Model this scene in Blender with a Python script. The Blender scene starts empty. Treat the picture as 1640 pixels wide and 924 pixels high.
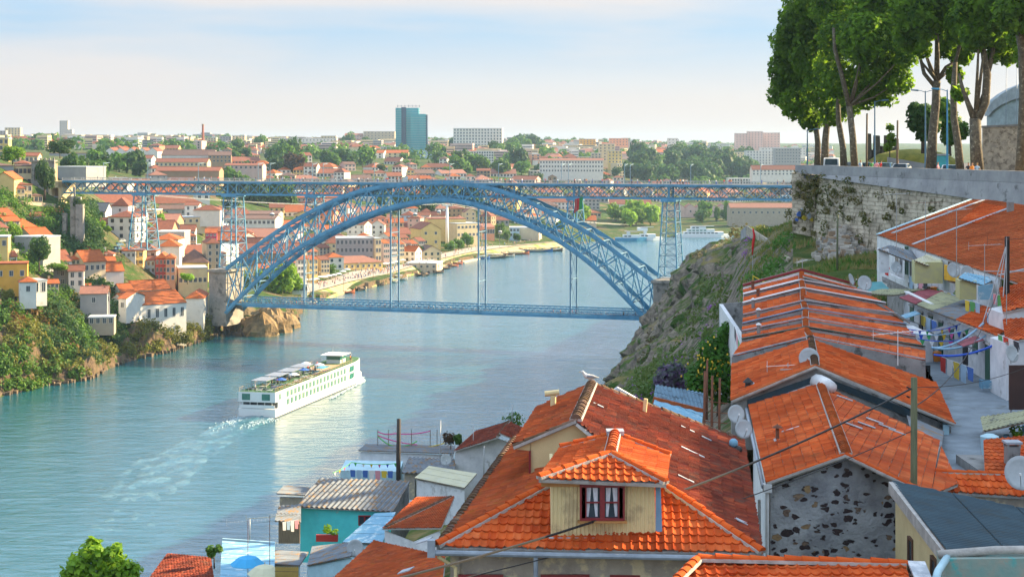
import bpy, bmesh, math, random
from mathutils import Vector, noise, Matrix
R = math.radians
rnd = random.Random(7)
SC = bpy.context.scene
COL = SC.collection
# ---------------------------------------------------------------- camera
F, H, PX0, PY0 = 2800.0, 73.6, 820.0, 232.0
cam = bpy.data.cameras.new('camera'); camo = bpy.data.objects.new('camera', cam); COL.objects.link(camo)
camo.location = (0, 0, H); camo.rotation_euler = (R(90), 0, 0)
cam.sensor_width = 36; cam.lens = F/1640*36; cam.shift_y = -(462-PY0)/1640
cam.clip_start = .5; cam.clip_end = 40000
SC.camera = camo
# ---------------------------------------------------------------- sky and sun
SUN_AZ, SUN_EL = 66, 24          # azimuth to the right of the view axis
w = bpy.data.worlds.new('World'); SC.world = w; w.use_nodes = True
wt = w.node_tree; wt.nodes.clear()
def N(t, kind, **kw):
 n = t.nodes.new(kind)
 for k, v in kw.items():
  if k in n.inputs and not hasattr(n, k): n.inputs[k].default_value = v
  else: setattr(n, k, v)
 return n
sky = N(wt, 'ShaderNodeTexSky', sky_type='NISHITA', sun_disc=False)
sky.sun_elevation = R(SUN_EL); sky.sun_rotation = R(SUN_AZ); sky.altitude = 70
sky.air_density = 1.0; sky.dust_density = .7; sky.ozone_density = 2.6
tc = N(wt, 'ShaderNodeTexCoord'); mp = N(wt, 'ShaderNodeMapping'); mp.inputs['Scale'].default_value = (1.2, 1.2, 9)
mp.inputs['Rotation'].default_value = (0, R(3), 0)
cn = N(wt, 'ShaderNodeTexNoise'); cn.inputs['Scale'].default_value = 2.1; cn.inputs['Detail'].default_value = 6; cn.inputs['Roughness'].default_value = .48
cr = N(wt, 'ShaderNodeMapRange'); cr.inputs['From Min'].default_value = .36; cr.inputs['From Max'].default_value = .72
cr.inputs['From Min'].default_value = .2; cr.inputs['To Min'].default_value = .9; cr.inputs['To Max'].default_value = .97
mx = N(wt, 'ShaderNodeMix', data_type='RGBA'); 
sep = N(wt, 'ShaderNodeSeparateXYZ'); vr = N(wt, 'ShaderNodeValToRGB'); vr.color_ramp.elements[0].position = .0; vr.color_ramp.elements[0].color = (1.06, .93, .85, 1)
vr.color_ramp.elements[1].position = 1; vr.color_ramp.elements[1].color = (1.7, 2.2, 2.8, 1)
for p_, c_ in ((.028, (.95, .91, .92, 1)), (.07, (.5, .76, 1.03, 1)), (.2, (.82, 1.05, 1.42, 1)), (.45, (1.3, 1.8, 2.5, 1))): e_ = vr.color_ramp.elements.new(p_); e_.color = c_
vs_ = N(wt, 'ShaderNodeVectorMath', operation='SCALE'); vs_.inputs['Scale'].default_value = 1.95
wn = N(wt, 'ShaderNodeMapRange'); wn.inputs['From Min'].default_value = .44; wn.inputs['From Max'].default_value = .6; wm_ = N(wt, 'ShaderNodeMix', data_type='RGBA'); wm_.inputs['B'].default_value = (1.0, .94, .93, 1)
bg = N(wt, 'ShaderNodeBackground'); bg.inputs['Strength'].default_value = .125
wo = N(wt, 'ShaderNodeOutputWorld')
hsw = N(wt, 'ShaderNodeHueSaturation'); hsw.inputs['Saturation'].default_value = .9
L = wt.links.new
L(tc.outputs['Generated'], mp.inputs[0]); L(mp.outputs[0], cn.inputs['Vector']); L(cn.outputs['Fac'], cr.inputs['Value'])
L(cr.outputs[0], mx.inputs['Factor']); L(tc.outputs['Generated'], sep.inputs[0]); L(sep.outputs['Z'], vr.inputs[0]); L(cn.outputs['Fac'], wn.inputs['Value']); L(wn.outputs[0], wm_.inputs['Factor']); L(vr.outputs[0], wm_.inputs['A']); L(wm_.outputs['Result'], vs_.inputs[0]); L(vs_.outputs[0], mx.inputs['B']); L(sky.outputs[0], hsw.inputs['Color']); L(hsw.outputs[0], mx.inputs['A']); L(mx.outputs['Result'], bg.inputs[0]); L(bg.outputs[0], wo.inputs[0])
sl = bpy.data.lights.new('sun', 'SUN'); sl.energy = 5.0; sl.angle = R(.6); sl.color = (1, .77, .45)
so = bpy.data.objects.new('sun', sl); COL.objects.link(so)
sd = Vector((math.sin(R(SUN_AZ))*math.cos(R(SUN_EL)), math.cos(R(SUN_AZ))*math.cos(R(SUN_EL)), math.sin(R(SUN_EL))))
so.rotation_euler = sd.to_track_quat('Z', 'Y').to_euler()
SC.view_settings.view_transform = 'Standard'; SC.view_settings.look = 'None'; SC.view_settings.gamma = 1
SC.view_settings.exposure = 1.75
SC.render.engine = 'CYCLES'
SC.cycles.max_bounces = 5; SC.cycles.transparent_max_bounces = 8; SC.cycles.volume_bounces = 0
SC.cycles.caustics_reflective = False; SC.cycles.caustics_refractive = False
SC.cycles.use_denoising = True
# ---------------------------------------------------------------- projection helpers
def P(px, py, Y): return Vector(((px-PX0)*Y/F, Y, H-(py-PY0)*Y/F))
def PZ(px, py, z): return P(px, py, F*(H-z)/(py-PY0))
def proj(p): return (PX0+F*p[0]/p[1], PY0+F*(H-p[2])/p[1])
def plane(a, b, c):
 n = (b-a).cross(c-a).normalized()
 if n.z < 0: n = -n
 return (a, n)
def on(px, py, pl):
 d = Vector(((px-PX0)/F, 1, -(py-PY0)/F)); o = Vector((0, 0, H))
 return o + d*((pl[0]-o).dot(pl[1])/d.dot(pl[1]))
def lerp(a, b, t): return a+(b-a)*t
# ---------------------------------------------------------------- mesh builder
class MB:
 def __init__(s): s.v = []; s.f = []; s.m = []; s.uv = None
 def add(s, vs, fs, m=0):
  o = len(s.v); s.v += [tuple(x) for x in vs]; s.f += [tuple(i+o for i in f) for f in fs]; s.m += [m]*len(fs); return s
 def box(s, c, d, rz=0, m=0):
  cx, cy, cz = c; a, b, h = d[0]/2, d[1]/2, d[2]/2; co, si = math.cos(rz), math.sin(rz); vs = []
  for z in (-h, h):
   for x, y in ((-a, -b), (a, -b), (a, b), (-a, b)): vs.append((cx+x*co-y*si, cy+x*si+y*co, cz+z))
  return s.add(vs, [(0, 3, 2, 1), (4, 5, 6, 7), (0, 1, 5, 4), (1, 2, 6, 5), (2, 3, 7, 6), (3, 0, 4, 7)], m)
 def bar(s, p, q, w, h=None, up=Vector((0, 0, 1)), m=0):
  p = Vector(p); q = Vector(q); h = h or w; d = (q-p)
  if d.length < 1e-6: return s
  d.normalize()
  x = d.cross(up)
  if x.length < 1e-3: x = d.cross(Vector((1, 0, 0)))
  x.normalize(); y = x.cross(d).normalized(); x = x*w/2; y = y*h/2
  vs = [p-x-y, p+x-y, p+x+y, p-x+y, q-x-y, q+x-y, q+x+y, q-x+y]
  return s.add(vs, [(0, 1, 2, 3), (7, 6, 5, 4), (0, 4, 5, 1), (1, 5, 6, 2), (2, 6, 7, 3), (3, 7, 4, 0)], m)
 def tube(s, pts, rad, n=6, m=0, cap=True):
  pts = [Vector(p) for p in pts]; k = len(pts)
  if not isinstance(rad, (list, tuple)): rad = [rad]*k
  vs = []; x = None
  for i, p in enumerate(pts):
   d = (pts[min(i+1, k-1)]-pts[max(i-1, 0)])
   if d.length < 1e-9: d = Vector((0, 0, 1))
   d.normalize()
   if x is None:
    x = d.cross(Vector((0, 0, 1)))
    if x.length < .05: x = d.cross(Vector((1, 0, 0)))
   else: x = x-d*x.dot(d)
   x.normalize(); y = d.cross(x)
   for j in range(n):
    a = 2*math.pi*j/n; vs.append(p+x*math.cos(a)*rad[i]+y*math.sin(a)*rad[i])
  fs = [(i*n+j, i*n+(j+1) % n, (i+1)*n+(j+1) % n, (i+1)*n+j) for i in range(k-1) for j in range(n)]
  if cap: fs += [tuple(range(n))[::-1], tuple(range((k-1)*n, k*n))]
  return s.add(vs, fs, m)
 def lathe(s, c, prof, n=12, m=0, ax=None, sx=1, sy=1):
  vs = []; c = Vector(c)
  q = Vector((0, 0, 1)).rotation_difference(Vector(ax)) if ax is not None else None
  for r, z in prof:
   for j in range(n):
    a = 2*math.pi*j/n; p = Vector((r*math.cos(a)*sx, r*math.sin(a)*sy, z))
    if q: p = q @ p
    vs.append(c+p)
  k = len(prof)
  fs = [(i*n+j, i*n+(j+1) % n, (i+1)*n+(j+1) % n, (i+1)*n+j) for i in range(k-1) for j in range(n)]
  fs += [tuple(range(n))[::-1], tuple(range((k-1)*n, k*n))]
  return s.add(vs, fs, m)
 def poly(s, pts, m=0): return s.add(pts, [tuple(range(len(pts)))], m)
 def slab(s, pts, t, m=0):
  """closed plate: pts (any planar polygon), thickness vector t"""
  t = Vector(t) if not isinstance(t, (int, float)) else Vector((0, 0, -t)); n = len(pts)
  vs = [Vector(p) for p in pts]+[Vector(p)+t for p in pts]
  fs = [tuple(range(n)), tuple(range(n, 2*n))[::-1]]+[(i, i+n, (i+1) % n+n, (i+1) % n) for i in range(n)]
  return s.add(vs, fs, m)
 def mesh(s, name, mats, org=Vector((0, 0, 0)), smooth=False, fix=True):
  me = bpy.data.meshes.new(name)
  me.from_pydata([(v[0]-org[0], v[1]-org[1], v[2]-org[2]) for v in s.v], [], s.f)
  if not isinstance(mats, (list, tuple)): mats = [mats]
  for m_ in mats: me.materials.append(m_)
  if len(mats) > 1: me.polygons.foreach_set('material_index', s.m)
  if s.uv:
   ul = me.uv_layers.new(name='UVMap'); d = []
   for p in me.polygons:
    for vi in p.vertices: d += s.uv[vi]
   ul.data.foreach_set('uv', d)
  if smooth: me.polygons.foreach_set('use_smooth', [True]*len(me.polygons))
  if fix and len(s.f) < 60000:
   bm = bmesh.new(); bm.from_mesh(me); bmesh.ops.recalc_face_normals(bm, faces=bm.faces); bm.to_mesh(me); bm.free()
  me.update(); return me
 def build(s, name, mats, parent=None, smooth=False, fix=True, at=None):
  org = wpos(parent) if parent else (Vector(at) if at else Vector((0, 0, 0)))
  o = bpy.data.objects.new(name, s.mesh(name, mats, org, smooth, fix)); COL.objects.link(o)
  if parent: o.parent = parent
  else: o.location = org
  return o
def wpos(o):
 p = Vector(o.location)
 while o.parent: o = o.parent; p += Vector(o.location)
 return p
LAB = []
def tag(o, label=None, cat=None, group=None, kind=None, rank=False):
 if label: o['label'] = label
 if cat: o['category'] = cat
 if group: o['group'] = group
 if kind: o['kind'] = kind
 if rank: LAB.append(o)
 return o
def thing(name, loc, label, cat, group=None, rank=False, rz=0):
 o = bpy.data.objects.new(name, None); COL.objects.link(o); o.location = loc; o.rotation_euler = (0, 0, rz); o.empty_display_size = .1
 return tag(o, label, cat, group, None, rank)
def link(name, me, parent=None, loc=(0, 0, 0), rot=(0, 0, 0), sc=None):
 o = bpy.data.objects.new(name, me); COL.objects.link(o); o.location = loc; o.rotation_euler = rot
 if sc is not None: o.scale = sc if isinstance(sc, (tuple, list)) else (sc, sc, sc)
 if parent: o.parent = parent
 return o
def copy_tree(o, parent=None):
 c = o.copy(); COL.objects.link(c)
 if parent: c.parent = parent
 for ch in o.children: copy_tree(ch, c)
 return c
# ---------------------------------------------------------------- materials
MATS = {}
def mat(name, c, rough=.8, c2=None, scale=1.0, var=.35, bump=0, bscale=None, metal=0, rand=0, spec=None, detail=5, stretch=None, c3=None, s3=6., t3=.62):
 """noise-mottled procedural surface; c3 adds patches (stains, lichen)"""
 if name in MATS: return MATS[name]
 m = bpy.data.materials.new(name); m.use_nodes = True; t = m.node_tree; b = t.nodes['Principled BSDF']; lk = t.links.new
 c = tuple(c)+(1,); c2 = (tuple(c2)+(1,)) if c2 else tuple(x*(1-var) for x in c[:3])+(1,)
 co = N(t, 'ShaderNodeTexCoord'); src = co.outputs['Object']
 if stretch:
  mpn = N(t, 'ShaderNodeMapping'); mpn.inputs['Scale'].default_value = stretch; lk(src, mpn.inputs[0]); src = mpn.outputs[0]
 n = N(t, 'ShaderNodeTexNoise'); n.inputs['Scale'].default_value = scale; n.inputs['Detail'].default_value = detail; n.inputs['Roughness'].default_value = .62
 lk(src, n.inputs['Vector'])
 r = N(t, 'ShaderNodeMapRange'); r.inputs['From Min'].default_value = .33; r.inputs['From Max'].default_value = .67; lk(n.outputs['Fac'], r.inputs['Value'])
 mxn = N(t, 'ShaderNodeMix', data_type='RGBA'); mxn.inputs['A'].default_value = c; mxn.inputs['B'].default_value = c2; lk(r.outputs[0], mxn.inputs['Factor'])
 out = mxn.outputs['Result']
 if c3:
  n3 = N(t, 'ShaderNodeTexNoise'); n3.inputs['Scale'].default_value = s3; n3.inputs['Detail'].default_value = 7; n3.inputs['Roughness'].default_value = .65; lk(src, n3.inputs['Vector'])
  r3 = N(t, 'ShaderNodeMapRange'); r3.inputs['From Min'].default_value = t3-.05; r3.inputs['From Max'].default_value = t3+.05; lk(n3.outputs['Fac'], r3.inputs['Value'])
  m3 = N(t, 'ShaderNodeMix', data_type='RGBA'); m3.inputs['B'].default_value = tuple(c3)+(1,); lk(out, m3.inputs['A']); lk(r3.outputs[0], m3.inputs['Factor']); out = m3.outputs['Result']
 if rand:
  oi = N(t, 'ShaderNodeObjectInfo'); rr = N(t, 'ShaderNodeMapRange'); rr.inputs['To Min'].default_value = 1-rand; rr.inputs['To Max'].default_value = 1+rand*.6
  hs = N(t, 'ShaderNodeHueSaturation'); lk(oi.outputs['Random'], rr.inputs['Value']); lk(rr.outputs[0], hs.inputs['Value']); lk(out, hs.inputs['Color']); out = hs.outputs[0]
 lk(out, b.inputs['Base Color']); b.inputs['Roughness'].default_value = rough; b.inputs['Metallic'].default_value = metal
 if spec is not None: b.inputs['Specular IOR Level'].default_value = spec
 if bump:
  bn = N(t, 'ShaderNodeTexNoise'); bn.inputs['Scale'].default_value = bscale or scale*6; bn.inputs['Detail'].default_value = 6; lk(src, bn.inputs['Vector'])
  bp = N(t, 'ShaderNodeBump'); bp.inputs['Strength'].default_value = 1; bp.inputs['Distance'].default_value = bump; lk(bn.outputs['Fac'], bp.inputs['Height']); lk(bp.outputs[0], b.inputs['Normal'])
 MATS[name] = m; return m
# ================================================================ THE LAND
BANK = [(-700, 455), (-300, 478), (-100, 500), (0, 511), (75, 536), (95, 536), (150, 552), (172, 575), (215, 600), (270, 619), (330, 660), (362, 690), (385, 672), (430, 684), (466, 712), (478, 735), (487, 800), (530, 838), (560, 873), (620, 924), (690, 1030),
  (760, 1126), (830, 1191), (890, 1241), (930, 1300), (960, 1338), (1060, 1385), (1170, 1411), (1300, 1441), (1700, 1480), (2600, 1500)]
def itp(tab, x):
 if x <= tab[0][0]: return tab[0][1]
 for i in range(1, len(tab)):
  if x <= tab[i][0]:
   a, b = tab[i-1], tab[i]; return a[1]+(b[1]-a[1])*(x-a[0])/(b[0]-a[0])
 return tab[-1][1]
def yz(py_rows): return [(Y, H-(py-PY0)*Y/F) for Y, py in py_rows]
LC = [  # px column -> rows (distance, photo row) of the ground
(-300, yz([(478, 640), (510, 470), (560, 420), (600, 330), (660, 262), (900, 252), (1500, 240), (3000, 229)])),
(0, yz([(511, 630), (525, 560), (545, 480), (575, 452), (600, 405), (640, 350), (690, 275), (720, 256), (1000, 254), (1500, 246), (2200, 238), (3200, 230), (5000, 228)])),
(90, yz([(536, 620), (555, 560), (575, 505), (620, 450), (655, 400), (680, 350), (698, 318), (740, 300), (800, 280), (1000, 270), (1500, 250), (2200, 239), (3200, 230), (5000, 227)])),
(200, yz([(594, 585), (605, 540), (640, 488), (690, 410), (730, 395), (800, 370), (1000, 310), (1200, 288), (1500, 262), (2200, 240), (3400, 229), (5000, 227)])),
(300, yz([(640, 550), (655, 528), (690, 500), (740, 440), (800, 402), (1000, 350), (1250, 300), (1600, 265), (2300, 242), (3500, 229), (5000, 227)])),
(370, yz([(690, 520), (705, 490), (760, 462), (880, 415), (1050, 368), (1350, 300), (1700, 265), (2300, 243), (3500, 230), (5000, 227)])),
(450, yz([(700, 515), (712, 500), (780, 474), (880, 440), (1020, 400), (1250, 340), (1450, 300), (1800, 263), (2500, 243), (3600, 231), (5000, 228)])),
(550, yz([(865, 468), (890, 455), (930, 436), (1000, 414), (1150, 370), (1350, 320), (1600, 280), (2100, 252), (3000, 237), (4000, 230), (5500, 227)])),
(700, yz([(1040, 430), (1075, 417), (1150, 397), (1280, 362), (1450, 322), (1700, 280), (2200, 253), (3200, 237), (4500, 229), (6000, 227)])),
(820, yz([(1190, 405), (1215, 399), (1290, 386), (1380, 360), (1550, 320), (1850, 280), (2300, 255), (3300, 238), (4600, 229), (6000, 227)])),
(950, yz([(1330, 387), (1350, 380), (1450, 370), (1600, 340), (1800, 305), (2200, 265), (2900, 245), (4000, 234), (6000, 228)])),
(1080, yz([(1390, 380), (1410, 374), (1500, 366), (1700, 340), (1950, 305), (2400, 272), (3200, 248), (4200, 237), (6000, 229)])),
(1300, yz([(1440, 375), (1460, 368), (1560, 355), (1850, 320), (2300, 285), (3200, 258), (4500, 240), (6500, 231)])),
(2600, yz([(1500, 373), (1530, 364), (1700, 340), (2300, 290), (4500, 240), (6500, 231)]))]
def colz(cols, px, Y):
 if px <= cols[0][0]: return itp(cols[0][1], Y)
 for i in range(1, len(cols)):
  if px <= cols[i][0]:
   a, b = cols[i-1], cols[i]; t = (px-a[0])/(b[0]-a[0]); return itp(a[1], Y)*(1-t)+itp(b[1], Y)*t
 return itp(cols[-1][1], Y)
def nz(x, y, s, o=4, seed=0.): return noise.fractal(Vector((x/s+seed, y/s-seed, seed*.7)), 1.0, 2.0, o)
def TL(X, Y, rough=True):
 px = PX0+F*X/Y; b = itp(BANK, px)+ (nz(X, Y, 16, 3, 3.3)*6 if px < 480 else 0)
 if Y < b: return max(-5.0, (Y-b)*.9) if px < 480 else -5.0
 z = colz(LC, px, Y)
 d = Y-b
 if px < 500 and rough:
  e = max(0, 1-d/90)
  z += e*(nz(X, Y, 13, 5, 1.1)*5.5+abs(nz(X, Y, 5, 3, 5.5))*2.2)
  z = max(z, .6+min(d, 8)*.3); z *= min(1, d/4)
 elif Y > 1300: z += nz(X, Y, 260, 3, 9)*min(5, (Y-1300)/250)
 return z
def hit(px, py, y0=None, y1=7000):
 y = y0 or itp(BANK, px)+2
 while y < y1:
  if H-(py-PY0)*y/F <= TL((px-PX0)*y/F, y, False): return P(px, py, y)
  y *= 1.004
 return None
ys = []
y = 440.
while y < 9000: ys.append(y); y += 2.0 if y < 760 else (7 if y < 1500 else y*.022)
xs = [-420+5*i for i in range(130)]+[230+6*i for i in range(190)]+[1370+40*i for i in range(30)]
m = MB()
for Y in ys:
 for px in xs:
  X = (px-PX0)*Y/F; m.v.append((X, Y, TL(X, Y)))
nx = len(xs)
for j in range(len(ys)-1):
 for i in range(nx-1):
  a = j*nx+i
  if max(m.v[a][2], m.v[a+1][2], m.v[a+nx][2], m.v[a+nx+1][2]) < -4.9 and not 0: continue
  m.f.append((a, a+1, a+nx+1, a+nx))
m.m = [0]*len(m.f)
def land_mat(name, grass, grass2, dirt, rock, rock2, cut=.72):
 mt = bpy.data.materials.new(name); mt.use_nodes = True; t = mt.node_tree; lk = t.links.new; b = t.nodes['Principled BSDF']
 g = N(t, 'ShaderNodeNewGeometry'); sx = N(t, 'ShaderNodeSeparateXYZ'); lk(g.outputs['True Normal'], sx.inputs[0])
 co = N(t, 'ShaderNodeTexCoord')
 def ns(s, d=6, rg=.6):
  n = N(t, 'ShaderNodeTexNoise'); n.inputs['Scale'].default_value = s; n.inputs['Detail'].default_value = d; n.inputs['Roughness'].default_value = rg; lk(co.outputs['Object'], n.inputs['Vector']); return n.outputs['Fac']
 def rg(v, a, b_):
  r = N(t, 'ShaderNodeMapRange'); r.inputs['From Min'].default_value = a; r.inputs['From Max'].default_value = b_; lk(v, r.inputs['Value']); return r.outputs[0]
 def mix(f, a, b_):
  x = N(t, 'ShaderNodeMix', data_type='RGBA'); lk(f, x.inputs['Factor'])
  for k, q in (('A', a), ('B', b_)):
   if isinstance(q, tuple): x.inputs[k].default_value = q+(1,)
   else: lk(q, x.inputs[k])
  return x.outputs['Result']
 gr = mix(rg(ns(.25), .35, .65), grass, grass2); gr = mix(rg(ns(.09, 5), .5, .62), gr, dirt)
 rk = mix(rg(ns(.6, 8, .7), .35, .65), rock, rock2); rk = mix(rg(ns(.22, 6), .52, .6), rk, grass2)
 ad = N(t, 'ShaderNodeMath', operation='ADD'); lk(sx.outputs['Z'], ad.inputs[0]); mu = N(t, 'ShaderNodeMath', operation='MULTIPLY'); lk(ns(.5), mu.inputs[0]); mu.inputs[1].default_value = .3; lk(mu.outputs[0], ad.inputs[1])
 out = mix(rg(ad.outputs[0], cut, cut+.1), rk, gr)
 lk(out, b.inputs['Base Color']); b.inputs['Roughness'].default_value = .95; b.inputs['Specular IOR Level'].default_value = .1
 bp = N(t, 'ShaderNodeBump'); bp.inputs['Distance'].default_value = .9; bp.inputs['Strength'].default_value = 1; lk(ns(.45, 9, .72), bp.inputs['Height']); lk(bp.outputs[0], b.inputs['Normal'])
 return mt
M_land = land_mat('hillside earth', (.06, .105, .025), (.035, .07, .016), (.17, .13, .075), (.2, .14, .085), (.075, .055, .04), .86)
o = m.build('ground', M_land, smooth=False, fix=False); tag(o, kind='structure')
# deep bed so the land sheet is closed under the water
tag(MB().poly([(-4000, -100, -5.2), (6000, -100, -5.2), (6000, 9000, -5.2), (-4000, 9000, -5.2)]).build('river_bed', mat('river bed mud', (.03, .035, .03))), kind='structure')
# ---- river
def water_mat():
 mt = bpy.data.materials.new('river water'); mt.use_nodes = True; t = mt.node_tree; lk = t.links.new; b = t.nodes['Principled BSDF']
 b.inputs['Base Color'].default_value = (.004, .105, .14, 1); b.inputs['Roughness'].default_value = .12; b.inputs['IOR'].default_value = 1.62; b.inputs['Coat Weight'].default_value = .35; b.inputs['Coat Roughness'].default_value = .15; b.inputs['Coat IOR'].default_value = 1.5
 co = N(t, 'ShaderNodeTexCoord')
 def ns(sc, st, d, dist):
  mpn = N(t, 'ShaderNodeMapping'); mpn.inputs['Scale'].default_value = st; mpn.inputs['Rotation'].default_value = (0, 0, R(12)); lk(co.outputs['Object'], mpn.inputs[0])
  n = N(t, 'ShaderNodeTexNoise'); n.inputs['Scale'].default_value = sc; n.inputs['Detail'].default_value = d; n.inputs['Roughness'].default_value = .6; n.inputs['Distortion'].default_value = dist; lk(mpn.outputs[0], n.inputs['Vector']); return n.outputs['Fac']
 n1 = ns(.34, (.4, 1, 1), 6, .8); n2 = ns(.07, (.6, 1, 1), 4, .4); n3 = ns(.012, (1, .5, 1), 4, .5)
 mu = N(t, 'ShaderNodeMath', operation='MULTIPLY'); lk(n2, mu.inputs[0]); mu.inputs[1].default_value = 1.2
 ad = N(t, 'ShaderNodeMath', operation='ADD'); lk(n1, ad.inputs[0]); lk(mu.outputs[0], ad.inputs[1])
 bp = N(t, 'ShaderNodeBump'); bp.inputs['Strength'].default_value = 1; lk(ad.outputs[0], bp.inputs['Height'])
 r = N(t, 'ShaderNodeMapRange'); r.inputs['From Min'].default_value = .35; r.inputs['From Max'].default_value = .65; r.inputs['To Min'].default_value = .22; r.inputs['To Max'].default_value = .6; lk(n3, r.inputs['Value']); lk(r.outputs[0], bp.inputs['Distance'])
 lk(bp.outputs[0], b.inputs['Normal']); lk(bp.outputs[0], b.inputs['Coat Normal'])
 return mt
M_water = water_mat()
tag(MB().poly([(-3000, 60, 0), (3000, 60, 0), (3000, 3000, 0), (-3000, 3000, 0)]).build('river', M_water), kind='structure')
# ---- near (right) bank hillside
RC = [
(-600, [(5, 52), (60, 46), (100, 30), (150, 12), (190, -6), (800, -8)]),
(300, [(5, 54), (60, 46), (110, 40), (150, 34), (190, 20), (240, 4), (280, -6), (800, -8)]),
(500, [(5, 55), (60, 48), (110, 39), (150, 34), (190, 24), (260, 6), (320, -6), (800, -8)]),
(700, [(5, 56), (60, 50), (100, 45), (150, 37), (220, 22), (330, 3), (380, -6), (800, -8)]),
(850, [(5, 58), (60, 54), (90, 51), (130, 45), (200, 32), (300, 15), (400, 4), (480, -6), (800, -8)]),
(960, [(5, 59), (60, 55), (90, 52), (130, 47), (200, 38), (300, 24), (420, 8), (520, -6), (800, -8)]),
(1000, [(5, 59), (60, 55.5), (90, 53), (150, 47), (200, 43.5), (300, 33), (400, 18.5), (500, 6), (570, 1), (610, -5), (800, -8)]),
(1050, [(5, 59), (60, 56), (90, 54), (150, 49.5), (200, 46), (300, 36), (400, 26), (500, 19), (560, 17), (600, 14), (640, -5), (800, -8)]),
(1100, [(5, 59), (60, 56), (90, 56), (150, 52), (200, 48), (300, 42), (400, 37.5), (480, 36), (540, 34), (600, 29), (625, 20), (660, -5), (800, -8)]),
(1150, [(5, 59), (60, 57), (90, 58), (150, 54), (200, 52), (260, 51), (320, 50.5), (400, 46.5), (480, 43), (560, 40), (620, 35), (680, 5), (720, -6), (800, -8)]),
(1200, [(5, 59), (60, 57.5), (90, 59), (140, 57), (180, 57.5), (220, 59), (280, 58.5), (340, 56.5), (400, 52), (500, 46), (600, 41), (700, 20), (760, -6), (800, -8)]),
(1270, [(5, 59), (60, 58), (90, 60), (130, 60), (160, 61), (185, 62), (205, 64), (260, 62), (400, 54), (600, 44), (700, 40), (800, 20)]),
(1330, [(5, 59.5), (60, 58.5), (90, 60), (120, 60.5), (150, 61.5), (175, 62), (195, 63), (400, 63), (800, 50)]),
(1640, [(5, 60), (60, 60), (90, 60.2), (120, 61), (150, 62), (195, 63), (400, 65), (800, 60)]),
(2600, [(5, 60), (60, 60), (90, 61), (150, 63), (400, 66), (800, 62)])]
def TR(X, Y, rough=True):
 px = PX0+F*X/Y; z = colz(RC, px, Y)
 if rough and Y > 95:
  e = min(1, (Y-95)/60)
  st = max(0, min(1, (1215-px)/60)) if px > 900 else .5
  st2 = max(0, min(1, (Y-280)/120))
  z += e*(nz(X, Y, 22, 5, 2.2)*(1.2+3.2*st*st2)+st2*st*abs(nz(X, Y, 7, 4, 7.7))*2.2+nz(X, Y, 4, 3, 3)*.3)
 return z
ys = []; y = 6.
while y < 800: ys.append(y); y += 2 if y < 100 else 1.6
m = MB(); xs = [-600+30*i for i in range(46)]+[780+5*i for i in range(150)]+[1530+30*i for i in range(36)]
for Y in ys:
 for px in xs:
  X = (px-PX0)*Y/F; z = TR(X, Y); e = max(0, min(1, (Y-230)/60))*max(0, min(1, (1230-px)/50)); q = noise.fractal(Vector((X/11, Y/11, z/7)), 1, 2, 4)*5*e; q2 = abs(noise.noise(Vector((X/4, Y/4, z/3))))*2.2*e; m.v.append((X+q-q2*.6, Y, z+q*.25+q2*.5))
nx = len(xs)
for j in range(len(ys)-1):
 for i in range(nx-1):
  a = j*nx+i
  if max(m.v[a][2], m.v[a+1][2], m.v[a+nx][2], m.v[a+nx+1][2]) < -5: continue
  m.f.append((a, a+1, a+nx+1, a+nx))
m.m = [0]*len(m.f)
M_cliff = land_mat('grassy rock slope', (.1, .135, .03), (.045, .09, .018), (.24, .19, .08), (.31, .26, .2), (.11, .095, .08), .93)
tag(m.build('hillside', M_cliff, fix=False), kind='structure')
# ================================================================ THE IRON BRIDGE
M_iron = mat('blue painted iron', (.11, .34, .53), .55, (.06, .22, .36), .35, metal=.0, spec=.4, c3=(.12, .16, .2), s3=.8, t3=.68)
M_iron_d = mat('weathered grey blue iron', (.16, .3, .42), .6, (.08, .17, .27), .35, spec=.3)
M_ironk = mat('shade-dark iron', (.06, .12, .17), .7, (.03, .06, .09), .4)  # shade inside the deck painted as darker far truss and floor beams
M_stone = mat('granite masonry', (.36, .33, .29), .9, (.2, .19, .17), .25, bump=.1, bscale=1.2, c3=(.1, .1, .09), s3=.35, t3=.6)
M_rail = mat('grey railing', (.45, .47, .47), .6)
M_pave = mat('deck paving', (.38, .36, .34), .9)
BL, BR = Vector((-108, 673, 0)), Vector((48.6, 618, 0)); U = (BR-BL); SPAN = U.length; U.normalize(); NB = Vector((-U.y, U.x, 0))
if NB.y < 0: NB = -NB
def bs(px, off=0):
 o = BL+NB*off; a = (px-PX0)/F; return (a*o.y-o.x)/(U.x-a*U.y)
def bp(px, py, off=0):
 p = BL+NB*off+U*bs(px, off); return Vector((p.x, p.y, H-(py-PY0)*p.y/F))
def B(s, z, off=0): p = BL+NB*off+U*s; return Vector((p.x, p.y, z))
S0, S1 = bs(100), bs(1290)
def deckz(s): return 59.35+(s-S0)/(S1-S0)*.25
br = thing('iron_arch_bridge', B(0, 8), 'blue double deck iron arch bridge spanning the river', 'bridge')
def tab(pts):
 q = [bp(x, y) for x, y in pts]; return [((p-BL).dot(U), p.z) for p in q]
UP = tab([(366.7, 430), (395, 407), (424.7, 386), (455, 364.5), (490.6, 343.7), (525, 326), (559.6, 311.5), (590, 303), (622, 297.6), (670, 293.3), (720, 292), (762.8, 297), (795, 304), (825.5, 314), (855, 327), (888, 343.8), (920, 359.5), (951, 377), (982, 399), (1013.9, 423.8), (1048.4, 450.5)])
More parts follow.
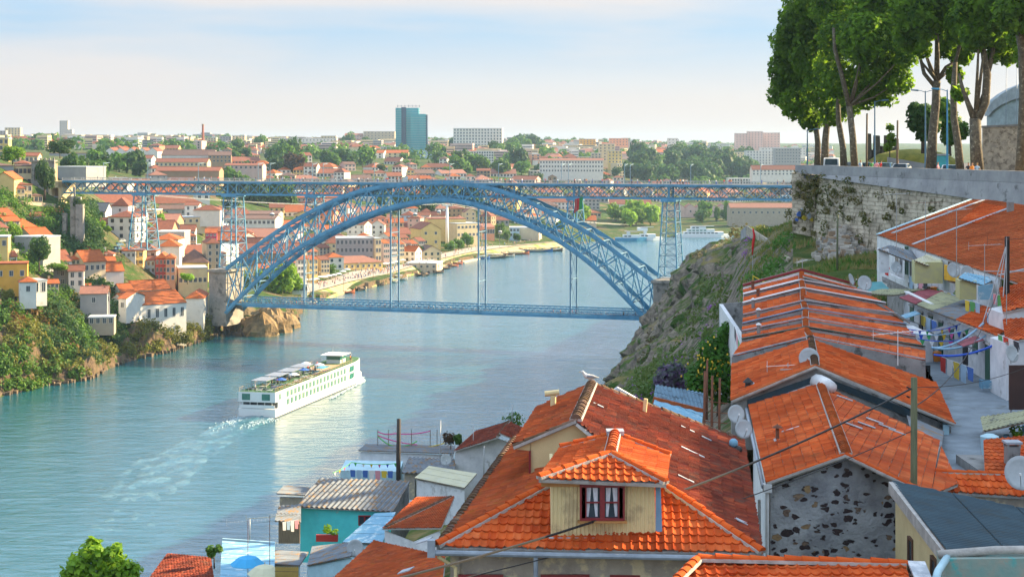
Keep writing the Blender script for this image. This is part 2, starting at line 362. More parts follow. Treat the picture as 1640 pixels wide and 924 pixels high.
LO = tab([(365, 500.6), (402.7, 459.8), (430, 435), (459, 411), (487, 392.5), (515.7, 376.7), (547, 361), (578.5, 347.5), (622, 333.5), (655, 326), (685, 321.8), (720, 320), (762.8, 328), (795, 339), (825.5, 351.5), (857, 364), (888, 380.5), (920, 401), (951, 424), (982, 454), (1013.9, 486), (1040, 514.8)])
def smooth(t, n=60):
 a = [(t[0][0]+(t[-1][0]-t[0][0])*i/n) for i in range(n+1)]; z = [itp(t, s) for s in a]
 for _ in range(3): z = [z[0]]+[(z[i-1]+z[i]*2+z[i+1])/4 for i in range(1, n)]+[z[n]]
 return list(zip(a, z))
UP = smooth(UP); LO = smooth(LO)
def uz(s): return itp(UP, s)
def lz(s): return itp(LO, s)
NP = 26
se = [UP[0][0]+(UP[-1][0]-UP[0][0])*i/NP for i in range(NP+1)]
se[0] = UP[0][0]; sl_ = [LO[0][0]+(LO[-1][0]-LO[0][0])*i/NP for i in range(NP+1)]
def arch(off0, off1, nm):
 """off0 at crown, off1 at springing"""
 def of(s): t = abs(s-SPAN/2)/(SPAN/2); return off0+(off1-off0)*t*t
 r = bpy.data.objects.new(nm, None); COL.objects.link(r); r.parent = br
 for T, w_ in ((UP, .8), (LO, 1.0)):
  c = MB()
  for i in range(len(T)-1):
   a, b_ = T[i], T[i+1]; c.bar(B(a[0], a[1], of(a[0])), B(b_[0]+.05, b_[1], of(b_[0])), .8, w_*.62, up=NB*-1+Vector((0, 0, .01)))
   c.bar(B(a[0], a[1]+w_*.45, of(a[0])), B(b_[0]+.05, b_[1]+w_*.45, of(b_[0])), .12, 1.0)
   c.bar(B(a[0], a[1]-w_*.45, of(a[0])), B(b_[0]+.05, b_[1]-w_*.45, of(b_[0])), .12, 1.0)
  c.build('arch_chord', M_iron, r)
 w_ = MB()
 pu = [B(s, uz(s), of(s)) for s in se]; pl_ = [B(s, lz(s), of(s)) for s in sl_]
 for i in range(NP+1):
  w_.bar(pu[i], pl_[i], .34, .34, up=NB)
 for i in range(NP):
  w_.bar(pu[i], pl_[i+1], .46, .16, up=NB); w_.bar(pl_[i], pu[i+1], .46, .16, up=NB)
  if i < 6 or i > NP-7: # mid members
   w_.bar((pu[i]+pl_[i])/2, (pu[i+1]+pl_[i+1])/2, .22, .22, up=NB)
 w_.build('arch_lattice', M_iron, r)
 return pu, pl_
n_u, n_l = arch(0, -2.2, 'arch_rib'); f_u, f_l = arch(8, 11.5, 'arch_rib')
c = MB()
for A, Bq in ((n_u, f_u), (n_l, f_l)):
 for i in range(NP+1):
  c.bar(A[i], Bq[i], .4, .4)
  if i < NP: c.bar(A[i], Bq[i+1], .22, .22); c.bar(Bq[i], A[i+1], .22, .22)
c.build('cross_bracing', M_iron_d, br)
# upper deck
DW0, DW1 = .9, 7.1
m = MB(); n = 40
for i in range(n):
 a, b_ = S0+(S1-S0)*i/n, S0+(S1-S0)*(i+1)/n
 for (o0, o1, z0, z1) in ((-.3, 8.3, 0, -.45),):
  m.slab([B(a, deckz(a), o0), B(b_, deckz(b_), o0), B(b_, deckz(b_), o1), B(a, deckz(a), o1)], .5)
m.build('upper_deck', M_iron, br)
MB().slab([B(S0, deckz(S0)+.06, 0), B(S1, deckz(S1)+.06, 0), B(S1, deckz(S1)+.06, 8), B(S0, deckz(S0)+.06, 8)], .05).build('deck_paving', M_pave, br)
NPN = 68
for off in (DW0, DW1):
 m = MB()
 top = lambda s: deckz(s)-.75
 bot = lambda s: deckz(s)-5.0
 m.bar(B(S0, top(S0), off), B(S1, top(S1), off), .5, .5); m.bar(B(S0, bot(S0), off), B(S1, bot(S1), off), .55, .7)
 ds = (S1-S0)/NPN
 for i in range(NPN):
  a, b_ = S0+ds*i, S0+ds*(i+1)
  m.bar(B(a, top(a), off), B(b_, bot(b_), off), .26, .12, up=NB); m.bar(B(a, bot(a), off), B(b_, top(b_), off), .26, .12, up=NB)
  m.bar(B(a, top(a), off), B(a, bot(a), off), .16, .16, up=NB)
  # small scalloped brackets under the deck edge
  if off == DW0:
   for q in range(5):
    t0, t1 = q/5, (q+1)/5; y0, y1 = [-.95+.55*math.sin(math.pi*t) for t in (t0, t1)]
    m.bar(B(lerp(a, b_, t0), deckz(a)+y0, -.25), B(lerp(a, b_, t1), deckz(a)+y1, -.25), .12, .3)
 m.build('deck_truss', M_iron if off == DW0 else M_ironk, br)
m = MB()
for i in range(NPN+1):
 a = S0+(S1-S0)*i/NPN; m.bar(B(a, deckz(a)-5, DW0), B(a, deckz(a)-5, DW1), .3, .3); m.bar(B(a, deckz(a)-5, DW0), B(a, deckz(a)-.8, DW1), .14, .14)
m.build('floor_beam', M_ironk, br)
for off in (-.2, 8.2):
 m = MB()
 m.bar(B(S0, deckz(S0)+1.15, off), B(S1, deckz(S1)+1.15, off), .1, .1); m.bar(B(S0, deckz(S0)+.15, off), B(S1, deckz(S1)+.15, off), .1, .1)
 nn = int((S1-S0)/.55)
 for i in range(nn):
  a = S0+(S1-S0)*i/nn; w_ = .22 if i % 8 == 0 else .07; m.bar(B(a, deckz(a), off), B(a, deckz(a)+1.15, off), w_, w_)
 m.build('railing', M_rail, br)
# trestle piers
def trestle(s, zb, zt, wt_, wb, nlev, stone=None, ot=(.9, 7.1), ob=(-.6, 8.6), m_=None):
 r = bpy.data.objects.new('trestle_pier', None); COL.objects.link(r); r.parent = br
 def cn_(i, j, t): return B(s+(wb*(1-t)+wt_*t)/2*(1 if i else -1), zb+(zt-zb)*t, (ob[j]*(1-t)+ot[j]*t))
 lg = MB(); bc = MB()
 for i in (0, 1):
  for j in (0, 1): MB().bar(cn_(i, j, 0), cn_(i, j, 1), .42, .42, up=NB).build('trestle_leg', m_ or M_iron, r)
 lv = [k/nlev for k in range(nlev+1)]
 for k, t in enumerate(lv):
  for p, q in (((0, 0), (1, 0)), ((0, 1), (1, 1)), ((0, 0), (0, 1)), ((1, 0), (1, 1))):
   bc.bar(cn_(*p, t), cn_(*q, t), .22, .22)
   if k < nlev: bc.bar(cn_(*p, t), cn_(*q, lv[k+1]), .14, .14); bc.bar(cn_(*q, t), cn_(*p, lv[k+1]), .14, .14)
 bc.build('trestle_brace', m_ or M_iron_d, r)
 for z_ in (zt-.3,): MB().box(B(s, z_, 4), (wt_+1.2, 8.2, .8), math.atan2(U.y, U.x)).build('cap_beam', M_iron, r)
 return r
zt = 54.2
trestle(bs(222), bp(222, 400).z, zt, 5, 8.4, 6)
trestle(bs(366), bp(366, 430).z+.3, zt, 5, 7.4, 6)
trestle(bs(1070), bp(1070, 447).z+.3, zt-.1, 4.2, 7, 7)
s5 = bs(497); trestle(s5, uz(s5)+.4, zt, 3.6, 4.2, 2)
s6 = bs(916); trestle(s6, uz(s6)+.4, zt, 3.2, 3.8, 2)
# stone bases
def stone(pxa, pxb, pyt, pyb, dep, off=-2.5, nm='stone_pier'):
 a, b_ = bp(pxa, pyt), bp(pxb, pyt); sa, sb_ = bs(pxa), bs(pxb); zb = bp(pxa, pyb).z; ztp = a.z
 m = MB(); rz = math.atan2(U.y, U.x); sm = (sa+sb_)/2; wd = sb_-sa
 m.box(B(sm, (ztp-1+zb)/2, off+dep/2), (wd, dep, ztp-1-zb), rz); m.box(B(sm, ztp-.5, off+dep/2), (wd+1.2, dep+1.2, 1), rz)
 m.box(B(sm, zb+1, off+dep/2), (wd+1, dep+1, 2), rz)
 return m.build(nm, M_stone, br)
stone(340, 367, 431, 520, 14); stone(1049, 1080, 448, 560, 14)
m = MB(); rz = math.atan2(U.y, U.x)
# lower deck
LS0, LS1 = bs(388), bs(1050)
ldz = 12.6
m.slab([B(LS0-12, ldz, -.2), B(LS1+4, ldz, -.2), B(LS1+4, ldz, 8.2), B(LS0-12, ldz, 8.2)], .5); m.build('lower_deck', M_iron, br)
MB().slab([B(LS0-12, ldz+.06, .6), B(LS1+4, ldz+.06, .6), B(LS1+4, ldz+.06, 7.4), B(LS0-12, ldz+.06, 7.4)], .05).build('road_surface', mat('asphalt', (.06, .06, .065)), br)
for off in (-.2, 8.2):
 m = MB(); nn = 70; ds = (LS1-LS0)/nn
 m.bar(B(LS0, ldz+2.1, off), B(LS1, ldz+2.1, off), .3, .4); m.bar(B(LS0, ldz-.7, off), B(LS1, ldz-.7, off), .35, .9); m.bar(B(LS0, ldz+.3, off), B(LS1, ldz+.3, off), .25, .3)
 for i in range(nn):
  a, b_ = LS0+ds*i, LS0+ds*(i+1)
  m.bar(B(a, ldz+.2, off), B(b_, ldz+2.1, off), .2, .1, up=NB); m.bar(B(b_, ldz+.2, off), B(a, ldz+2.1, off), .2, .1, up=NB)
  if i % 2 == 0: m.bar(B(a, ldz-.6, off), B(a, ldz+2.1, off), .18, .18, up=NB)
 m.build('lattice_parapet', M_iron, br)
# hangers
def hanger(px):
 s = bs(px); r = bpy.data.objects.new('hanger', None); COL.objects.link(r); r.parent = br
 z1 = lz(s)-.5; m = MB()
 def pt(j, d, z): return B(s+d, z, (.2, 7.8)[j])
 for j in (0, 1): m.bar(pt(j, 0, ldz), pt(j, 0, z1), .55, .45, up=NB)
 n = max(2, int((z1-ldz)/9)); m2 = MB()
 for k in range(n):
  a, b_ = ldz+2+(z1-ldz-2)*k/n, ldz+2+(z1-ldz-2)*(k+1)/n
  m2.bar(pt(0, 0, b_), pt(1, 0, b_), .25, .3)
  m2.bar(pt(0, 0, a), pt(1, 0, b_), .12, .12); m2.bar(pt(1, 0, a), pt(0, 0, b_), .12, .12)
 m.build('hanger_post', M_iron_d, r); m2.build('hanger_brace', M_iron_d, r)
for px in (487, 625.5, 766, 913.5): hanger(px)
# stout verticals on the deck truss above each pier
for px in (218, 363, 490, 577, 823, 918, 1070):
 s = bs(px)
 for off in (DW0-.15, DW1+.15): MB().bar(B(s, deckz(s)-.4, off), B(s, deckz(s)-5.4, off), .6, .3, up=NB).build('truss_post', M_iron, br)
# white riverside lodge at the foot of the left pier
# ================================================================ BUILDINGS ACROSS THE RIVER
W = {}
def wallm(n, c, **k): W[n] = mat(n+' render wall', c, .9, tuple(x*.86 for x in c), .35, c3=tuple(x*.6 for x in c), s3=.5, t3=.66, **k); return W[n]
wallm('white', (.72, .69, .63)); wallm('cream', (.68, .55, .33)); wallm('yellow', (.72, .52, .2)); wallm('ochre', (.72, .38, .06)); wallm('grey', (.36, .35, .34)); wallm('beige', (.56, .47, .34))
wallm('pink', (.6, .43, .38)); wallm('red', (.5, .07, .06)); wallm('salmon', (.75, .34, .2)); wallm('blue', (.45, .6, .72)); wallm('stone', (.4, .34, .26)); wallm('terracotta', (.62, .2, .1)); wallm('maroon', (.33, .05, .1))
wallm('brown', (.34, .24, .15))
def roofm(n, c, c2): 
 W[n] = mat(n+' roof tiles', c, .85, c2, .8, c3=tuple(x*.45 for x in c2), s3=1.6, t3=.66, rand=.18); return W[n]
roofm('orange', (.4, .1, .014), (.28, .062, .013)); roofm('rust', (.24, .075, .035), (.16, .05, .03)); roofm('dark', (.17, .09, .07), (.1, .06, .05)); roofm('slate', (.07, .09, .12), (.05, .06, .08)); roofm('pale', (.33, .14, .09), (.24, .11, .08))
roofm('metal', (.5, .55, .58), (.38, .42, .46))
M_glass = mat('window glass', (.03, .045, .06), .15, (.05, .07, .09), 2)
M_wfr = mat('window frame', (.7, .68, .64), .6); M_wred = mat('red window joinery', (.28, .03, .03), .5); M_wgrn = mat('dark green joinery', (.03, .12, .07), .5)
M_wbr = mat('brown window joinery', (.14, .07, .04), .6)
WIN = {}
def winmesh(w_, h, fr, style='plain'):
 k = (round(w_, 1), round(h, 1), fr.name, style)
 if k not in WIN:
  m = MB(); f = .11 if w_ > .8 else .08
  m.box((0, -.005, h/2), (w_, .05, h), m=1)
  for x in (-w_/2, w_/2): m.box((x, -.02, h/2), (f, .12, h+f), m=0)
  for z in (0, h): m.box((0, -.022, z), (w_-f, .13, f), m=0)
  m.box((0, -.02, h/2), (f*.7, .1, h-f), m=0)
  if style == 'sill': m.box((0, -.12, -.12), (w_+.3, .3, .12), m=0)
  if style == 'shutter':
   for x in (-w_*.72, w_*.72): m.box((x, -.04, h/2), (w_*.4, .05, h), m=0)
  WIN[k] = m.mesh('window', [fr, M_glass])
 return WIN[k]
ROWS = {}
def building(p, w_, d, h, yaw=0., roof='gable', rh=2., wall='white', rf='orange', win=(3, 2), side=(2, 2), ww=1.0, wh=1.4, fr=None, nm='house', label=None, cat='house', group=None, rank=False,
   ov=.35, base=4., wtop=None, style='plain', chim=0, ridge='x', wallo=None, sidel=None, arch=False):
 """p = point on the ground under the middle of the front wall; the front looks to -y before turning by yaw (degrees)"""
 yw = R(yaw); ca, sa = math.cos(yw), math.sin(yw)
 c = Vector((p[0]-sa*d/2, p[1]+ca*d/2, p[2]))
 r = thing(nm, c, label, cat, group, rank, yw)
 wm = wallo or W[wall]; rm = W[rf] if isinstance(rf, str) else rf
 a, b = w_/2, d/2
 m = MB()
 vs = [(-a, -b, -base), (a, -b, -base), (a, b, -base), (-a, b, -base), (-a, -b, h), (a, -b, h), (a, b, h), (-a, b, h)]
 fs = [(0, 1, 5, 4), (1, 2, 6, 5), (2, 3, 7, 6), (3, 0, 4, 7), (4, 5, 6, 7)]
 m.add(vs, fs)
 if roof == 'gable':
  if ridge == 'x': m.add([(-a, -b, h), (-a, b, h), (-a, 0, h+rh-.02), (a, -b, h), (a, b, h), (a, 0, h+rh-.02)], [(0, 1, 2), (3, 5, 4), (0, 2, 5, 3), (1, 4, 5, 2)])
  else: m.add([(-a, -b, h), (a, -b, h), (0, -b, h+rh-.02), (-a, b, h), (a, b, h), (0, b, h+rh-.02)], [(0, 2, 1), (3, 4, 5), (0, 3, 5, 2), (1, 2, 5, 4)])
 link('wall', m.mesh('wall', wm), r)
 m = MB(); e = ov; t = .16
 if roof == 'gable':
  if ridge == 'x':
   sl = rh/b
   for s in (-1, 1): m.slab([(-a-e, 0, h+rh+.12), (a+e, 0, h+rh+.12), (a+e, s*(b+e), h-sl*e+.12), (-a-e, s*(b+e), h-sl*e+.12)], t)
   m.bar((-a-e, 0, h+rh+.15), (a+e, 0, h+rh+.15), .3, .2)
  else:
   sl = rh/a
   for s in (-1, 1): m.slab([(0, -b-e, h+rh+.12), (0, b+e, h+rh+.12), (s*(a+e), b+e, h-sl*e+.12), (s*(a+e), -b-e, h-sl*e+.12)], t)
   m.bar((0, -b-e, h+rh+.15), (0, b+e, h+rh+.15), .3, .2)
 elif roof == 'hip':
  k = min(a, b)*.95; A, Bq = a+e, b+e
  if a >= b: r0, r1 = (-(a-k), 0, h+rh), (a-k, 0, h+rh)
  else: r0, r1 = (0, -(b-k), h+rh), (0, b-k, h+rh)
  q = [(-A, -Bq, h), (A, -Bq, h), (A, Bq, h), (-A, Bq, h)]; q = q+[(x, y, h+.02) for x, y, _ in q]
  if a >= b: fs = [(0, 1, 5, 4), (1, 2, 5), (2, 3, 4, 5), (3, 0, 4)]
  else: fs = [(0, 1, 4), (1, 2, 5, 4), (2, 3, 5), (3, 0, 4, 5)]
  m.add([(x, y, z+.1) for x, y, z in q[4:]]+[r0, r1], fs); m.slab([(x, y, z+.1) for x, y, z in q[4:]], t)
 elif roof == 'mono':
  m.slab([(-a-e, b+e, h+rh), (a+e, b+e, h+rh), (a+e, -b-e, h+.1), (-a-e, -b-e, h+.1)], t); m.add([(-a, b, h-.1), (a, b, h-.1), (a, b, h+rh-.1), (-a, b, h+rh-.1), (-a, -b, h-.1), (a, -b, h-.1)], [(0, 1, 2, 3), (4, 3, 0), (5, 1, 2)])
 elif roof == 'flat':
  m.slab([(-a-.15, -b-.15, h+.35), (a+.15, -b-.15, h+.35), (a+.15, b+.15, h+.35), (-a-.15, b+.15, h+.35)], .4)
 rr = link('roof', m.mesh('roof', rm), r)
 for q in range(chim):
  cx = (-.5+q)*w_*.35; cm = MB(); cm.box((cx, .1*b, h+rh+.2), (.7, .6, 1.5)); cm.box((cx, .1*b, h+rh+1.0), (.9, .8, .15)); link('chimney', cm.mesh('chimney', wm), rr)
 wmsh = winmesh(ww, wh, fr or M_wfr, style) if (win or side) else None
 def face(nc, nr, ln, ax):
  if not nc or not nr: return
  for j in range(nr):
   z = h-(j+1)*(h/nr)+ (h/nr-wh)*.55
   for i in range(nc):
    x = (i+.5)/nc*ln-ln/2
    if ax == 'f': link('window', wmsh, r, (x, -b-.02, z))
    elif ax == 'r': link('window', wmsh, r, (a+.02, x, z), (0, 0, R(90)))
    else: link('window', wmsh, r, (-a-.02, x, z), (0, 0, R(-90)))
 if win: face(win[0], win[1], w_, 'f')
 if side: face(side[0], side[1], d, 'r')
 if sidel: face(sidel[0], sidel[1], d, 'l')
 return r
def bpx(px, py, fpx, hpx, rpx, yaw=0, d=10., Y=None, **kw):
 """building set by where its front wall's foot stands in the valley and how large it is there"""
 p = P(px, py, Y) if Y else hit(px, py)
 k = F/p.y; return building(p, fpx/k/max(.3, math.cos(R(yaw)+math.atan((px-PX0)/F))), d, hpx/k, yaw, rh=rpx/k, **kw)
# ---- the left bank, one by one
lb0 = 0
LBG = 'buildings on the left bank hillside'
def lb(px, py, fpx, hpx, rpx, yaw, d, label, **kw):
 kw.setdefault('ww', 1.2); kw.setdefault('wh', 1.8)
 return bpx(px, py, fpx, hpx, rpx, yaw, d, label=label, **kw)
# top left cluster
lb(6, 345, 32, 58, 11, 4, 16, 'tall yellow gabled house with small attic window at left edge', Y=668, wall='yellow', rf='orange', win=(0, 0), side=(4, 3), ridge='y')
lb(-4, 300, 50, 34, 6, 20, 18, 'grey sided flat block behind the yellow gabled house', Y=700, wall='grey', rf='dark', win=(0, 0), roof='hip', side=(3, 2))
lb(40, 300, 32, 34, 5, 8, 14, 'cream two storey house with long window band beside stone arcade', Y=705, wall='cream', rf='dark', roof='hip', win=(5, 2), side=(2, 2), fr=M_wbr)
lb(8, 385, 30, 40, 10, 40, 14, 'beige house with orange roof below the yellow gabled house', Y=640, wall='beige', rf='orange', win=(3, 2), side=(3, 2))
lb(-2, 405, 28, 40, 8, 40, 14, 'ivy covered beige house at the left edge', Y=622, wall='stone', rf='rust', win=(2, 1), side=(2, 1))
lb(44, 400, 28, 36, 14, 48, 11, 'pale stone house with orange roof and four slit windows on the slope', Y=645, wall='beige', rf='orange', win=(5, 2), side=(1, 1), ww=.8, roof='hip')
lb(72, 418, 32, 36, 16, 50, 13, 'long pale stone house with two rows of windows and orange roof', Y=632, wall='beige', rf='orange', win=(7, 2), side=(2, 2), ww=.8)
lb(46, 418, 44, 38, 0, -22, 10, 'grey retaining building with blue graffiti below orange roofs', Y=622, wall='grey', rf='metal', roof='flat', win=(0, 0), side=(0, 0))
lb(39, 352, 14, 14, 4, 10, 6, 'small brown shed roof under the arcade', Y=672, wall='brown', rf='rust', win=(1, 1), side=(0, 0))
# arcade ruin and portal of the bridge
def arcade():
 p = P(69, 320, 704); r = thing('stone_arcade', p, 'old stone arcade with three dark arches beside the bridge end', 'arcade'); k = F/704
 def face(nm, x0, x1, z0, z1, arches, d):
  m = MB(); n = len(arches)
  # piers and spandrels built around each opening
  xs_ = [x0]+[v for a in arches for v in (a-1.5, a+1.5)]+[x1]
  for i in range(0, len(xs_), 2): m.box(((xs_[i]+xs_[i+1])/2, 0, (z0+z1)/2), (xs_[i+1]-xs_[i], d, z1-z0))
  for a in arches:
   zt = z0+(z1-z0)*.45; m.box((a, 0, (z1+zt+1.6)/2), (3, d, z1-zt-1.6))
   for s in range(8):
    t0 = math.pi*s/8; m.slab([(a+1.5*math.cos(t0), -d/2, zt+1.5*math.sin(t0)), (a+1.5*math.cos(t0+math.pi/8), -d/2, zt+1.5*math.sin(t0+math.pi/8)), (a+1.5*math.cos(t0+math.pi/8), -d/2, zt+1.62), (a+1.5*math.cos(t0), -d/2, zt+1.62)], (0, d, 0))
  m.v = [(v[0]*.5+p.x, v[1]+p.y, v[2]+p.z) for v in m.v]
  m.build(nm, M_stone, r)
 face('arcade_wall', -9, 9.5, 8, 15.3, (-5.5, 0, 5.5), 1.5); face('lower_wall', -9, 9.5, -2, 7.9, (-5.5, 0), 2)
 MB().box((p.x, p.y+3, p.z+6), (9, 4.4, 17)).build('back_wall', W['brown'], r)
 m = MB(); m.box((p.x, p.y+1, p.z+15.6), (9.8, 5, .5)); [m.box((p.x-4.2+i*1.7, p.y, p.z+16.3), (.6, .6, 1)) for i in range(6)]; m.build('parapet', M_stone, r)
arcade()
def portal():
 s = S0; r = thing('bridge_portal', B(s-3, 50, 4), 'small yellow stone portal with arch at the left end of the upper deck', 'portal'); rz = math.atan2(U.y, U.x)
 m = MB()
 for d_ in (-5.2, -.6): m.box(B(s+d_, 52.5, 4), (1.3, 10, 13), rz)
 m.box(B(s-2.9, 57.7, 4), (5.9, 10, 2.6), rz); m.build('portal_wall', W['cream'], r)
 MB().box(B(s-2.9, 52.5, 5.5), (3.4, 7, 12.4), rz).build('passage', W['brown'], r)
portal()
lb(100, 332, 44, 16, 0, 18, 10, 'stone embankment wall under the left bridge end', Y=701, wall='stone', rf='metal', roof='flat', win=(0, 0), side=(0, 0), cat='wall', nm='embankment_wall', base=8)
lb(110, 286, 54, 18, 0, -20, 16, 'blue grey ramp building with viewing platform behind the bridge end', Y=790, wall='grey', rf='metal', roof='flat', win=(0, 0), side=(0, 0))
# ruined tower & rocks
def ruin():
 p = P(119, 390, 668); r = thing('ruined_tower', p, 'tall ruined stone tower covered in ivy below the left bridge end', 'ruin')
 m = MB(); k = F/668
 m.box((p.x+2.2, p.y, p.z+4), (2.8, 5, 22), .1); m.box((p.x-.6, p.y+1, p.z+5.5), (1.8, 4, 23), .1); m.box((p.x-3.6, p.y, p.z+4.5), (1.5, 3, 14), .1); m.box((p.x+.6, p.y+1, p.z+17.2), (3.6, 3, 1), .1); m.box((p.x-.2, p.y+1, p.z+19.5), (.7, .7, 4), .1)
 m.build('tower_wall', M_stone, r)
ruin()
# middle left
lb(148, 355, 40, 16, 13, 0, 14, 'white house with blue slate roof beside the ruined tower', Y=770, wall='white', rf='slate', win=(4, 1), side=(0, 0))
lb(148, 378, 36, 13, 6, 15, 9, 'small yellow house in front of the slate roofed house', Y=735, wall='yellow', rf='rust', win=(2, 1), side=(1, 1))
lb(192, 372, 26, 42, 13, 0, 12, 'tall pale house with hipped brown roof and two small windows', Y=760, wall='white', rf='rust', roof='hip', win=(1, 3), side=(1, 2), ww=.8, wh=1.2)
lb(160, 402, 26, 12, 7, 24, 9, 'orange walled shed with orange gabled roof beside parked cars', Y=698, wall='ochre', rf='orange', ridge='y', win=(0, 0), side=(2, 1))
lb(100, 432, 30, 14, 16, 40, 12, 'white house with brown gable roof above the dark tree', Y=640, wall='white', rf='rust', win=(2, 1), side=(1, 1))
lb(100, 458, 28, 27, 6, 8, 9, 'grey house with one blue window on the left slope', Y=615, wall='grey', rf='dark', roof='hip', win=(1, 2), side=(1, 1))
lb(122, 460, 24, 26, 8, 12, 9, 'white house with brown roof and brown door on left slope', Y=612, wall='white', rf='rust', win=(2, 2), side=(1, 2))
lb(152, 440, 34, 22, 16, 42, 10, 'narrow beige house with long orange roof above the long white houses', Y=645, wall='beige', rf='orange', win=(4, 1), side=(1, 1))
lb(183, 458, 30, 24, 12, 26, 10, 'white house with tan roof behind the grey cliff house', Y=650, wall='white', rf='orange', win=(0, 0), side=(2, 1))
lb(150, 492, 42, 22, 10, 8, 9, 'grey house with tan roof standing on the cliff edge', Y=601, wall='grey', rf='pale', win=(1, 1), side=(1, 1))
lb(168, 490, 16, 22, 8, 20, 8, 'white gabled end house joined to the grey cliff house', Y=605, wall='white', rf='orange', win=(2, 1), side=(1, 1), ridge='y')
lb(162, 518, 40, 9, 3, 8, 8, 'low flat hut with dark windows under ivy', Y=590, wall='stone', rf='metal', roof='flat', win=(4, 1), side=(1, 1))
# white houses on the cliff at far left
lb(18, 455, 50, 32, 0, 14, 10, 'flat orange ochre house over the cliff at the left edge', Y=562, wall='ochre', rf='orange', roof='flat', win=(3, 1), side=(0, 0))
lb(-6, 400, 36, 20, 0, 10, 9, 'small yellow house with flat roof above the ochre house', Y=590, wall='yellow', rf='metal', roof='flat', win=(3, 1), side=(0, 0))
lb(45, 474, 26, 22, 8, 18, 7, 'white cottage with orange hipped roof on the cliff', Y=548, wall='white', rf='orange', roof='hip', win=(1, 1), side=(1, 1))
lb(64, 470, 22, 20, 0, 35, 9, 'white flat roofed house with blue windows beside the cliff cottage', Y=556, wall='white', rf='metal', roof='flat', win=(2, 1), side=(1, 1), ww=1.3, wh=3.)
# long white houses by the water
bw = lb(252, 517, 92, 30, 17, 38, 17, 'long white riverside warehouse with arched windows and orange roof', Y=627, wall='white', rf='orange', win=(7, 1), side=(0, 0), ww=1.2, wh=3.2, cat='warehouse', base=9, ov=.2, sidel=(0, 0))
lb(196, 500, 12, 22, 8, -15, 14, 'white low house with small orange roof left of the warehouse', Y=612, wall='white', rf='orange', win=(1, 1), side=(0, 0))
lb(240, 478, 66, 14, 13, 34, 14, 'second white warehouse range behind the riverside warehouse', Y=662, wall='white', rf='orange', win=(8, 1), side=(0, 0), ww=.8, wh=1.1, cat='warehouse')
lb(312, 506, 28, 28, 10, 5, 22, 'bluish white warehouse end beside the stone bridge pier', Y=660, wall='white', rf='orange', win=(0, 0), side=(0, 0), cat='warehouse', base=9, roof='hip')
lb(204, 480, 20, 14, 10, 30, 10, 'white house with orange roof behind the low house', Y=640, wall='white', rf='orange', win=(1, 1), side=(1, 1))
# coloured houses in the middle
lb(185, 447, 30, 44, 6, 0, 14, 'yellow apartment house with flat left wing by the waterfront road', Y=700, wall='yellow', rf='rust', roof='hip', win=(2, 3), side=(0, 0), cat='apartment house')
yb = lb(213, 449, 32, 47, 5, 6, 13, 'yellow apartment house with three long balconies', Y=696, wall='yellow', rf='rust', roof='hip', win=(4, 4), side=(2, 4), ww=1.2, wh=1.5, cat='apartment house')
k = 696/F
for j in range(3):
 m = MB(); wv = 32*k; m.box((0, -6.5-.7, 2.6+j*2.9), (wv, 1.4, .9)); link('balcony', m.mesh('balcony', W['yellow']), yb)
lb(238, 449, 20, 32, 5, 4, 12, 'pale blue terraced house with hanging laundry', Y=705, wall='blue', rf='rust', win=(3, 3), side=(0, 0), ww=.9, wh=1.5)
lb(239, 415, 22, 12, 10, 4, 12, 'white house with two red windows above the pale blue house', Y=715, wall='white', rf='rust', roof='hip', win=(2, 1), side=(0, 0), fr=M_wred)
lb(258, 450, 18, 36, 9, 4, 12, 'bright red terraced house with white balcony', Y=703, wall='red', rf='orange', win=(3, 3), side=(0, 0), ww=.9, wh=1.7, roof='hip')
lb(273, 451, 15, 37, 6, 10, 12, 'salmon pink terraced house with light blue windows', Y=700, wall='salmon', rf='orange', win=(2, 3), side=(1, 3), ww=1, wh=1.7, roof='hip', fr=W['blue'])
lb(270, 425, 34, 30, 11, 4, 12, 'tall white house behind the red and pink terraces', Y=730, wall='white', rf='orange', win=(0, 0), side=(0, 0), roof='hip')
lb(265, 402, 40, 18, 9, 0, 14, 'white house with dormers on orange roof below bridge pier', Y=752, wall='white', rf='orange', win=(0, 0), side=(0, 0), roof='hip')
cv = lb(309, 470, 46, 40, 0, 14, 16, 'cream curved restaurant building with terraces left of stone pier', Y=705, wall='cream', rf='metal', roof='flat', win=(6, 1), side=(3, 3), cat='restaurant', base=8)
lb(308, 437, 50, 16, 20, 6, 16, 'yellow hall with big dark hipped roof above the cream restaurant', Y=740, wall='yellow', rf='dark', roof='hip', win=(0, 0), side=(0, 0))
lb(342, 432, 22, 42, 8, 18, 14, 'brown four storey stone house with rust roof beside the bridge pier', Y=745, wall='stone', rf='rust', win=(2, 4), side=(5, 3), roof='hip')
lb(302, 398, 24, 20, 8, 30, 18, 'long brown stone warehouse with rust roof behind the bridge pier', Y=790, wall='brown', rf='rust', win=(5, 2), side=(1, 1), roof='hip')
lb(272, 388, 46, 16, 0, 0, 14, 'grey shed with white canopy roof behind the first bridge pier', Y=775, wall='grey', rf='metal', roof='flat', win=(3, 1), side=(0, 0))
lb(212, 398, 30, 22, 0, 0, 10, 'grey flat garage behind the first bridge pier', Y=765, wall='grey', rf='metal', roof='flat', win=(2, 1), side=(0, 0))
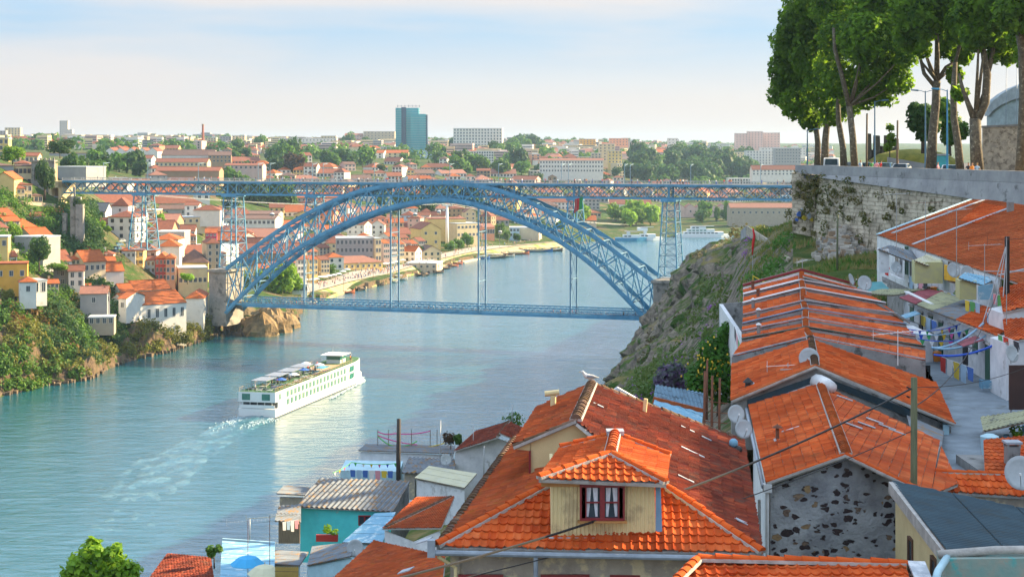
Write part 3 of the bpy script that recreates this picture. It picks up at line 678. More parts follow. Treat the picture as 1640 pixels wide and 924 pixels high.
# houses seen between the two left piers
lb(300, 384, 24, 14, 9, 6, 12, 'white house with three arched windows and small white dome behind', Y=850, wall='white', rf='rust', win=(3, 1), side=(1, 1), ww=1.4, wh=2.6)
lb(338, 388, 18, 15, 6, 8, 10, 'maroon house with six small white windows', Y=840, wall='maroon', rf='orange', win=(3, 2), side=(0, 0), ww=.9, wh=.9)
lb(283, 375, 12, 13, 6, 20, 9, 'grey house with orange gable beside the white arched house', Y=860, wall='grey', rf='orange', ridge='y', win=(1, 1), side=(1, 1))
lb(331, 351, 42, 14, 8, 0, 12, 'bright white house with plain wall and hipped rust roof', Y=930, wall='white', rf='rust', roof='hip', win=(0, 0), side=(0, 0))
lb(307, 348, 22, 19, 4, 4, 12, 'white two storey house with four windows left of the plain white house', Y=950, wall='white', rf='rust', win=(2, 2), side=(1, 2))
lb(249, 366, 64, 10, 12, 0, 22, 'long warehouse with wide faded red roof between the left piers', Y=900, wall='brown', rf='pale', win=(0, 0), side=(0, 0), cat='warehouse')
lb(325, 322, 22, 12, 3, 20, 10, 'white house with two windows just under the deck', Y=1150, wall='white', rf='rust', win=(2, 1), side=(2, 1), ww=2)
lb(280, 345, 50, 10, 6, 6, 14, 'long grey shed row with skylights between the left piers', Y=985, wall='grey', rf='dark', win=(2, 1), side=(0, 0), cat='warehouse')

for i, (px, py, f_, h_, r_, yw, wl, rf2, rt) in enumerate(((30, 322, 20, 20, 6, 30, 'cream', 'rust', 'hip'), (20, 372, 24, 18, 7, 36, 'cream', 'orange', 'gable'), (60, 356, 22, 10, 5, 30, 'stone', 'rust', 'gable'), (92, 352, 18, 12, 5, 20, 'cream', 'orange', 'gable'), (14, 425, 26, 14, 7, 30, 'white', 'rust', 'gable'), (118, 432, 20, 16, 6, 14, 'cream', 'orange', 'hip'), (136, 418, 20, 14, 7, 24, 'yellow', 'orange', 'gable'), (170, 424, 22, 16, 6, 8, 'white', 'rust', 'hip'), (84, 470, 20, 16, 5, 20, 'cream', 'orange', 'gable'), (132, 476, 24, 14, 6, 12, 'white', 'orange', 'gable'), (176, 436, 18, 18, 6, 20, 'beige', 'orange', 'gable'), (206, 416, 22, 14, 6, 10, 'white', 'orange', 'hip'), (226, 408, 20, 12, 6, 10, 'cream', 'rust', 'gable'), (330, 412, 22, 18, 6, 10, 'cream', 'orange', 'hip'), (34, 284, 22, 22, 5, 10, 'cream', 'rust', 'hip'))):
 bpx(px, py, f_, h_, r_, yw, 9, label='small %s hillside house with %s %s roof on the left bank' % (wl, rf2, rt), wall=wl, rf=rf2, roof=rt, win=(3, 2 if h_ > 14 else 1), side=(2, 1), ww=.9, wh=1.3, group=LBG, rank=True, chim=1)
for i, (x0, x1, py, h_) in enumerate(((30, 104, 330, 8), (0, 52, 404, 7), (60, 120, 452, 5), (100, 165, 406, 6))):
 p0, p1 = hit(x0, py), hit(x1, py+6); wl = thing('terrace_wall', p0, 'old stone terrace wall crossing the green slope of the left bank', 'wall', 'terrace walls on the left bank', True); MB().slab([p0-Vector((0, 0, 4)), p1-Vector((0, 0, 4)), p1+Vector((0, 0, h_*.24)), p0+Vector((0, 0, h_*.24))], (0, 1, 0)).build('wall_face', W['stone'], wl)
lb(36, 348, 30, 52, 4, 30, 12, 'tall cream hillside house with three rows of windows beside the yellow gabled house', Y=676, wall='cream', rf='rust', win=(4, 4), side=(1, 3), roof='hip')
lb(58, 344, 20, 30, 4, 20, 10, 'cream house with dark windows below the stone arcade', Y=682, wall='cream', rf='dark', win=(3, 3), side=(1, 2), roof='hip')
lb(2, 262, 22, 40, 0, 10, 14, 'ochre yellow building cut by the left edge of the skyline', Y=800, wall='yellow', rf='metal', win=(3, 4), side=(2, 4), roof='flat')
lb(40, 262, 40, 12, 5, 6, 12, 'long rust roofed house on the hilltop left of the bridge end', Y=860, wall='cream', rf='rust', win=(6, 1), side=(1, 1))
# ================================================================ TREES
def leaf_mat(name, c, c2, tr=.35, sc=1.5, rand=.25):
 m = bpy.data.materials.new(name); m.use_nodes = True; t = m.node_tree; lk = t.links.new; t.nodes.clear()
 co = N(t, 'ShaderNodeTexCoord'); n = N(t, 'ShaderNodeTexNoise'); n.inputs['Scale'].default_value = sc; n.inputs['Detail'].default_value = 5; n.inputs['Roughness'].default_value = .7; lk(co.outputs['Object'], n.inputs['Vector'])
 r = N(t, 'ShaderNodeMapRange'); r.inputs['From Min'].default_value = .36; r.inputs['From Max'].default_value = .64; lk(n.outputs['Fac'], r.inputs['Value'])
 x = N(t, 'ShaderNodeMix', data_type='RGBA'); x.inputs['A'].default_value = c+(1,); x.inputs['B'].default_value = c2+(1,); lk(r.outputs[0], x.inputs['Factor'])
 oi = N(t, 'ShaderNodeObjectInfo'); rr = N(t, 'ShaderNodeMapRange'); rr.inputs['To Min'].default_value = 1-rand; rr.inputs['To Max'].default_value = 1+rand
 hs = N(t, 'ShaderNodeHueSaturation'); lk(oi.outputs['Random'], rr.inputs['Value']); lk(rr.outputs[0], hs.inputs['Value']); lk(x.outputs['Result'], hs.inputs['Color'])
 d = N(t, 'ShaderNodeBsdfPrincipled'); d.inputs['Roughness'].default_value = .6; d.inputs['Specular IOR Level'].default_value = .25; lk(hs.outputs[0], d.inputs['Base Color'])
 tl = N(t, 'ShaderNodeBsdfTranslucent'); hs2 = N(t, 'ShaderNodeHueSaturation'); hs2.inputs['Value'].default_value = 1.6; hs2.inputs['Hue'].default_value = .485; lk(hs.outputs[0], hs2.inputs['Color']); lk(hs2.outputs[0], tl.inputs['Color'])
 ms = N(t, 'ShaderNodeMixShader'); ms.inputs[0].default_value = tr; lk(d.outputs[0], ms.inputs[1]); lk(tl.outputs[0], ms.inputs[2]); ou = N(t, 'ShaderNodeOutputMaterial'); lk(ms.outputs[0], ou.inputs[0])
 return m
M_leaf = leaf_mat('green foliage', (.09, .2, .025), (.045, .12, .016)); M_leafd = leaf_mat('dark foliage', (.05, .12, .025), (.025, .07, .018)); M_leafl = leaf_mat('bright foliage', (.2, .36, .025), (.1, .22, .018))
M_leafo = leaf_mat('olive foliage', (.2, .2, .03), (.09, .12, .02)); M_leafr = leaf_mat('bronze foliage', (.1, .06, .03), (.05, .035, .02)); M_bark = mat('bark', (.12, .09, .065), .95, (.06, .045, .035), 2, bump=.03, bscale=6)
def leaf_cloud(m, rg, n, lobes, size, hollow=.55, squash=1.):
 """n leaf clumps spread on and in a set of ellipsoid lobes (c, r)"""
 tot = sum(l[1]**2 for l in lobes)
 for c, r in lobes:
  c = Vector(c)
  for _ in range(int(n*r*r/tot)):
   d = Vector((rg.gauss(0, 1), rg.gauss(0, 1), rg.gauss(0, 1))).normalized()
   f = noise.noise((c+d*r)*(1.6/r))*.22
   p = c+Vector((d.x, d.y, d.z*squash))*r*(hollow+(1-hollow)*rg.random()**.6+f)
   nrm = (d+Vector((rg.gauss(0, .55), rg.gauss(0, .55), rg.gauss(0, .55)+.3))).normalized()
   a = nrm.cross(Vector((rg.random()-.5, rg.random()-.5, rg.random()-.5))).normalized(); b = nrm.cross(a)
   s = size*(.55+rg.random()*.9); s2 = s*(.5+rg.random()*.4)
   m.add([p-a*s, p-b*s2*.8+a*s*.1, p+a*s, p+b*s2+a*s*.15], [(0, 1, 2, 3)])
def crown_lobes(rg, n, flat=1.):
 L_ = [((0, 0, 1.0), .62)]
 for i in range(n):
  a = 2*math.pi*(i+rg.random()*.7)/n; q = .35+rg.random()*.3; L_.append(((math.cos(a)*q, math.sin(a)*q, .7+rg.random()*.75*flat), .3+rg.random()*.22))
 return L_
CR = {}
def crown(kind, matn):
 k = (kind, matn.name)
 if k not in CR:
  rg = random.Random(kind*13+5); m = MB(); base, det = kind % 10, kind//10
  leaf_cloud(m, rg, (650, 2200, 5000)[det], crown_lobes(rg, 7+base), (.17, .085, .052)[det])
  CR[k] = m.mesh('crown', matn, fix=False)
 return CR[k]
TRK = {}
def tree(p, h, wd, label, matn=None, det=0, group=None, rank=True, nm='tree', trunkf=.1):
 base = rnd.randrange(5); matn = matn or M_leaf
 r = thing(nm, p, label, 'tree', group, rank)
 ch = h*(1-trunkf)/1.45
 link('crown', crown(base+det*10, matn), r, (0, 0, h*trunkf-ch*.25), (0, 0, rnd.random()*6), (wd/1.7, wd/1.7, ch*1.06))
 if 't' not in TRK:
  m = MB(); m.tube([(0, 0, -.15), (.01, 0, .3), (-.02, .01, .7), (0, 0, 1)], [.05, .035, .028, .015], 6); TRK['t'] = m.mesh('trunk', M_bark, smooth=True)
 link('trunk', TRK['t'], r, (0, 0, -.4), (0, 0, rnd.random()*6), (h*.8, h*.8, h*.75))
 return r
def tpx(px, py, wpx, hpx, label, matn=None, Y=None, det=0, **kw):
 p = P(px, py, Y) if Y else hit(px, py)
 if p is None: return
 k = F/p.y; return tree(p, hpx/k, wpx/k, label, matn, det, **kw)
# ================================================================ THE FAR TOWN
def far(px, py, fpx, hpx, rpx, yaw, d, label, **kw):
 kw.setdefault('ww', 1.6); kw.setdefault('wh', 1.8); kw.setdefault('cat', 'building'); kw.setdefault('nm', 'building'); kw.setdefault('base', 8)
 return bpx(px, py, fpx, hpx, rpx, yaw, d, label=label, **kw)
AP = dict(cat='apartment block', nm='apartment_block', roof='flat', rf='metal')
M_tglass = mat('teal curtain wall', (.05, .36, .4), .25, (.03, .24, .3), .08, spec=.7, stretch=(1, 1, .3)); M_tdark = mat('dark blue curtain wall', (.02, .07, .14), .25)
# glass tower
def tower():
 Y = 2500; k = F/Y; p = P(658, 246, Y); r = thing('glass_tower', p, 'twin teal glass office towers rising above the skyline', 'tower')
 def blk(x0, x1, pt, d, y0, mt, nm):
  w_ = (x1-x0)/k; h = (246-pt)/k; m = MB(); cx = p.x+((x0+x1)/2-658)/k
  m.box((cx, p.y+y0+d/2, p.z+h/2-6), (w_, d, h+12), 0); return m.build(nm, mt, r), cx, w_, h, y0
 for (x0, x1, pt, d, y0) in ((633, 670, 173, 30, 6), (658, 682, 183, 24, -6)):
  o_, cx, w_, h, y0 = blk(x0, x1, pt, d, y0, M_tglass, 'glass_block')
  n = int(h/3.4); m = MB()
  for i in range(n): m.box((cx, p.y+y0-.1, p.z+i*3.4), (w_+.1, .3, .55)); m.box((cx+w_/2+.1, p.y+y0+d/2, p.z+i*3.4), (.3, d, .55))
  m.build('floor_band', mat('pale teal spandrel', (.2, .42, .44), .4), r)
 blk(642.5, 650, 172, 4, 4.5, M_tdark, 'dark_column'); blk(681, 684.5, 184, 20, -3, M_tdark, 'dark_column')
 m = MB()
 for i in range(7): m.bar((p.x-20+i*5.3, p.y+15, p.z+(246-172)/k), (p.x-20+i*5.3, p.y+15, p.z+(246-168)/k), .5)
 m.bar((p.x-20, p.y+15, p.z+(246-170)/k), (p.x+12, p.y+15, p.z+(246-170)/k), .4); m.build('roof_mast', M_tdark, r)
tower()
far(765, 240, 78, 34, 0, -6, 18, 'long white hotel slab with rows of windows right of the glass tower', Y=2700, wall='white', win=(16, 7), side=(2, 6), ww=2.2, wh=2.6, **AP)
far(102, 222, 13, 28, 0, 5, 14, 'white high rise with stepped shoulder on the left skyline', Y=2600, wall='white', win=(4, 9), side=(2, 8), **AP)
far(110, 222, 11, 14, 0, 5, 14, 'low white shoulder block joined to the left high rise', Y=2560, wall='white', win=(3, 4), side=(2, 4), **AP)
far(20, 220, 24, 15, 0, 5, 14, 'cream apartment block on the skyline at the left edge', Y=2500, wall='cream', win=(5, 4), side=(2, 4), **AP)
far(2, 224, 14, 14, 0, 5, 14, 'grey apartment block cut by the left edge', Y=2450, wall='grey', win=(3, 4), side=(2, 4), **AP)
far(335, 243, 22, 22, 0, 0, 14, 'beige apartment tower beside the brick chimney', Y=2500, wall='cream', win=(5, 7), side=(2, 7), **AP)
far(361, 241, 18, 22, 0, 0, 14, 'grey and cream apartment tower, left one of a joined pair', Y=2480, wall='grey', win=(4, 7), side=(0, 0), **AP)
far(382, 241, 20, 23, 0, 0, 14, 'cream apartment tower, right one of a joined pair', Y=2470, wall='cream', win=(4, 7), side=(2, 7), **AP)
far(607, 229, 50, 18, 0, -8, 20, 'large beige apartment block left of the glass tower', Y=3000, wall='beige', win=(9, 4), side=(3, 4), **AP)
far(566, 229, 28, 12, 3, 0, 20, 'pale pink apartment block with red roof on the skyline', Y=3000, wall='pink', rf='pale', win=(6, 3), cat='apartment block', nm='apartment_block')
far(526, 228, 24, 10, 0, 0, 20, 'rounded cream block on the skyline left of the glass tower', Y=3000, wall='cream', win=(5, 2), **AP)
far(500, 234, 78, 12, 0, 0, 18, 'long white low apartment row left of the glass tower', Y=2700, wall='white', win=(14, 2), **AP)
far(1188, 238, 20, 24, 0, 0, 18, 'pink stepped apartment tower, left part of the right skyline cluster', Y=3300, wall='pink', win=(4, 6), **AP)
far(1210, 238, 24, 27, 0, 0, 18, 'pink stepped apartment tower, middle of the right skyline cluster', Y=3320, wall='pink', win=(5, 7), **AP)
far(1236, 238, 26, 25, 0, 0, 18, 'pink stepped apartment tower, right part of the right skyline cluster', Y=3340, wall='pink', win=(5, 6), **AP)
far(1078, 236, 16, 14, 0, 0, 18, 'small white block standing alone on the skyline above the wood', Y=3100, wall='white', win=(3, 3), **AP)
far(991, 234, 30, 12, 0, 0, 18, 'salmon apartment block on the skyline above the yellow block', Y=3000, wall='salmon', win=(6, 3), **AP)
far(941, 232, 26, 9, 0, 0, 18, 'ochre apartment block on the skyline', Y=3050, wall='ochre', win=(5, 3), **AP)
far(1020, 239, 26, 12, 0, 0, 16, 'pink and white apartment block beside the salmon block', Y=2800, wall='pink', win=(5, 3), **AP)
far(972, 258, 26, 27, 0, 0, 14, 'cream apartment tower above the long white terrace', Y=2150, wall='cream', win=(4, 6), side=(2, 5), **AP)
far(985, 262, 22, 20, 0, 0, 14, 'yellow cream apartment block with stepped front', Y=2080, wall='yellow', win=(4, 4), side=(2, 4), **AP)
far(955, 262, 16, 16, 0, 0, 14, 'beige apartment block left of the cream tower', Y=2100, wall='beige', win=(3, 4), **AP)
far(915, 277, 102, 20, 3, -3, 12, 'long white terrace of flats with rows of windows above the deck', Y=1850, wall='white', rf='pale', win=(22, 3), side=(2, 3), cat='apartment block', nm='apartment_block')
far(1225, 264, 58, 22, 0, 4, 16, 'long white apartment block on the right above the bridge deck', Y=2300, wall='white', win=(12, 5), side=(2, 4), **AP)
far(1262, 262, 40, 24, 0, 4, 16, 'pale grey apartment block at the far right above the deck', Y=2250, wall='grey', win=(9, 5), side=(2, 4), **AP)
far(1188, 262, 34, 18, 0, 4, 16, 'cream apartment block right of the wood', Y=2350, wall='cream', win=(7, 4), side=(2, 4), **AP)
far(1142, 249, 26, 14, 0, 4, 16, 'white stepped apartment block behind the wood', Y=2700, wall='white', win=(5, 3), **AP)
far(1113, 246, 22, 12, 0, 4, 16, 'cream and blue apartment block behind the wood', Y=2800, wall='blue', win=(5, 3), **AP)
far(1240, 281, 70, 9, 7, 3, 14, 'long white building with rust roof above the right end of the deck', Y=1900, wall='white', rf='rust', win=(12, 2), side=(0, 0))
far(1255, 249, 70, 12, 0, 4, 16, 'white apartment row under the pink towers', Y=2800, wall='white', win=(14, 3), **AP)
# industrial sheds
for i in range(5):
 far(176+i*17, 252, 16.5, 9, 6, 0, 30, 'white gabled bay of the saw tooth factory', Y=1650, wall='white', rf='rust', ridge='y', win=(0, 0), side=(0, 0), cat='factory bay', nm='factory_bay', group='joined factory bays', rank=True, ov=.1)
far(118, 268, 76, 22, 0, 0, 20, 'long blue grey factory wall left of the saw tooth bays', Y=1500, wall='grey', rf='rust', roof='flat', win=(0, 0), side=(0, 0), cat='factory')
far(300, 260, 82, 11, 9, 0, 26, 'long white factory hall with brown roof', Y=1560, wall='white', rf='dark', win=(0, 0), side=(0, 0), cat='factory')
far(352, 261, 36, 12, 6, 8, 24, 'brick brown factory hall with pitched roof', Y=1540, wall='brown', rf='dark', win=(6, 2), side=(0, 0), cat='factory')
far(290, 268, 82, 8, 6, 0, 18, 'long cream factory shed in front of the factory hall', Y=1420, wall='cream', rf='rust', win=(12, 1), side=(0, 0), cat='factory')
far(218, 262, 48, 8, 5, 0, 18, 'low white factory shed with rust roof', Y=1480, wall='white', rf='rust', win=(8, 1), side=(0, 0), cat='factory')
far(390, 272, 60, 7, 3, 0, 18, 'long pale shed just behind the upper deck', Y=1350, wall='pink', rf='rust', win=(8, 1), side=(0, 0), cat='factory')
far(300, 281, 100, 7, 6, 0, 20, 'wide rust roofed shed rising behind the upper deck railing', Y=1250, wall='brown', rf='rust', win=(0, 0), side=(0, 0), cat='factory')
# brick chimney
def chimney():
 p = P(325, 245, 2300); r = thing('brick_chimney', p, 'tall slim red brick factory chimney on the skyline', 'chimney'); k = F/2300
 MB().tube([p+Vector((0, 0, -4)), p+Vector((0, 0, 44/k))], [2.4, 1.3], 10).build('stack', mat('chimney brick', (.42, .14, .08), .9), r); MB().tube([p+Vector((0, 0, 43.6/k)), p+Vector((0, 0, 46/k))], [1.7, 1.7], 10).build('cap', W['brown'], r)
chimney()
# waterfront
far(568, 420, 60, 38, 0, 6, 20, 'grey three storey palace on the quay with flat cornice', Y=975, wall='grey', rf='metal', roof='flat', win=(9, 3), side=(4, 3), ww=1.3, wh=2.2, cat='palace')
far(606, 420, 9, 38, 0, 30, 18, 'sunlit cream end wing of the grey quay palace', Y=975, wall='cream', rf='metal', roof='flat', win=(2, 3), side=(0, 0), ww=1.2, wh=2.2, cat='palace')
far(716, 389, 60, 38, 8, 8, 26, 'big yellow lodge with cream gable on the quay', Y=1190, wall='yellow', rf='rust', win=(5, 1), side=(3, 3), cat='lodge', roof='flat')
far(690, 395, 32, 28, 10, 20, 22, 'yellow lodge with rust roof beside the big yellow lodge', Y=1130, wall='yellow', rf='rust', ridge='y', win=(2, 2), side=(3, 2), cat='lodge')
far(750, 382, 36, 24, 0, 34, 16, 'cream walled lodge front with stepped gable', Y=1185, wall='cream', rf='metal', roof='flat', win=(6, 2), side=(1, 1), cat='lodge')
far(775, 379, 34, 15, 5, 22, 16, 'row of salmon quay houses with white window frames', Y=1250, wall='salmon', rf='pale', win=(9, 1), side=(0, 0), wh=3)
far(843, 385, 40, 20, 0, -8, 18, 'modern beige concrete box building by the quay', Y=1300, wall='beige', rf='metal', roof='flat', win=(0, 0), side=(0, 0))
far(824, 380, 16, 15, 0, 0, 18, 'blue grey glass fronted pavilion joined to the beige box', Y=1290, wall='blue', rf='metal', roof='flat', win=(3, 2), side=(0, 0))
far(880, 384, 40, 14, 0, 0, 14, 'low dark market hall on the quay behind the arch', Y=1340, wall='brown', rf='dark', roof='flat', win=(0, 0), side=(0, 0))
QC = ['cream', 'white', 'beige', 'white', 'yellow', 'cream', 'pink', 'white', 'cream', 'white', 'blue', 'beige', 'grey']
QX = [(425, 452, 18, 30, 800), (446, 449, 17, 32, 815), (466, 446, 17, 34, 830), (484, 444, 17, 38, 850), (502, 441, 16, 34, 870), (521, 437, 16, 28, 900), (619, 415, 11, 34, 1000), (631, 413, 11, 32, 1015), (643, 411, 10, 27, 1030), (654, 409, 9, 26, 1045), (664, 407, 11, 22, 1060), (676, 404, 12, 24, 1085), (500, 424, 20, 28, 930), (478, 424, 20, 26, 925), (455, 428, 20, 26, 900), (520, 412, 20, 20, 980), (628, 398, 14, 26, 1080), (648, 396, 16, 20, 1090)]
for i, (px, py, w_, h_, Y) in enumerate(QX):
 far(px, py, w_*.85, h_*.75, 5, 32, 12, '%s quay front house with %s roof seen through the arch' % (QC[i % 13], ('orange', 'rust')[i % 2]), Y=Y, wall=QC[i % 13], rf=('orange', 'rust')[i % 2], win=(3, 3), side=(1, 1), ww=1.1, wh=1.6, cat='house', nm='house', rank=True, group='houses along the far quay', sidel=(1, 2))
# right side quay warehouses
far(875, 336, 84, 12, 6, 0, 20, 'long white building with window row under the deck right of the flag', Y=1560, wall='white', rf='rust', win=(14, 2), side=(0, 0))
far(1010, 345, 66, 18, 7, 0, 22, 'long white lodge with pale roof behind the quay trees', Y=1600, wall='white', rf='rust', win=(6, 1), side=(0, 0), cat='lodge')
for i in range(9):
 far(1072+i*17, 345-(i > 5)*1, 16.6, 12, 6, 0, 22, 'gabled stone wine lodge bay near the far quay', Y=1620, wall='pink' if i % 3 else 'beige', rf='pale', ridge='y', win=(1, 1), side=(0, 0), cat='lodge', group='wine lodge bays by the far quay', rank=True, ov=.1)
far(1225, 349, 110, 16, 7, 0, 22, 'long stone lodge at the right end of the far quay', Y=1500, wall='stone', rf='pale', win=(12, 1), side=(0, 0), cat='lodge')
far(700, 305, 46, 7, 6, 0, 20, 'long rust roofed shed seen between deck and arch crown', Y=1500, wall='brown', rf='rust', win=(0, 0), side=(0, 0), cat='warehouse')
far(398, 362, 84, 11, 5, 0, 26, 'white fronted warehouse with long flat rust roof left of the arch', Y=1040, wall='white', rf='dark', win=(12, 1), side=(0, 0), cat='warehouse')
far(412, 350, 66, 7, 4, 0, 26, 'grey warehouse with dark roof above the white fronted one', Y=1100, wall='grey', rf='dark', win=(0, 0), side=(0, 0), cat='warehouse')
far(360, 392, 180, 12, 12, 0, 30, 'very wide faded pink roofed lodge left of the arch', Y=960, wall='grey', rf='pale', win=(0, 0), side=(0, 0), cat='lodge')
far(420, 418, 120, 12, 14, 0, 30, 'wide rust roofed lodge behind the foot of the arch', Y=880, wall='brown', rf='rust', win=(0, 0), side=(0, 0), cat='lodge')
# ---- the rest of the town, house by house
used = []
for o_ in list(COL.objects):
 if o_.parent is None and o_.get('category') and o_.location.y > 300 and o_.get('category') not in ('bridge',): x, y = proj(o_.location); used.append((x, y, 16 if o_.location.y < 1400 else 9))
WC = ['white']*5+['cream', 'beige', 'grey', 'grey', 'yellow', 'pink', 'blue', 'brown', 'salmon']
RCc = ['orange']*3+['rust']*6+['dark', 'pale', 'pale', 'metal']
def zone(px, py):
 """None where trees or explicit things stand; otherwise density"""
 if 600 < px < 770 and 325 < py < 348: return 0
 if 340 < px < 475 and 300 < py < 342: return 0
 if 1000 < px < 1205 and 246 < py < 296: return 0
 if 380 < px < 480 and 245 < py < 283: return .2
 if 780 < px < 870 and 235 < py < 256: return .15
 if 480 < px < 1000 and 235 < py < 252: return .35
 if 100 < px < 240 and 262 < py < 300: return 0
 if px > 780 and py > 362: return 0
 if px > 960 and py > 330: return 0
 if px > 700 and py > 395: return 0
 return .95
cnt = 0
py = 432.
HT = {}
while py > 246:
 step = 12 if py > 330 else (10 if py > 262 else 7)
 px = 170+rnd.random()*20
 while px < 1275:
  q = hit(px, py-.01) if (px > 300 or py < 395) else None
  px_step = 16
  if q is not None and q.y > 740:
   k = F/q.y; wd = rnd.choice([9, 10, 12, 14, 18, 26, 34]) if q.y < 2000 else rnd.choice([18, 24, 32]); px_step = wd*k*1.02+rnd.random()*6
   if rnd.random() < zone(px, py) and not any(abs(u[0]-px) < u[2]*.9 and abs(u[1]-py) < u[2]*.3 for u in used) and cnt < 300:
    wc, rc = rnd.choice(WC), rnd.choice(RCc); nf = rnd.choice([1, 2, 2, 3]); rt = rnd.choice(['gable', 'gable', 'hip', 'hip']) if rc != 'metal' else 'flat'
    if q.y > 2000 and rnd.random() < .45: rt = 'flat'; rc = 'metal'; nf = rnd.choice([3, 4, 5]); 
    if wd > 16 and q.y < 2000: nf = 1
    h_ = nf*3+.6
    reg = 'left of the arch' if px < 400 and py > 310 else 'inside the arch' if py > 310 and px < 900 else 'below the deck at right' if px > 900 and py > 300 else 'on the slope above the deck' if py > 250 else 'near the skyline'
    sz = 'long' if wd > 16 else 'small' if nf == 1 else 'tall' if nf > 2 else ''
    lab = ' '.join(x for x in (sz, wc, 'house,', {'metal': 'flat grey'}.get(rc, rc), 'roof,', reg) if x)
    nw = max(1, int(wd/3.2)); far_ = q.y > 2100
    building(q, wd, (rnd.uniform(10, 14) if wd < 16 else rnd.uniform(16, 24)), h_, rnd.choice([0, 6, 14, -8, 24, 32, -20]), rt, (rnd.uniform(2.2, 3.4) if wd < 16 else rnd.uniform(3.4, 5)), wc, rc, (nw if not far_ else max(1, nw//2), nf), (2, nf) if q.y < 1500 else (0, 0), 1.3 if q.y < 1500 else 2., 1.5 if q.y < 1500 else 1.9,
      nm='house', label=lab, cat='house', rank=True, ridge=rnd.choice(['x', 'x', 'y']) if wd < 14 else 'x', base=5, fr=rnd.choice([M_wfr, M_wbr, M_wgrn]))
    cnt += 1
  px += px_step
 py -= step
print('fill houses', cnt)
# ---- the far town on the horizon: too many and too small to tell apart
def fartown():
 ms = [W[x] for x in ('white', 'cream', 'beige', 'pink', 'grey', 'rust', 'orange', 'pale')]; m = MB(); rg = random.Random(3)
 for i in range(2600):
  px = rg.uniform(-150, 1330); Y = rg.choice([rg.uniform(2150, 3400), rg.uniform(2600, 4600)]); X = (px-PX0)*Y/F; z = TL(X, Y, False)
  if 600 < px < 720 and Y < 2700: continue
  if 990 < px < 1205 and Y < 2500: continue
  w_, d, h = rg.choice([10, 14, 20, 30]), 12, rg.choice([6, 6, 7, 9, 9, 12, 16])*rg.uniform(.85, 1.15); rz = rg.uniform(-.5, .5); a = rg.choice([0, 0, 0, 0, 1, 1, 1, 2, 3, 4])
  m.box((X, Y, z+h/2-2), (w_, d, h+4), rz, a)
  if h < 11 and rg.random() < .85:
   b_ = rg.choice([5, 5, 6, 7]); co, si = math.cos(rz), math.sin(rz); q = [(X+x*co-y*si, Y+x*si+y*co, z+zz) for x, y, zz in ((-w_/2-.4, -d/2-.4, h), (w_/2+.4, -d/2-.4, h), (w_/2+.4, d/2+.4, h), (-w_/2-.4, d/2+.4, h), (-w_/2+3, 0, h+3.2), (w_/2-3, 0, h+3.2))]
   m.add(q, [(0, 1, 5, 4), (1, 2, 5), (2, 3, 4, 5), (3, 0, 4), (0, 3, 2, 1)], b_)
  else:
   for f in range(int(h/3)): m.box((X, Y, z+1.6+f*3), (w_*.9, d+.1, 1.2), rz, 8); m.box((X, Y, z+1.6+f*3), (w_+.1, d*.8, 1.2), rz, 8)
 tag(m.build('far_town', ms+[M_glass], fix=False), kind='stuff')
fartown()
def farwood():
 m = MB(); rg = random.Random(4)
 for i in range(420):
  px = rg.uniform(-200, 1330); Y = rg.uniform(2000, 4800); X = (px-PX0)*Y/F; z = TL(X, Y, False); r_ = rg.uniform(5, 11)
  for q in range(rg.choice([1, 2, 4])): leaf_cloud(m, rg, 60, [((X+rg.uniform(-18, 18), Y+rg.uniform(-10, 10), z+r_*.6), r_)], r_*.3)
 tag(m.build('far_woods', M_leaf, fix=False), kind='stuff')
farwood()
# ---- trees over there
TG = 'trees across the river'
def grove(n, x0, x1, y0, y1, w0, w1, what, matn=None, det=0, Y=None):
 for i in range(n):
  px, py = rnd.uniform(x0, x1), rnd.uniform(y0, y1); w_ = rnd.uniform(w0, w1)
  tpx(px, py, w_, w_*rnd.uniform(.85, 1.15), what, matn or rnd.choice([M_leaf, M_leafd, M_leaf, M_leafd]), Y, det)
grove(58, 1008, 1205, 262, 296, 20, 34, 'dark tree in the wood above the right of the deck', M_leafd)
grove(12, 1030, 1200, 256, 264, 16, 24, 'tree on the top edge of the wood')
grove(16, 110, 235, 275, 290, 22, 34, 'broad tree behind the left end of the bridge')
grove(9, 395, 485, 262, 282, 26, 42, 'large green tree above the upper deck left of centre')
tpx(471, 282, 36, 34, 'bronze leaved tree above the upper deck', M_leafr)
grove(7, 520, 600, 258, 270, 22, 32, 'round tree on the slope left of the glass tower')
grove(12, 690, 800, 240, 262, 14, 22, 'tree on the slope below the white hotel slab')
grove(16, 790, 870, 240, 254, 16, 26, 'tree of the green ridge right of the hotel slab')
grove(10, 700, 850, 268, 284, 22, 34, 'dark round tree behind the deck right of centre')
grove(10, 600, 790, 262, 284, 12, 20, 'tree among the houses above the deck')
grove(14, 360, 470, 300, 340, 26, 38, 'tree on the green slope below the deck left of the arch', None)
grove(20, 600, 765, 322, 346, 18, 28, 'tree of the dark wooded slope inside the arch', M_leafd)
grove(10, 920, 1060, 352, 364, 20, 32, 'bright tree in the row behind the moored ships', M_leafl)
grove(5, 1100, 1260, 350, 362, 16, 26, 'tree on the far quay at the right', M_leaf)
tpx(1167, 358, 14, 34, 'tall slim poplar on the far quay', M_leaf); tpx(1148, 356, 10, 24, 'small poplar left of the tall poplar', M_leaf)
grove(10, 860, 1000, 262, 300, 14, 24, 'tree between the houses behind the deck right of centre')
grove(14, 200, 560, 232, 262, 14, 24, 'tree among the houses of the upper town')
grove(14, 560, 980, 228, 240, 10, 18, 'tree on the far ridge')
grove(8, 205, 260, 360, 382, 12, 18, 'garden tree behind the first bridge pier', M_leafl)
grove(8, 480, 900, 350, 380, 12, 18, 'small tree among the town houses inside the arch')
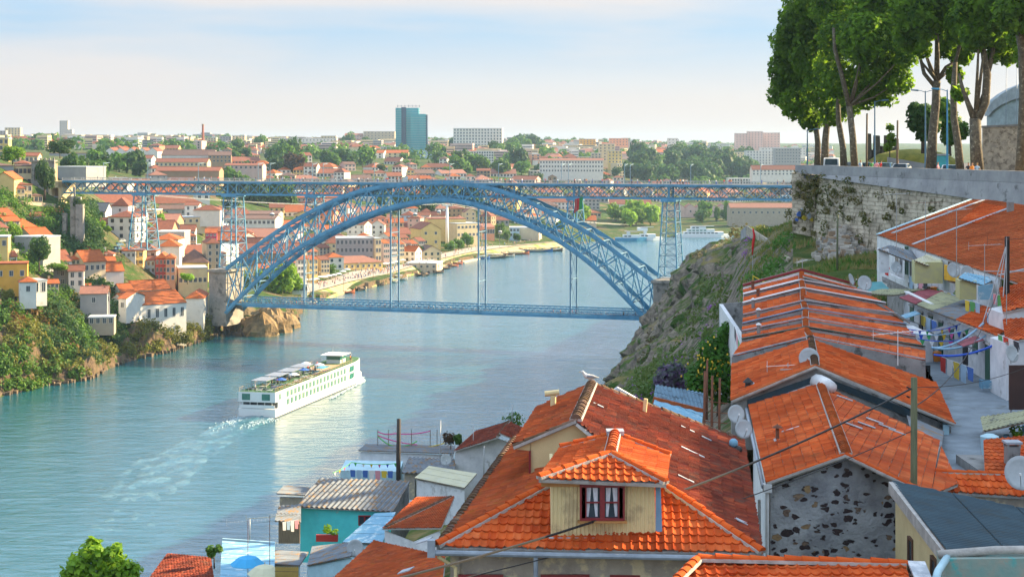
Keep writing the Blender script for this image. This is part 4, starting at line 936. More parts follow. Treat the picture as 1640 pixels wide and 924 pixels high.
for (px, py, w_, h_, s_) in ((667, 414, 26, 22, 'round clipped tree on the quay'), (722, 403, 18, 16, 'round tree on the quay left of two taller ones'), (735, 401, 17, 18, 'quay tree in the middle of a group of three'), (748, 398, 18, 24, 'tallest quay tree right of the cable car pylon'), (525, 443, 24, 18, 'small dark tree beside the white quay kiosk'), (800, 386, 14, 26, 'tall tree left of the beige box building'), (812, 389, 12, 18, 'small tree in front of the beige box building'), (828, 388, 12, 14, 'young tree in front of the beige box building')):
 tpx(px, py, w_, h_, s_, M_leaf if px != 667 else M_leafd, det=1)
for (px, py, w_, h_, Y, s_, mm) in ((452, 476, 50, 52, 790, 'large bright green tree behind the lower arch foot', M_leafl), (428, 478, 40, 40, 795, 'bright green tree beside the lower arch foot', M_leafl), (470, 472, 30, 34, 800, 'bright green tree at the quay end of the lower deck', M_leafl)):
 tpx(px, py, w_, h_, s_, mm, Y, 1)
# ================================================================ FOREGROUND: TOOLS
def tilemat(name, cols, lich=(.16, .1, .03), t3=.6, s3=1.6, soot=(.03, .025, .022), ts=.62, wht=0.):
 """per-tile colour taken from the tile's own row and column, with lichen and soot patches"""
 m = bpy.data.materials.new(name); m.use_nodes = True; t = m.node_tree; lk = t.links.new; b = t.nodes['Principled BSDF']; b.inputs['Roughness'].default_value = .95; b.inputs['Specular IOR Level'].default_value = .12
 uv = N(t, 'ShaderNodeUVMap'); fl = N(t, 'ShaderNodeVectorMath', operation='FLOOR'); lk(uv.outputs[0], fl.inputs[0]); wn_ = N(t, 'ShaderNodeTexWhiteNoise', noise_dimensions='2D'); lk(fl.outputs[0], wn_.inputs['Vector'])
 rp = N(t, 'ShaderNodeValToRGB'); el = rp.color_ramp.elements; el[0].position = 0; el[0].color = cols[0]+(1,); el[1].position = 1; el[1].color = cols[-1]+(1,)
 for i, c in enumerate(cols[1:-1]): e_ = el.new((i+1)/(len(cols)-1)); e_.color = c+(1,)
 lk(wn_.outputs['Value'], rp.inputs[0]); co = N(t, 'ShaderNodeTexCoord'); out = rp.outputs[0]
 for (cc, sc, th, sf, d) in ((lich, s3, t3, .07, 7), (soot, .7, ts, .12, 6), (tuple(x*.55 for x in cols[0]), .28, .5, .16, 4)):
  n = N(t, 'ShaderNodeTexNoise'); n.inputs['Scale'].default_value = sc; n.inputs['Detail'].default_value = d; n.inputs['Roughness'].default_value = .72; lk(co.outputs['Object'], n.inputs['Vector'])
  r = N(t, 'ShaderNodeMapRange'); r.inputs['From Min'].default_value = th-sf; r.inputs['From Max'].default_value = th+sf; r.inputs['To Max'].default_value = .8; lk(n.outputs['Fac'], r.inputs['Value'])
  x = N(t, 'ShaderNodeMix', data_type='RGBA'); x.inputs['B'].default_value = cc+(1,); lk(r.outputs[0], x.inputs['Factor']); lk(out, x.inputs['A']); out = x.outputs['Result']
 n = N(t, 'ShaderNodeTexNoise'); n.inputs['Scale'].default_value = 25; n.inputs['Detail'].default_value = 4; lk(co.outputs['Object'], n.inputs['Vector']); bp_ = N(t, 'ShaderNodeBump'); bp_.inputs['Distance'].default_value = .012; bp_.inputs['Strength'].default_value = 1; lk(n.outputs['Fac'], bp_.inputs['Height']); lk(bp_.outputs[0], b.inputs['Normal'])
 lk(out, b.inputs['Base Color']); return m
T_new = tilemat('new orange clay tiles', [(.48, .065, .015), (.72, .14, .03), (.58, .085, .017), (.78, .2, .06), (.64, .11, .024)], t3=.63, ts=.68)
T_mid = tilemat('sun faded orange tiles', [(.54, .085, .02), (.68, .13, .03), (.42, .062, .018), (.74, .19, .06), (.61, .11, .026), (.64, .16, .05)], lich=(.24, .13, .05), t3=.62, ts=.62)
T_old = tilemat('old dark red tiles', [(.24, .048, .028), (.34, .065, .032), (.16, .038, .028), (.42, .1, .045), (.27, .055, .04)], lich=(.12, .09, .07), t3=.58, ts=.56)
T_lich = tilemat('lichen covered tiles', [(.46, .09, .03), (.56, .115, .033), (.34, .07, .028), (.5, .15, .065)], lich=(.32, .15, .02), t3=.6, ts=.58, s3=2.2)
T_cap = tilemat('ridge cap clay', [(.5, .13, .04), (.6, .17, .05), (.42, .1, .035)], t3=.62, ts=.64)
T_capn = tilemat('new ridge cap clay', [(.64, .11, .022), (.7, .14, .03), (.58, .09, .018)], t3=.72, ts=.78)
T_capo = tilemat('grey mossy ridge cap', [(.2, .12, .09), (.3, .2, .15), (.14, .09, .07)], t3=.5, ts=.55)
M_mort = mat('lime mortar', (.5, .48, .45), .95, (.3, .29, .27), 2.5, bump=.02, bscale=14)
M_flash = mat('zinc flashing', (.42, .46, .5), .55, (.26, .29, .33), 3, c3=(.6, .62, .64), s3=1.2, t3=.6)
M_zinc = mat('grey painted gutter', (.3, .36, .42), .45, (.2, .24, .29), 3)
M_white = mat('white plaster', (.74, .75, .76), .9, (.55, .57, .59), 1.5, c3=(.33, .33, .31), s3=1.1, t3=.66, bump=.01, bscale=20)
M_whitep = mat('white painted pipe', (.78, .8, .8), .5, (.6, .62, .63), 4)
M_cream = mat('cream plaster', (.72, .6, .32), .85, (.62, .5, .26), 1.2, c3=(.34, .28, .16), s3=2.2, t3=.7, bump=.006, bscale=25)
M_tan = mat('cement render over stone', (.4, .36, .29), .95, (.26, .23, .19), 1.1, c3=(.55, .47, .3), s3=2.0, t3=.57, bump=.03, bscale=8)
M_conc = mat('weathered concrete', (.3, .3, .29), .95, (.18, .18, .18), 1.0, c3=(.09, .09, .085), s3=1.4, t3=.6, bump=.02, bscale=10)
M_turq = mat('turquoise plaster', (.1, .72, .76), .85, (.08, .6, .65), 1.2, c3=(.3, .55, .55), s3=2, t3=.68)
M_ltblue = mat('pale blue plaster', (.45, .66, .74), .85, (.34, .52, .6), 1.2, c3=(.25, .35, .38), s3=1.5, t3=.66)
M_redw = mat('dark red paint', (.24, .02, .025), .45, (.17, .015, .02), 5)
M_wood = mat('weathered wood', (.2, .15, .1), .85, (.1, .075, .055), 3, stretch=(6, 6, .6), bump=.01, bscale=20)
M_black = mat('black rubber cable', (.015, .015, .017), .6)
M_steel = mat('galvanised steel', (.45, .47, .48), .45, (.3, .32, .33), 6, metal=.5)
M_rust = mat('rusty iron', (.22, .08, .04), .85, (.12, .05, .03), 5)
M_dish = mat('grey satellite dish', (.42, .46, .48), .6, (.34, .38, .4), 4)
M_cur = mat('lace curtain', (.75, .76, .8), .9, (.45, .48, .55), 14, stretch=(6, 1, .6))
def cor_mat(name, c, c2, lich=None, **k): return mat(name, c, .8, c2, .8, c3=lich or tuple(x*.5 for x in c2), s3=1.4, t3=.58, **k)
K_grey = cor_mat('grey fibre cement sheet', (.19, .22, .25), (.11, .13, .155), (.26, .14, .04)); K_dark = cor_mat('dark blue grey sheet', (.035, .075, .1), (.02, .045, .065), (.03, .05, .06)); K_cream = cor_mat('cream metal sheet', (.58, .56, .38), (.48, .46, .32), (.5, .5, .4)); K_green = cor_mat('mossy yellow green sheet', (.38, .38, .22), (.25, .26, .17), (.12, .13, .1))
K_blue = cor_mat('light blue sheet', (.2, .42, .56), (.14, .32, .46), (.4, .55, .62)); K_wallc = cor_mat('cream corrugated cladding', (.7, .58, .3), (.6, .5, .27), (.45, .36, .2)); K_red = cor_mat('maroon sheet', (.3, .07, .09), (.24, .055, .07)); K_wht = cor_mat('white ribbed sheet', (.66, .7, .72), (.52, .56, .58), (.4, .42, .43))
def frame(p0, p1, p2):
 u = (p1-p0).normalized(); n = u.cross(p2-p0).normalized()
 if n.z < 0: n = -n
 v = n.cross(u)
 if v.dot(p2-p0) < 0: v = -v
 return u, v, n
def prof_tile(x, A):   # one roll and one pan per tile
 x = x % 1.0
 return A*(math.sin(math.pi*x/.42) if x < .42 else -.25*math.sin(math.pi*(x-.42)/.58))
def roofing(nm, parent, pts, mt, pu=.24, pv=.36, A=.04, T=.035, fr=None, lift=.0, under=M_mort, thick=.09, seed=1, prof=None, jit=.008, nu=5, settle=True):
 """tiled slope: pts = eave start, eave end, then the rest of a convex outline"""
 pts = [Vector(p) for p in pts]; f0 = fr or pts; u, v, n = frame(f0[0], f0[1], f0[2]); o = f0[0]
 for i in range(3 if settle else 99, len(pts)):   # settle the remaining corners into the slope's plane along their own line of sight
  if abs(n.dot((pts[i]-Vector((0, 0, H))).normalized())) > .02:
   q = on(*proj(pts[i]), (o, n))
   if (q-pts[i]).length < 7: pts[i] = q
 P2 = [((p-o).dot(u), (p-o).dot(v)) for p in pts]; P3 = [o+u*a+v*b_ for a, b_ in P2]
 u0, u1 = min(p[0] for p in P2)-.01, max(p[0] for p in P2)+.01; v0, v1 = min(p[1] for p in P2)-.01, max(p[1] for p in P2)+.01
 m = MB(); m.uv = []; i0, i1 = math.floor(u0/pu), math.ceil(u1/pu); j0, j1 = math.floor(v0/pv), math.ceil(v1/pv); rg = random.Random(seed); pr = prof or prof_tile
 cols_ = [(i, q/nu) for i in range(i0, i1) for q in range(nu)]
 for j in range(j0, j1):
  jr = [rg.gauss(0, jit) for _ in range(i0, i1+1)]; jl = [rg.gauss(0, jit) for _ in range(i0, i1+1)]
  base = len(m.v); lst = []
  for (i, q) in cols_+[(i1-1, .9999)]:
   h = pr(i+q, A); k = i-i0; x = (i+q)*pu; off = jl[k]*.8
   for (fv, hh) in ((0, T+jr[k]), (.97, 0)):
    p = o+u*x+v*((j+fv)*pv+(off if fv == 0 else 0))+n*(h+hh+lift+.02); m.v.append(tuple(p)); m.uv.append((i+.02+q*.96, j+.02+fv*.9))
  c = len(cols_)+1
  for a in range(c-1): m.f.append((base+2*a, base+2*a+2, base+2*a+3, base+2*a+1))
  # butt end of the row
  for a in range(c-1):
   q0, q1 = m.v[base+2*a], m.v[base+2*a+2]; dn = n*(T+.02)
   b0 = len(m.v); m.v += [q0, q1, tuple(Vector(q1)-dn), tuple(Vector(q0)-dn)]; m.uv += [m.uv[base+2*a], m.uv[base+2*a+2], m.uv[base+2*a+2], m.uv[base+2*a]]; m.f.append((b0+3, b0+2, b0+1, b0))
 m.m = [0]*len(m.f); org = wpos(parent) if parent else Vector((0, 0, 0)); me = m.mesh(nm, mt, org, fix=False)
 bm = bmesh.new(); bm.from_mesh(me); k = len(P3); cen = sum(P3, Vector())/k
 for a in range(k):
  e0, e1 = P3[a], P3[(a+1) % k]; pn = (e1-e0).cross(n)
  if pn.length < 1e-6: continue
  pn.normalize()
  if pn.dot(cen-e0) > 0: pn = -pn
  bmesh.ops.bisect_plane(bm, geom=bm.verts[:]+bm.edges[:]+bm.faces[:], plane_co=e0-org+pn*.002, plane_no=pn, clear_outer=True)
 bm.to_mesh(me); bm.free(); ob = bpy.data.objects.new(nm, me); COL.objects.link(ob)
 if parent: ob.parent = parent
 if under: MB().slab([p+n*(lift-.012) for p in P3], -n*thick).build('roof_board', under, ob)
 return ob
def prof_cor(x, A): return A*math.sin(2*math.pi*x)
def sheet(nm, parent, pts, mt, pu=.2, A=.025, **k):   # corrugated sheets, 1.8 m long with a small lap
 return roofing(nm, parent, pts, mt, pu, 1.8, A, .012, prof=prof_cor, nu=6, jit=0, under=k.pop('under', M_wood), thick=k.pop('thick', .05), **k)
def caps(parent, p, q, mt=None, r=.115, sg=.36, nm='ridge_tiles', lift=.03, mort=True):
 p, q = Vector(p), Vector(q); d = (q-p); n = max(1, int(d.length/sg)); m = MB(); m.uv = []; ax = d.normalized(); x = ax.cross(Vector((0, 0, 1))).normalized(); z = x.cross(ax); rg = random.Random(int(p.x*100))
 for i in range(n):
  a = p+d*(i/n); b_ = p+d*((i+1.12)/n); j = rg.gauss(0, .008)
  for (s_, e_, r0, r1) in ((a, b_, r*1.12, r*.92),):
   vs = []
   for (c, rr, up) in ((s_, r0, .02+j), (e_, r1, .0+j)):
    for t in range(7): g = math.pi*t/6; vs.append(c+x*math.cos(g)*rr+z*(math.sin(g)*rr*.9+lift+up-.03))
   o_ = len(m.v); m.v += [tuple(v) for v in vs]; m.uv += [(i+.5, .5)]*14
   m.f += [(o_+t, o_+t+1, o_+t+8, o_+t+7) for t in range(6)]+[tuple(o_+t for t in range(7)), tuple(o_+7+t for t in range(7))[::-1]]
 m.m = [0]*len(m.f); ob = m.build(nm, mt or T_cap, parent, fix=False)
 if mort: MB().bar(p+z*(lift-.05), q+z*(lift-.05), r*2.5, .08).build('mortar_bed', M_mort, ob)
 return ob
def vwall(nm, parent, p, q, zt0, zt1, zb, mt, th=.25, gable=None):
 """upright wall between two plan points; top heights at both ends, optional gable point (t, z)"""
 p = Vector((p[0], p[1], 0)); q = Vector((q[0], q[1], 0)); d = (q-p).normalized(); nn = Vector((-d.y, d.x, 0))
 if nn.y < 0 or (abs(nn.y) < .3 and nn.x < 0): nn = -nn
 pts = [p+Vector((0, 0, zb)), q+Vector((0, 0, zb)), q+Vector((0, 0, zt1))]
 if gable:
  for (t, z_) in (gable if isinstance(gable[0], tuple) else [gable]): g = p.lerp(q, t); pts.append(Vector((g.x, g.y, z_)))
 pts.append(p+Vector((0, 0, zt0)))
 return MB().slab(pts, nn*th).build(nm, mt, parent)
def window(parent, c, w_, h, ang, fr, pane=None, nm='window', panes=2, dep=.1):
 """window at c (centre) looking along -y turned by ang degrees: frame, panes, glazing bars"""
 org = Vector(c); a = R(ang); m = MB(); rot = Matrix.Rotation(a, 3, 'Z')
 def bx(mm, x, y, z, dx, dy, dz, k=0):
  p_ = rot @ Vector((x, y, z)); mm.box((org.x+p_.x, org.y+p_.y, org.z+p_.z), (dx, dy, dz), a, k)
 t = .09; bx(m, -w_/2, 0, 0, t, dep, h+t); bx(m, w_/2, 0, 0, t, dep, h+t); bx(m, 0, 0, h/2, w_-t, dep, t); bx(m, 0, -.02, -h/2, w_-t, dep+.05, t)
 for i in range(1, panes): bx(m, -w_/2+w_*i/panes, 0, 0, t*1.2, dep*.8, h-t)
 f = m.build(nm, fr, parent); m = MB(); bx(m, 0, .0, 0, w_-t, .02, h-t); m.build('pane', pane or M_glass, f); return f
def pole(nm, p, h, r, label, mt=M_wood, cat='pole', **k):
 r_ = thing(nm, p, label, cat, **k); MB().tube([p, p+Vector((0, 0, h*.5)), p+Vector((.02*h/3, 0, h))], [r, r*.93, r*.82], 8).build('shaft', mt, r_, smooth=True); return r_
def dish(p, rad, ang, label, tilt=35, h=.9, wall=None, **k):
 r = thing('satellite_dish', p, label, 'satellite dish', k.pop('group', 'satellite dishes on the roofs'), True); c = p+Vector((0, 0, h)); ax = Vector((math.sin(R(ang))*math.cos(R(tilt)), -math.cos(R(ang))*math.cos(R(tilt)), math.sin(R(tilt))))
 m = MB(); pr = [(rad*t, rad*.22*t*t) for t in (0.02, .25, .5, .75, 1)]; pr = pr+[(rad*t, rad*.22*t*t-.02) for t in (1, .5, .02)]
 m.lathe(c, pr, 20, ax=ax, sx=.93); m.build('reflector', k.get('mt', M_dish), r, smooth=True)
 m = MB(); m.tube([p, c-ax*.03], .025, 6); dn = (Vector((0, 0, -1))-ax*Vector((0, 0, -1)).dot(ax)).normalized(); m.tube([c+dn*rad*.9, c+ax*rad*.95+dn*rad*.25], .014, 5); m.build('arm', M_steel, r); MB().box(c+ax*rad*.95+dn*rad*.22, (.07, .09, .07)).build('receiver', M_whitep, r)
 return r
def aerial(p, h, label, ang=0, n=6, L_=1.3, mt=M_steel, **k):
 r = thing('tv_aerial', p, label, 'aerial', 'tv aerials on poles', True); MB().tube([p, p+Vector((0, 0, h))], .022, 5).build('mast', k.get('pm', mt), r)
 d = Vector((math.cos(R(ang)), math.sin(R(ang)), .05)); s = Vector((-d.y, d.x, 0)).normalized(); c = p+Vector((0, 0, h-.1)); m = MB(); m.tube([c-d*L_/2, c+d*L_/2], .014, 4)
 for i in range(n):
  q = c+d*(L_*(i/(n-1)-.5)); w_ = .18+.3*i/n; m.tube([q-s*w_, q+s*w_], .008, 4)
 m.tube([c-d*L_/2-Vector((0, 0, .25)), c-d*L_/2+Vector((0, 0, .25))], .01, 4); m.build('antenna', mt, r); return r
def cable(pts, r, label, sag=.5, nm='cable'):
 a, b_ = Vector(pts[0]), Vector(pts[1]); q = [a.lerp(b_, i/24)-Vector((0, 0, sag*4*(i/24)*(1-i/24))) for i in range(25)]; ob = MB().tube(q, r, 5).build(nm, M_black); return tag(ob, label, 'cable')
# ================================================================ FOREGROUND: THE HOUSE WITH THE DORMER
def dormer_house():
 EL, ER = P(699, 876, 46), P(1221, 886, 45.4); FR = P(1191, 708, 62.6); Fp = P(948, 616, 60); pr = plane(ER, FR, Fp)
 Np = on(922, 675, pr); A = on(980, 722, pr); LF = P(821, 704, 63.0); pf = plane(EL, ER, A); plf = plane(EL, A, LF)
 r = thing('tile_roofed_house', (2.5, 54, 58), 'large house with dark red tiled slope, orange hipped front and cream dormer', 'house')
 roofing('front_slope', r, [EL, ER, A], T_new, .22, .34, .04, .04, seed=3)
 roofing('right_slope', r, [ER, FR, Fp, Np], T_old, .22, .36, .04, .05, seed=4, jit=.02); roofing('right_slope', r, [ER, Np, A], T_old, .22, .36, .04, .05, fr=[ER, FR, Fp], seed=5, jit=.02)
 C1, C2 = on(871, 775, plf), on(850, 772, plf)
 roofing('left_slope', r, [LF, EL, A, on(868, 700, plf)], T_lich, .2, .36, .04, .05, seed=6, jit=.02)
 m = MB(); caps(r, EL+Vector((0, 0, .05)), A+Vector((0, 0, .05)), T_capn); caps(r, ER+Vector((0, 0, .05)), A+Vector((0, 0, .05)), T_capn)
 caps(r, EL.lerp(LF, .02)+Vector((.1, 0, .04)), LF+Vector((.1, 0, .04)), T_capo, .14, nm='verge_tiles')
 # upper gable volume with cream wall
 NL = P(822, 717, Np.y); LFf = P(862, 655, Fp.y-.2)
 roofing('upper_left_slope', r, [LFf, NL, Np, Fp], T_lich, .22, .36, .04, .05, seed=8, jit=.02, lift=.04)
 caps(r, Np+Vector((0, 0, .06)), Fp+Vector((0, 0, .06)), T_capo, .15); caps(r, NL+Vector((0, 0, .03)), Np+Vector((0, 0, .03)), T_capo, .07, nm='verge_tiles')
 caps(r, Fp+Vector((0, 0, .02)), FR+Vector((0, 0, .02)), T_capo, .1, nm='verge_tiles')
 y = Np.y+.12; w_ = lambda px, py: P(px, py, y)
 MB().slab([w_(849, 800), w_(849, 708), w_(922, 679), w_(1000, 712), w_(1000, 800)], (0, .3, 0)).build('cream_gable_wall', M_cream, r)
 MB().slab([w_(826, 719), w_(850, 722), w_(850, 708.5), w_(832, 713)], (0, .3, 0)).build('eave_infill', M_cream, r)
 MB().box(P(848.6, 747, y-.05), (.06, .08, .95)).build('red_trim', M_redw, r)
 # side walls
 vwall('left_wall', r, EL+Vector((.35, .4, 0)), LF+Vector((.35, 0, 0)), 62.8, 62.8, 50, M_tan); vwall('right_wall', r, ER+Vector((-.25, .4, 0)), FR+Vector((-.25, 0, 0)), 62.8, 62.8, 55, M_tan)
 vwall('back_wall', r, LF+Vector((.4, -.1, 0)), FR+Vector((-.4, -.1, 0)), 62.8, 62.6, 52, M_white, gable=(.45, 64.9)); fw = EL.y+.45
 vwall('front_wall', r, (EL.x+.35, fw), (ER.x-.25, fw-.55), 62.85, 62.85, 50, M_tan)
 m = MB(); m.box((lerp(EL.x, ER.x, .3), fw-.2, 62.0), (3.6, .06, .12)); m.box((lerp(EL.x, ER.x, .3)-1.8, fw-.2, 61.3), (.12, .06, 1.5)); m.box((lerp(EL.x, ER.x, .3)+1.8, fw-.25, 61.3), (.12, .06, 1.5)); m.build('plaster_surround', M_mort, r)
 for (px, w__) in ((770, 1.1), (905, 1.2), (1010, 1.0)): window(r, P(px, 962, fw-.3), w__, 1.3, 0, M_redw)
 m = MB(); g0, g1 = EL+Vector((-.15, -.1, -.12)), ER+Vector((.0, -.1, -.12)); m.tube([g0, g1], .075, 8); m.build('gutter', M_zinc, r); MB().box(g0+Vector((.02, 0, .12)), (.2, .22, .45)).build('rain_hopper', M_zinc, r)
 q = P(858, 892, 45.7); MB().tube([q, q+Vector((0, 0, -5))], .06, 8).build('downpipe', M_zinc, r)
 MB().tube([g0+Vector((.2, 0, -.1)), g0+Vector((.65, .25, -.45)), g0+Vector((.65, .3, -3))], .05, 8).build('downpipe', M_cream, r)
 # ---- dormer
 d = bpy.data.objects.new('dormer', None); COL.objects.link(d); d.parent = r; yd = on(880, 857, pf).y-.05; D = lambda px, py, dy=0: P(px, py, yd+dy)
 MBs = roofing('dormer_front', d, [D(882, 858), D(1050, 861), D(1048, 775), D(883, 775)], K_wallc, .105, 3, .018, 0, prof=prof_cor, nu=6, jit=0, under=M_cream, thick=.1)
 for px in (882, 1048): # cheeks
  a = D(px, 858); MB().slab([a+Vector((0, .02, 0)), D(px, 775)+Vector((0, .02, 0)), D(px, 775)+Vector((.05, 4, .1))], (.09 if px < 900 else -.09, 0, 0)).build('dormer_cheek', M_cream, d)
 MB().slab([D(1050, 862, -.03), D(1061, 861, .03), D(1058, 779, .03), D(1050, 779, -.03)], (0, .03, 0)).build('side_flashing', mat('blue grey flashing', (.18, .34, .5), .6), d)
 MB().box(D(965, 774.5, -.06), (3.25, .12, .13)).build('fascia', mat('varnished wood', (.5, .24, .07), .6), d); MB().box(D(966, 861, -.05), (2.95, .2, .06)).build('base_flashing', M_flash, d)
 wd = bpy.data.objects.new('window', None); COL.objects.link(wd); wd.parent = d; m = MB(); cx = D(964.5, 804, -.09); ww, wh = 1.12, .9
 for x in (-.5, -.02, .46): m.box(cx+Vector((x+.02, 0, 0)), (.13 if x else .1, .14, wh), 0)
 for x in (-.52, .52): m.box(cx+Vector((x, -.01, 0)), (.15, .12, wh+.04))
 for z_ in (-wh/2, wh/2): m.box(cx+Vector((0, 0, z_)), (ww, .15, .09))
 for x in (-.25, .24): m.box(cx+Vector((x, 0, .0)), (.36, .08, .035))
 m.build('window_frame', M_redw, wd); MB().box(cx+Vector((0, .04, 0)), (ww-.1, .03, wh-.05)).build('pane', M_glass, wd)
 for x in (-.27, .25):
  c = MB(); 
  for s in (-1, 1): c.slab([cx+Vector((x+s*.15, .02, .38)), cx+Vector((x+s*.02, .02, .38)), cx+Vector((x+s*.06, .02, -.1)), cx+Vector((x+s*.09, .02, -.38)), cx+Vector((x+s*.15, .02, -.38))], (0, .012, 0))
  c.build('curtain', M_cur, wd)
 MB().box(cx+Vector((0, -.05, -.5)), (1.3, .2, .05)).build('window_sill', mat('varnished wood', (.5, .24, .07)), wd)
 e0, e1 = P(863, 767, yd-.35), P(1067, 775, yd-.45); ap = P(978, 727, yd+1.0); re = P(985, 697, yd+4.2); lb_, rb_ = P(897, 719, yd+4.0), P(1073, 732, yd+3.6)
 roofing('dormer_front_slope', d, [e0, e1, ap], T_new, .22, .32, .038, .038, seed=9); roofing('dormer_left_slope', d, [lb_, e0, ap, re], T_mid, .25, .36, .035, .04, seed=10); roofing('dormer_right_slope', d, [e1, rb_, re, ap], T_mid, .3, .36, .03, .04, seed=11)
 for a, b_ in ((e0, ap), (e1, ap), (lb_, re), (rb_, re)): caps(d, a+Vector((0, 0, .05)), b_+Vector((0, 0, .05)), T_capn, .1)
 caps(d, ap+Vector((0, 0, .08)), re+Vector((0, 0, .08)), T_mid, .14); MB().box(re+Vector((0, 0, .1)), (.5, .5, .12)).build('ridge_flashing', M_flash, d)
 # things that belong to the roof
 c = on(886, 655, plane(LFf, NL, Np)); m = MB(); m.tube([c, c+Vector((.0, 0, .45))], .1, 10); m.tube([c+Vector((-.28, 0, .5)), c+Vector((.2, 0, .56))], .09, 10); m.build('chimney_pot', M_cream, r, smooth=False)
 c = on(1032, 662, pr); m = MB(); m.tube([c, c+Vector((.05, 0, .5))], .07, 8); m.build('vent_pipe', M_cream, r)
 for (px, py, w_, l_) in ((1100, 690, .16, .5), (1130, 705, .16, .35), (957, 652, .15, .35), (1108, 727, .16, .8), (1097, 770, .14, .5), (1185, 838, .25, .4)):
  p0 = on(px, py, pr); u, v, n = frame(ER, FR, Fp); MB().slab([p0+n*.09+v*l_*.5-u*w_*.5, p0+n*.09+v*l_*.5+u*w_*.5, p0+n*.09-v*l_*.5+u*w_*.5, p0+n*.09-v*l_*.5-u*w_*.5], -n*.02).build('glass_tile', M_flash, r)
 return r, pr, plf
DH, DHR, DHL = dormer_house()
# the gull
def gull():
 p = Vector(P(943, 613, 60.5)); r = thing('gull', p, 'grey and white gull standing on the top of the dark red ridge', 'gull'); wm = mat('white feathers', (.75, .75, .74)); gm = mat('grey feathers', (.3, .33, .37))
 z = p.z+.2; MB().tube([(p.x+.28, p.y, z-.02), (p.x+.2, p.y, z), (p.x+.05, p.y, z), (p.x-.12, p.y, z+.05), (p.x-.18, p.y, z+.14), (p.x-.22, p.y, z+.19), (p.x-.28, p.y, z+.18)], [.01, .05, .09, .085, .05, .052, .015], 10).build('body', wm, r, smooth=True)
 for s in (-1, 1): MB().tube([(p.x-.06, p.y+s*.07, z+.04), (p.x+.12, p.y+s*.08, z+.03), (p.x+.36, p.y+s*.02, z-.02)], [.05, .05, .006], 8).build('wing', gm, r, smooth=True); MB().tube([(p.x+.0, p.y+s*.04, z-.07), (p.x, p.y+s*.04, p.z)], .008, 4).build('leg', mat('yellow leg', (.6, .4, .05)), r)
 MB().tube([(p.x-.27, p.y, z+.185), (p.x-.35, p.y, z+.165)], [.014, .004], 6).build('beak', mat('yellow leg', (.6, .4, .05)), r)
gull()
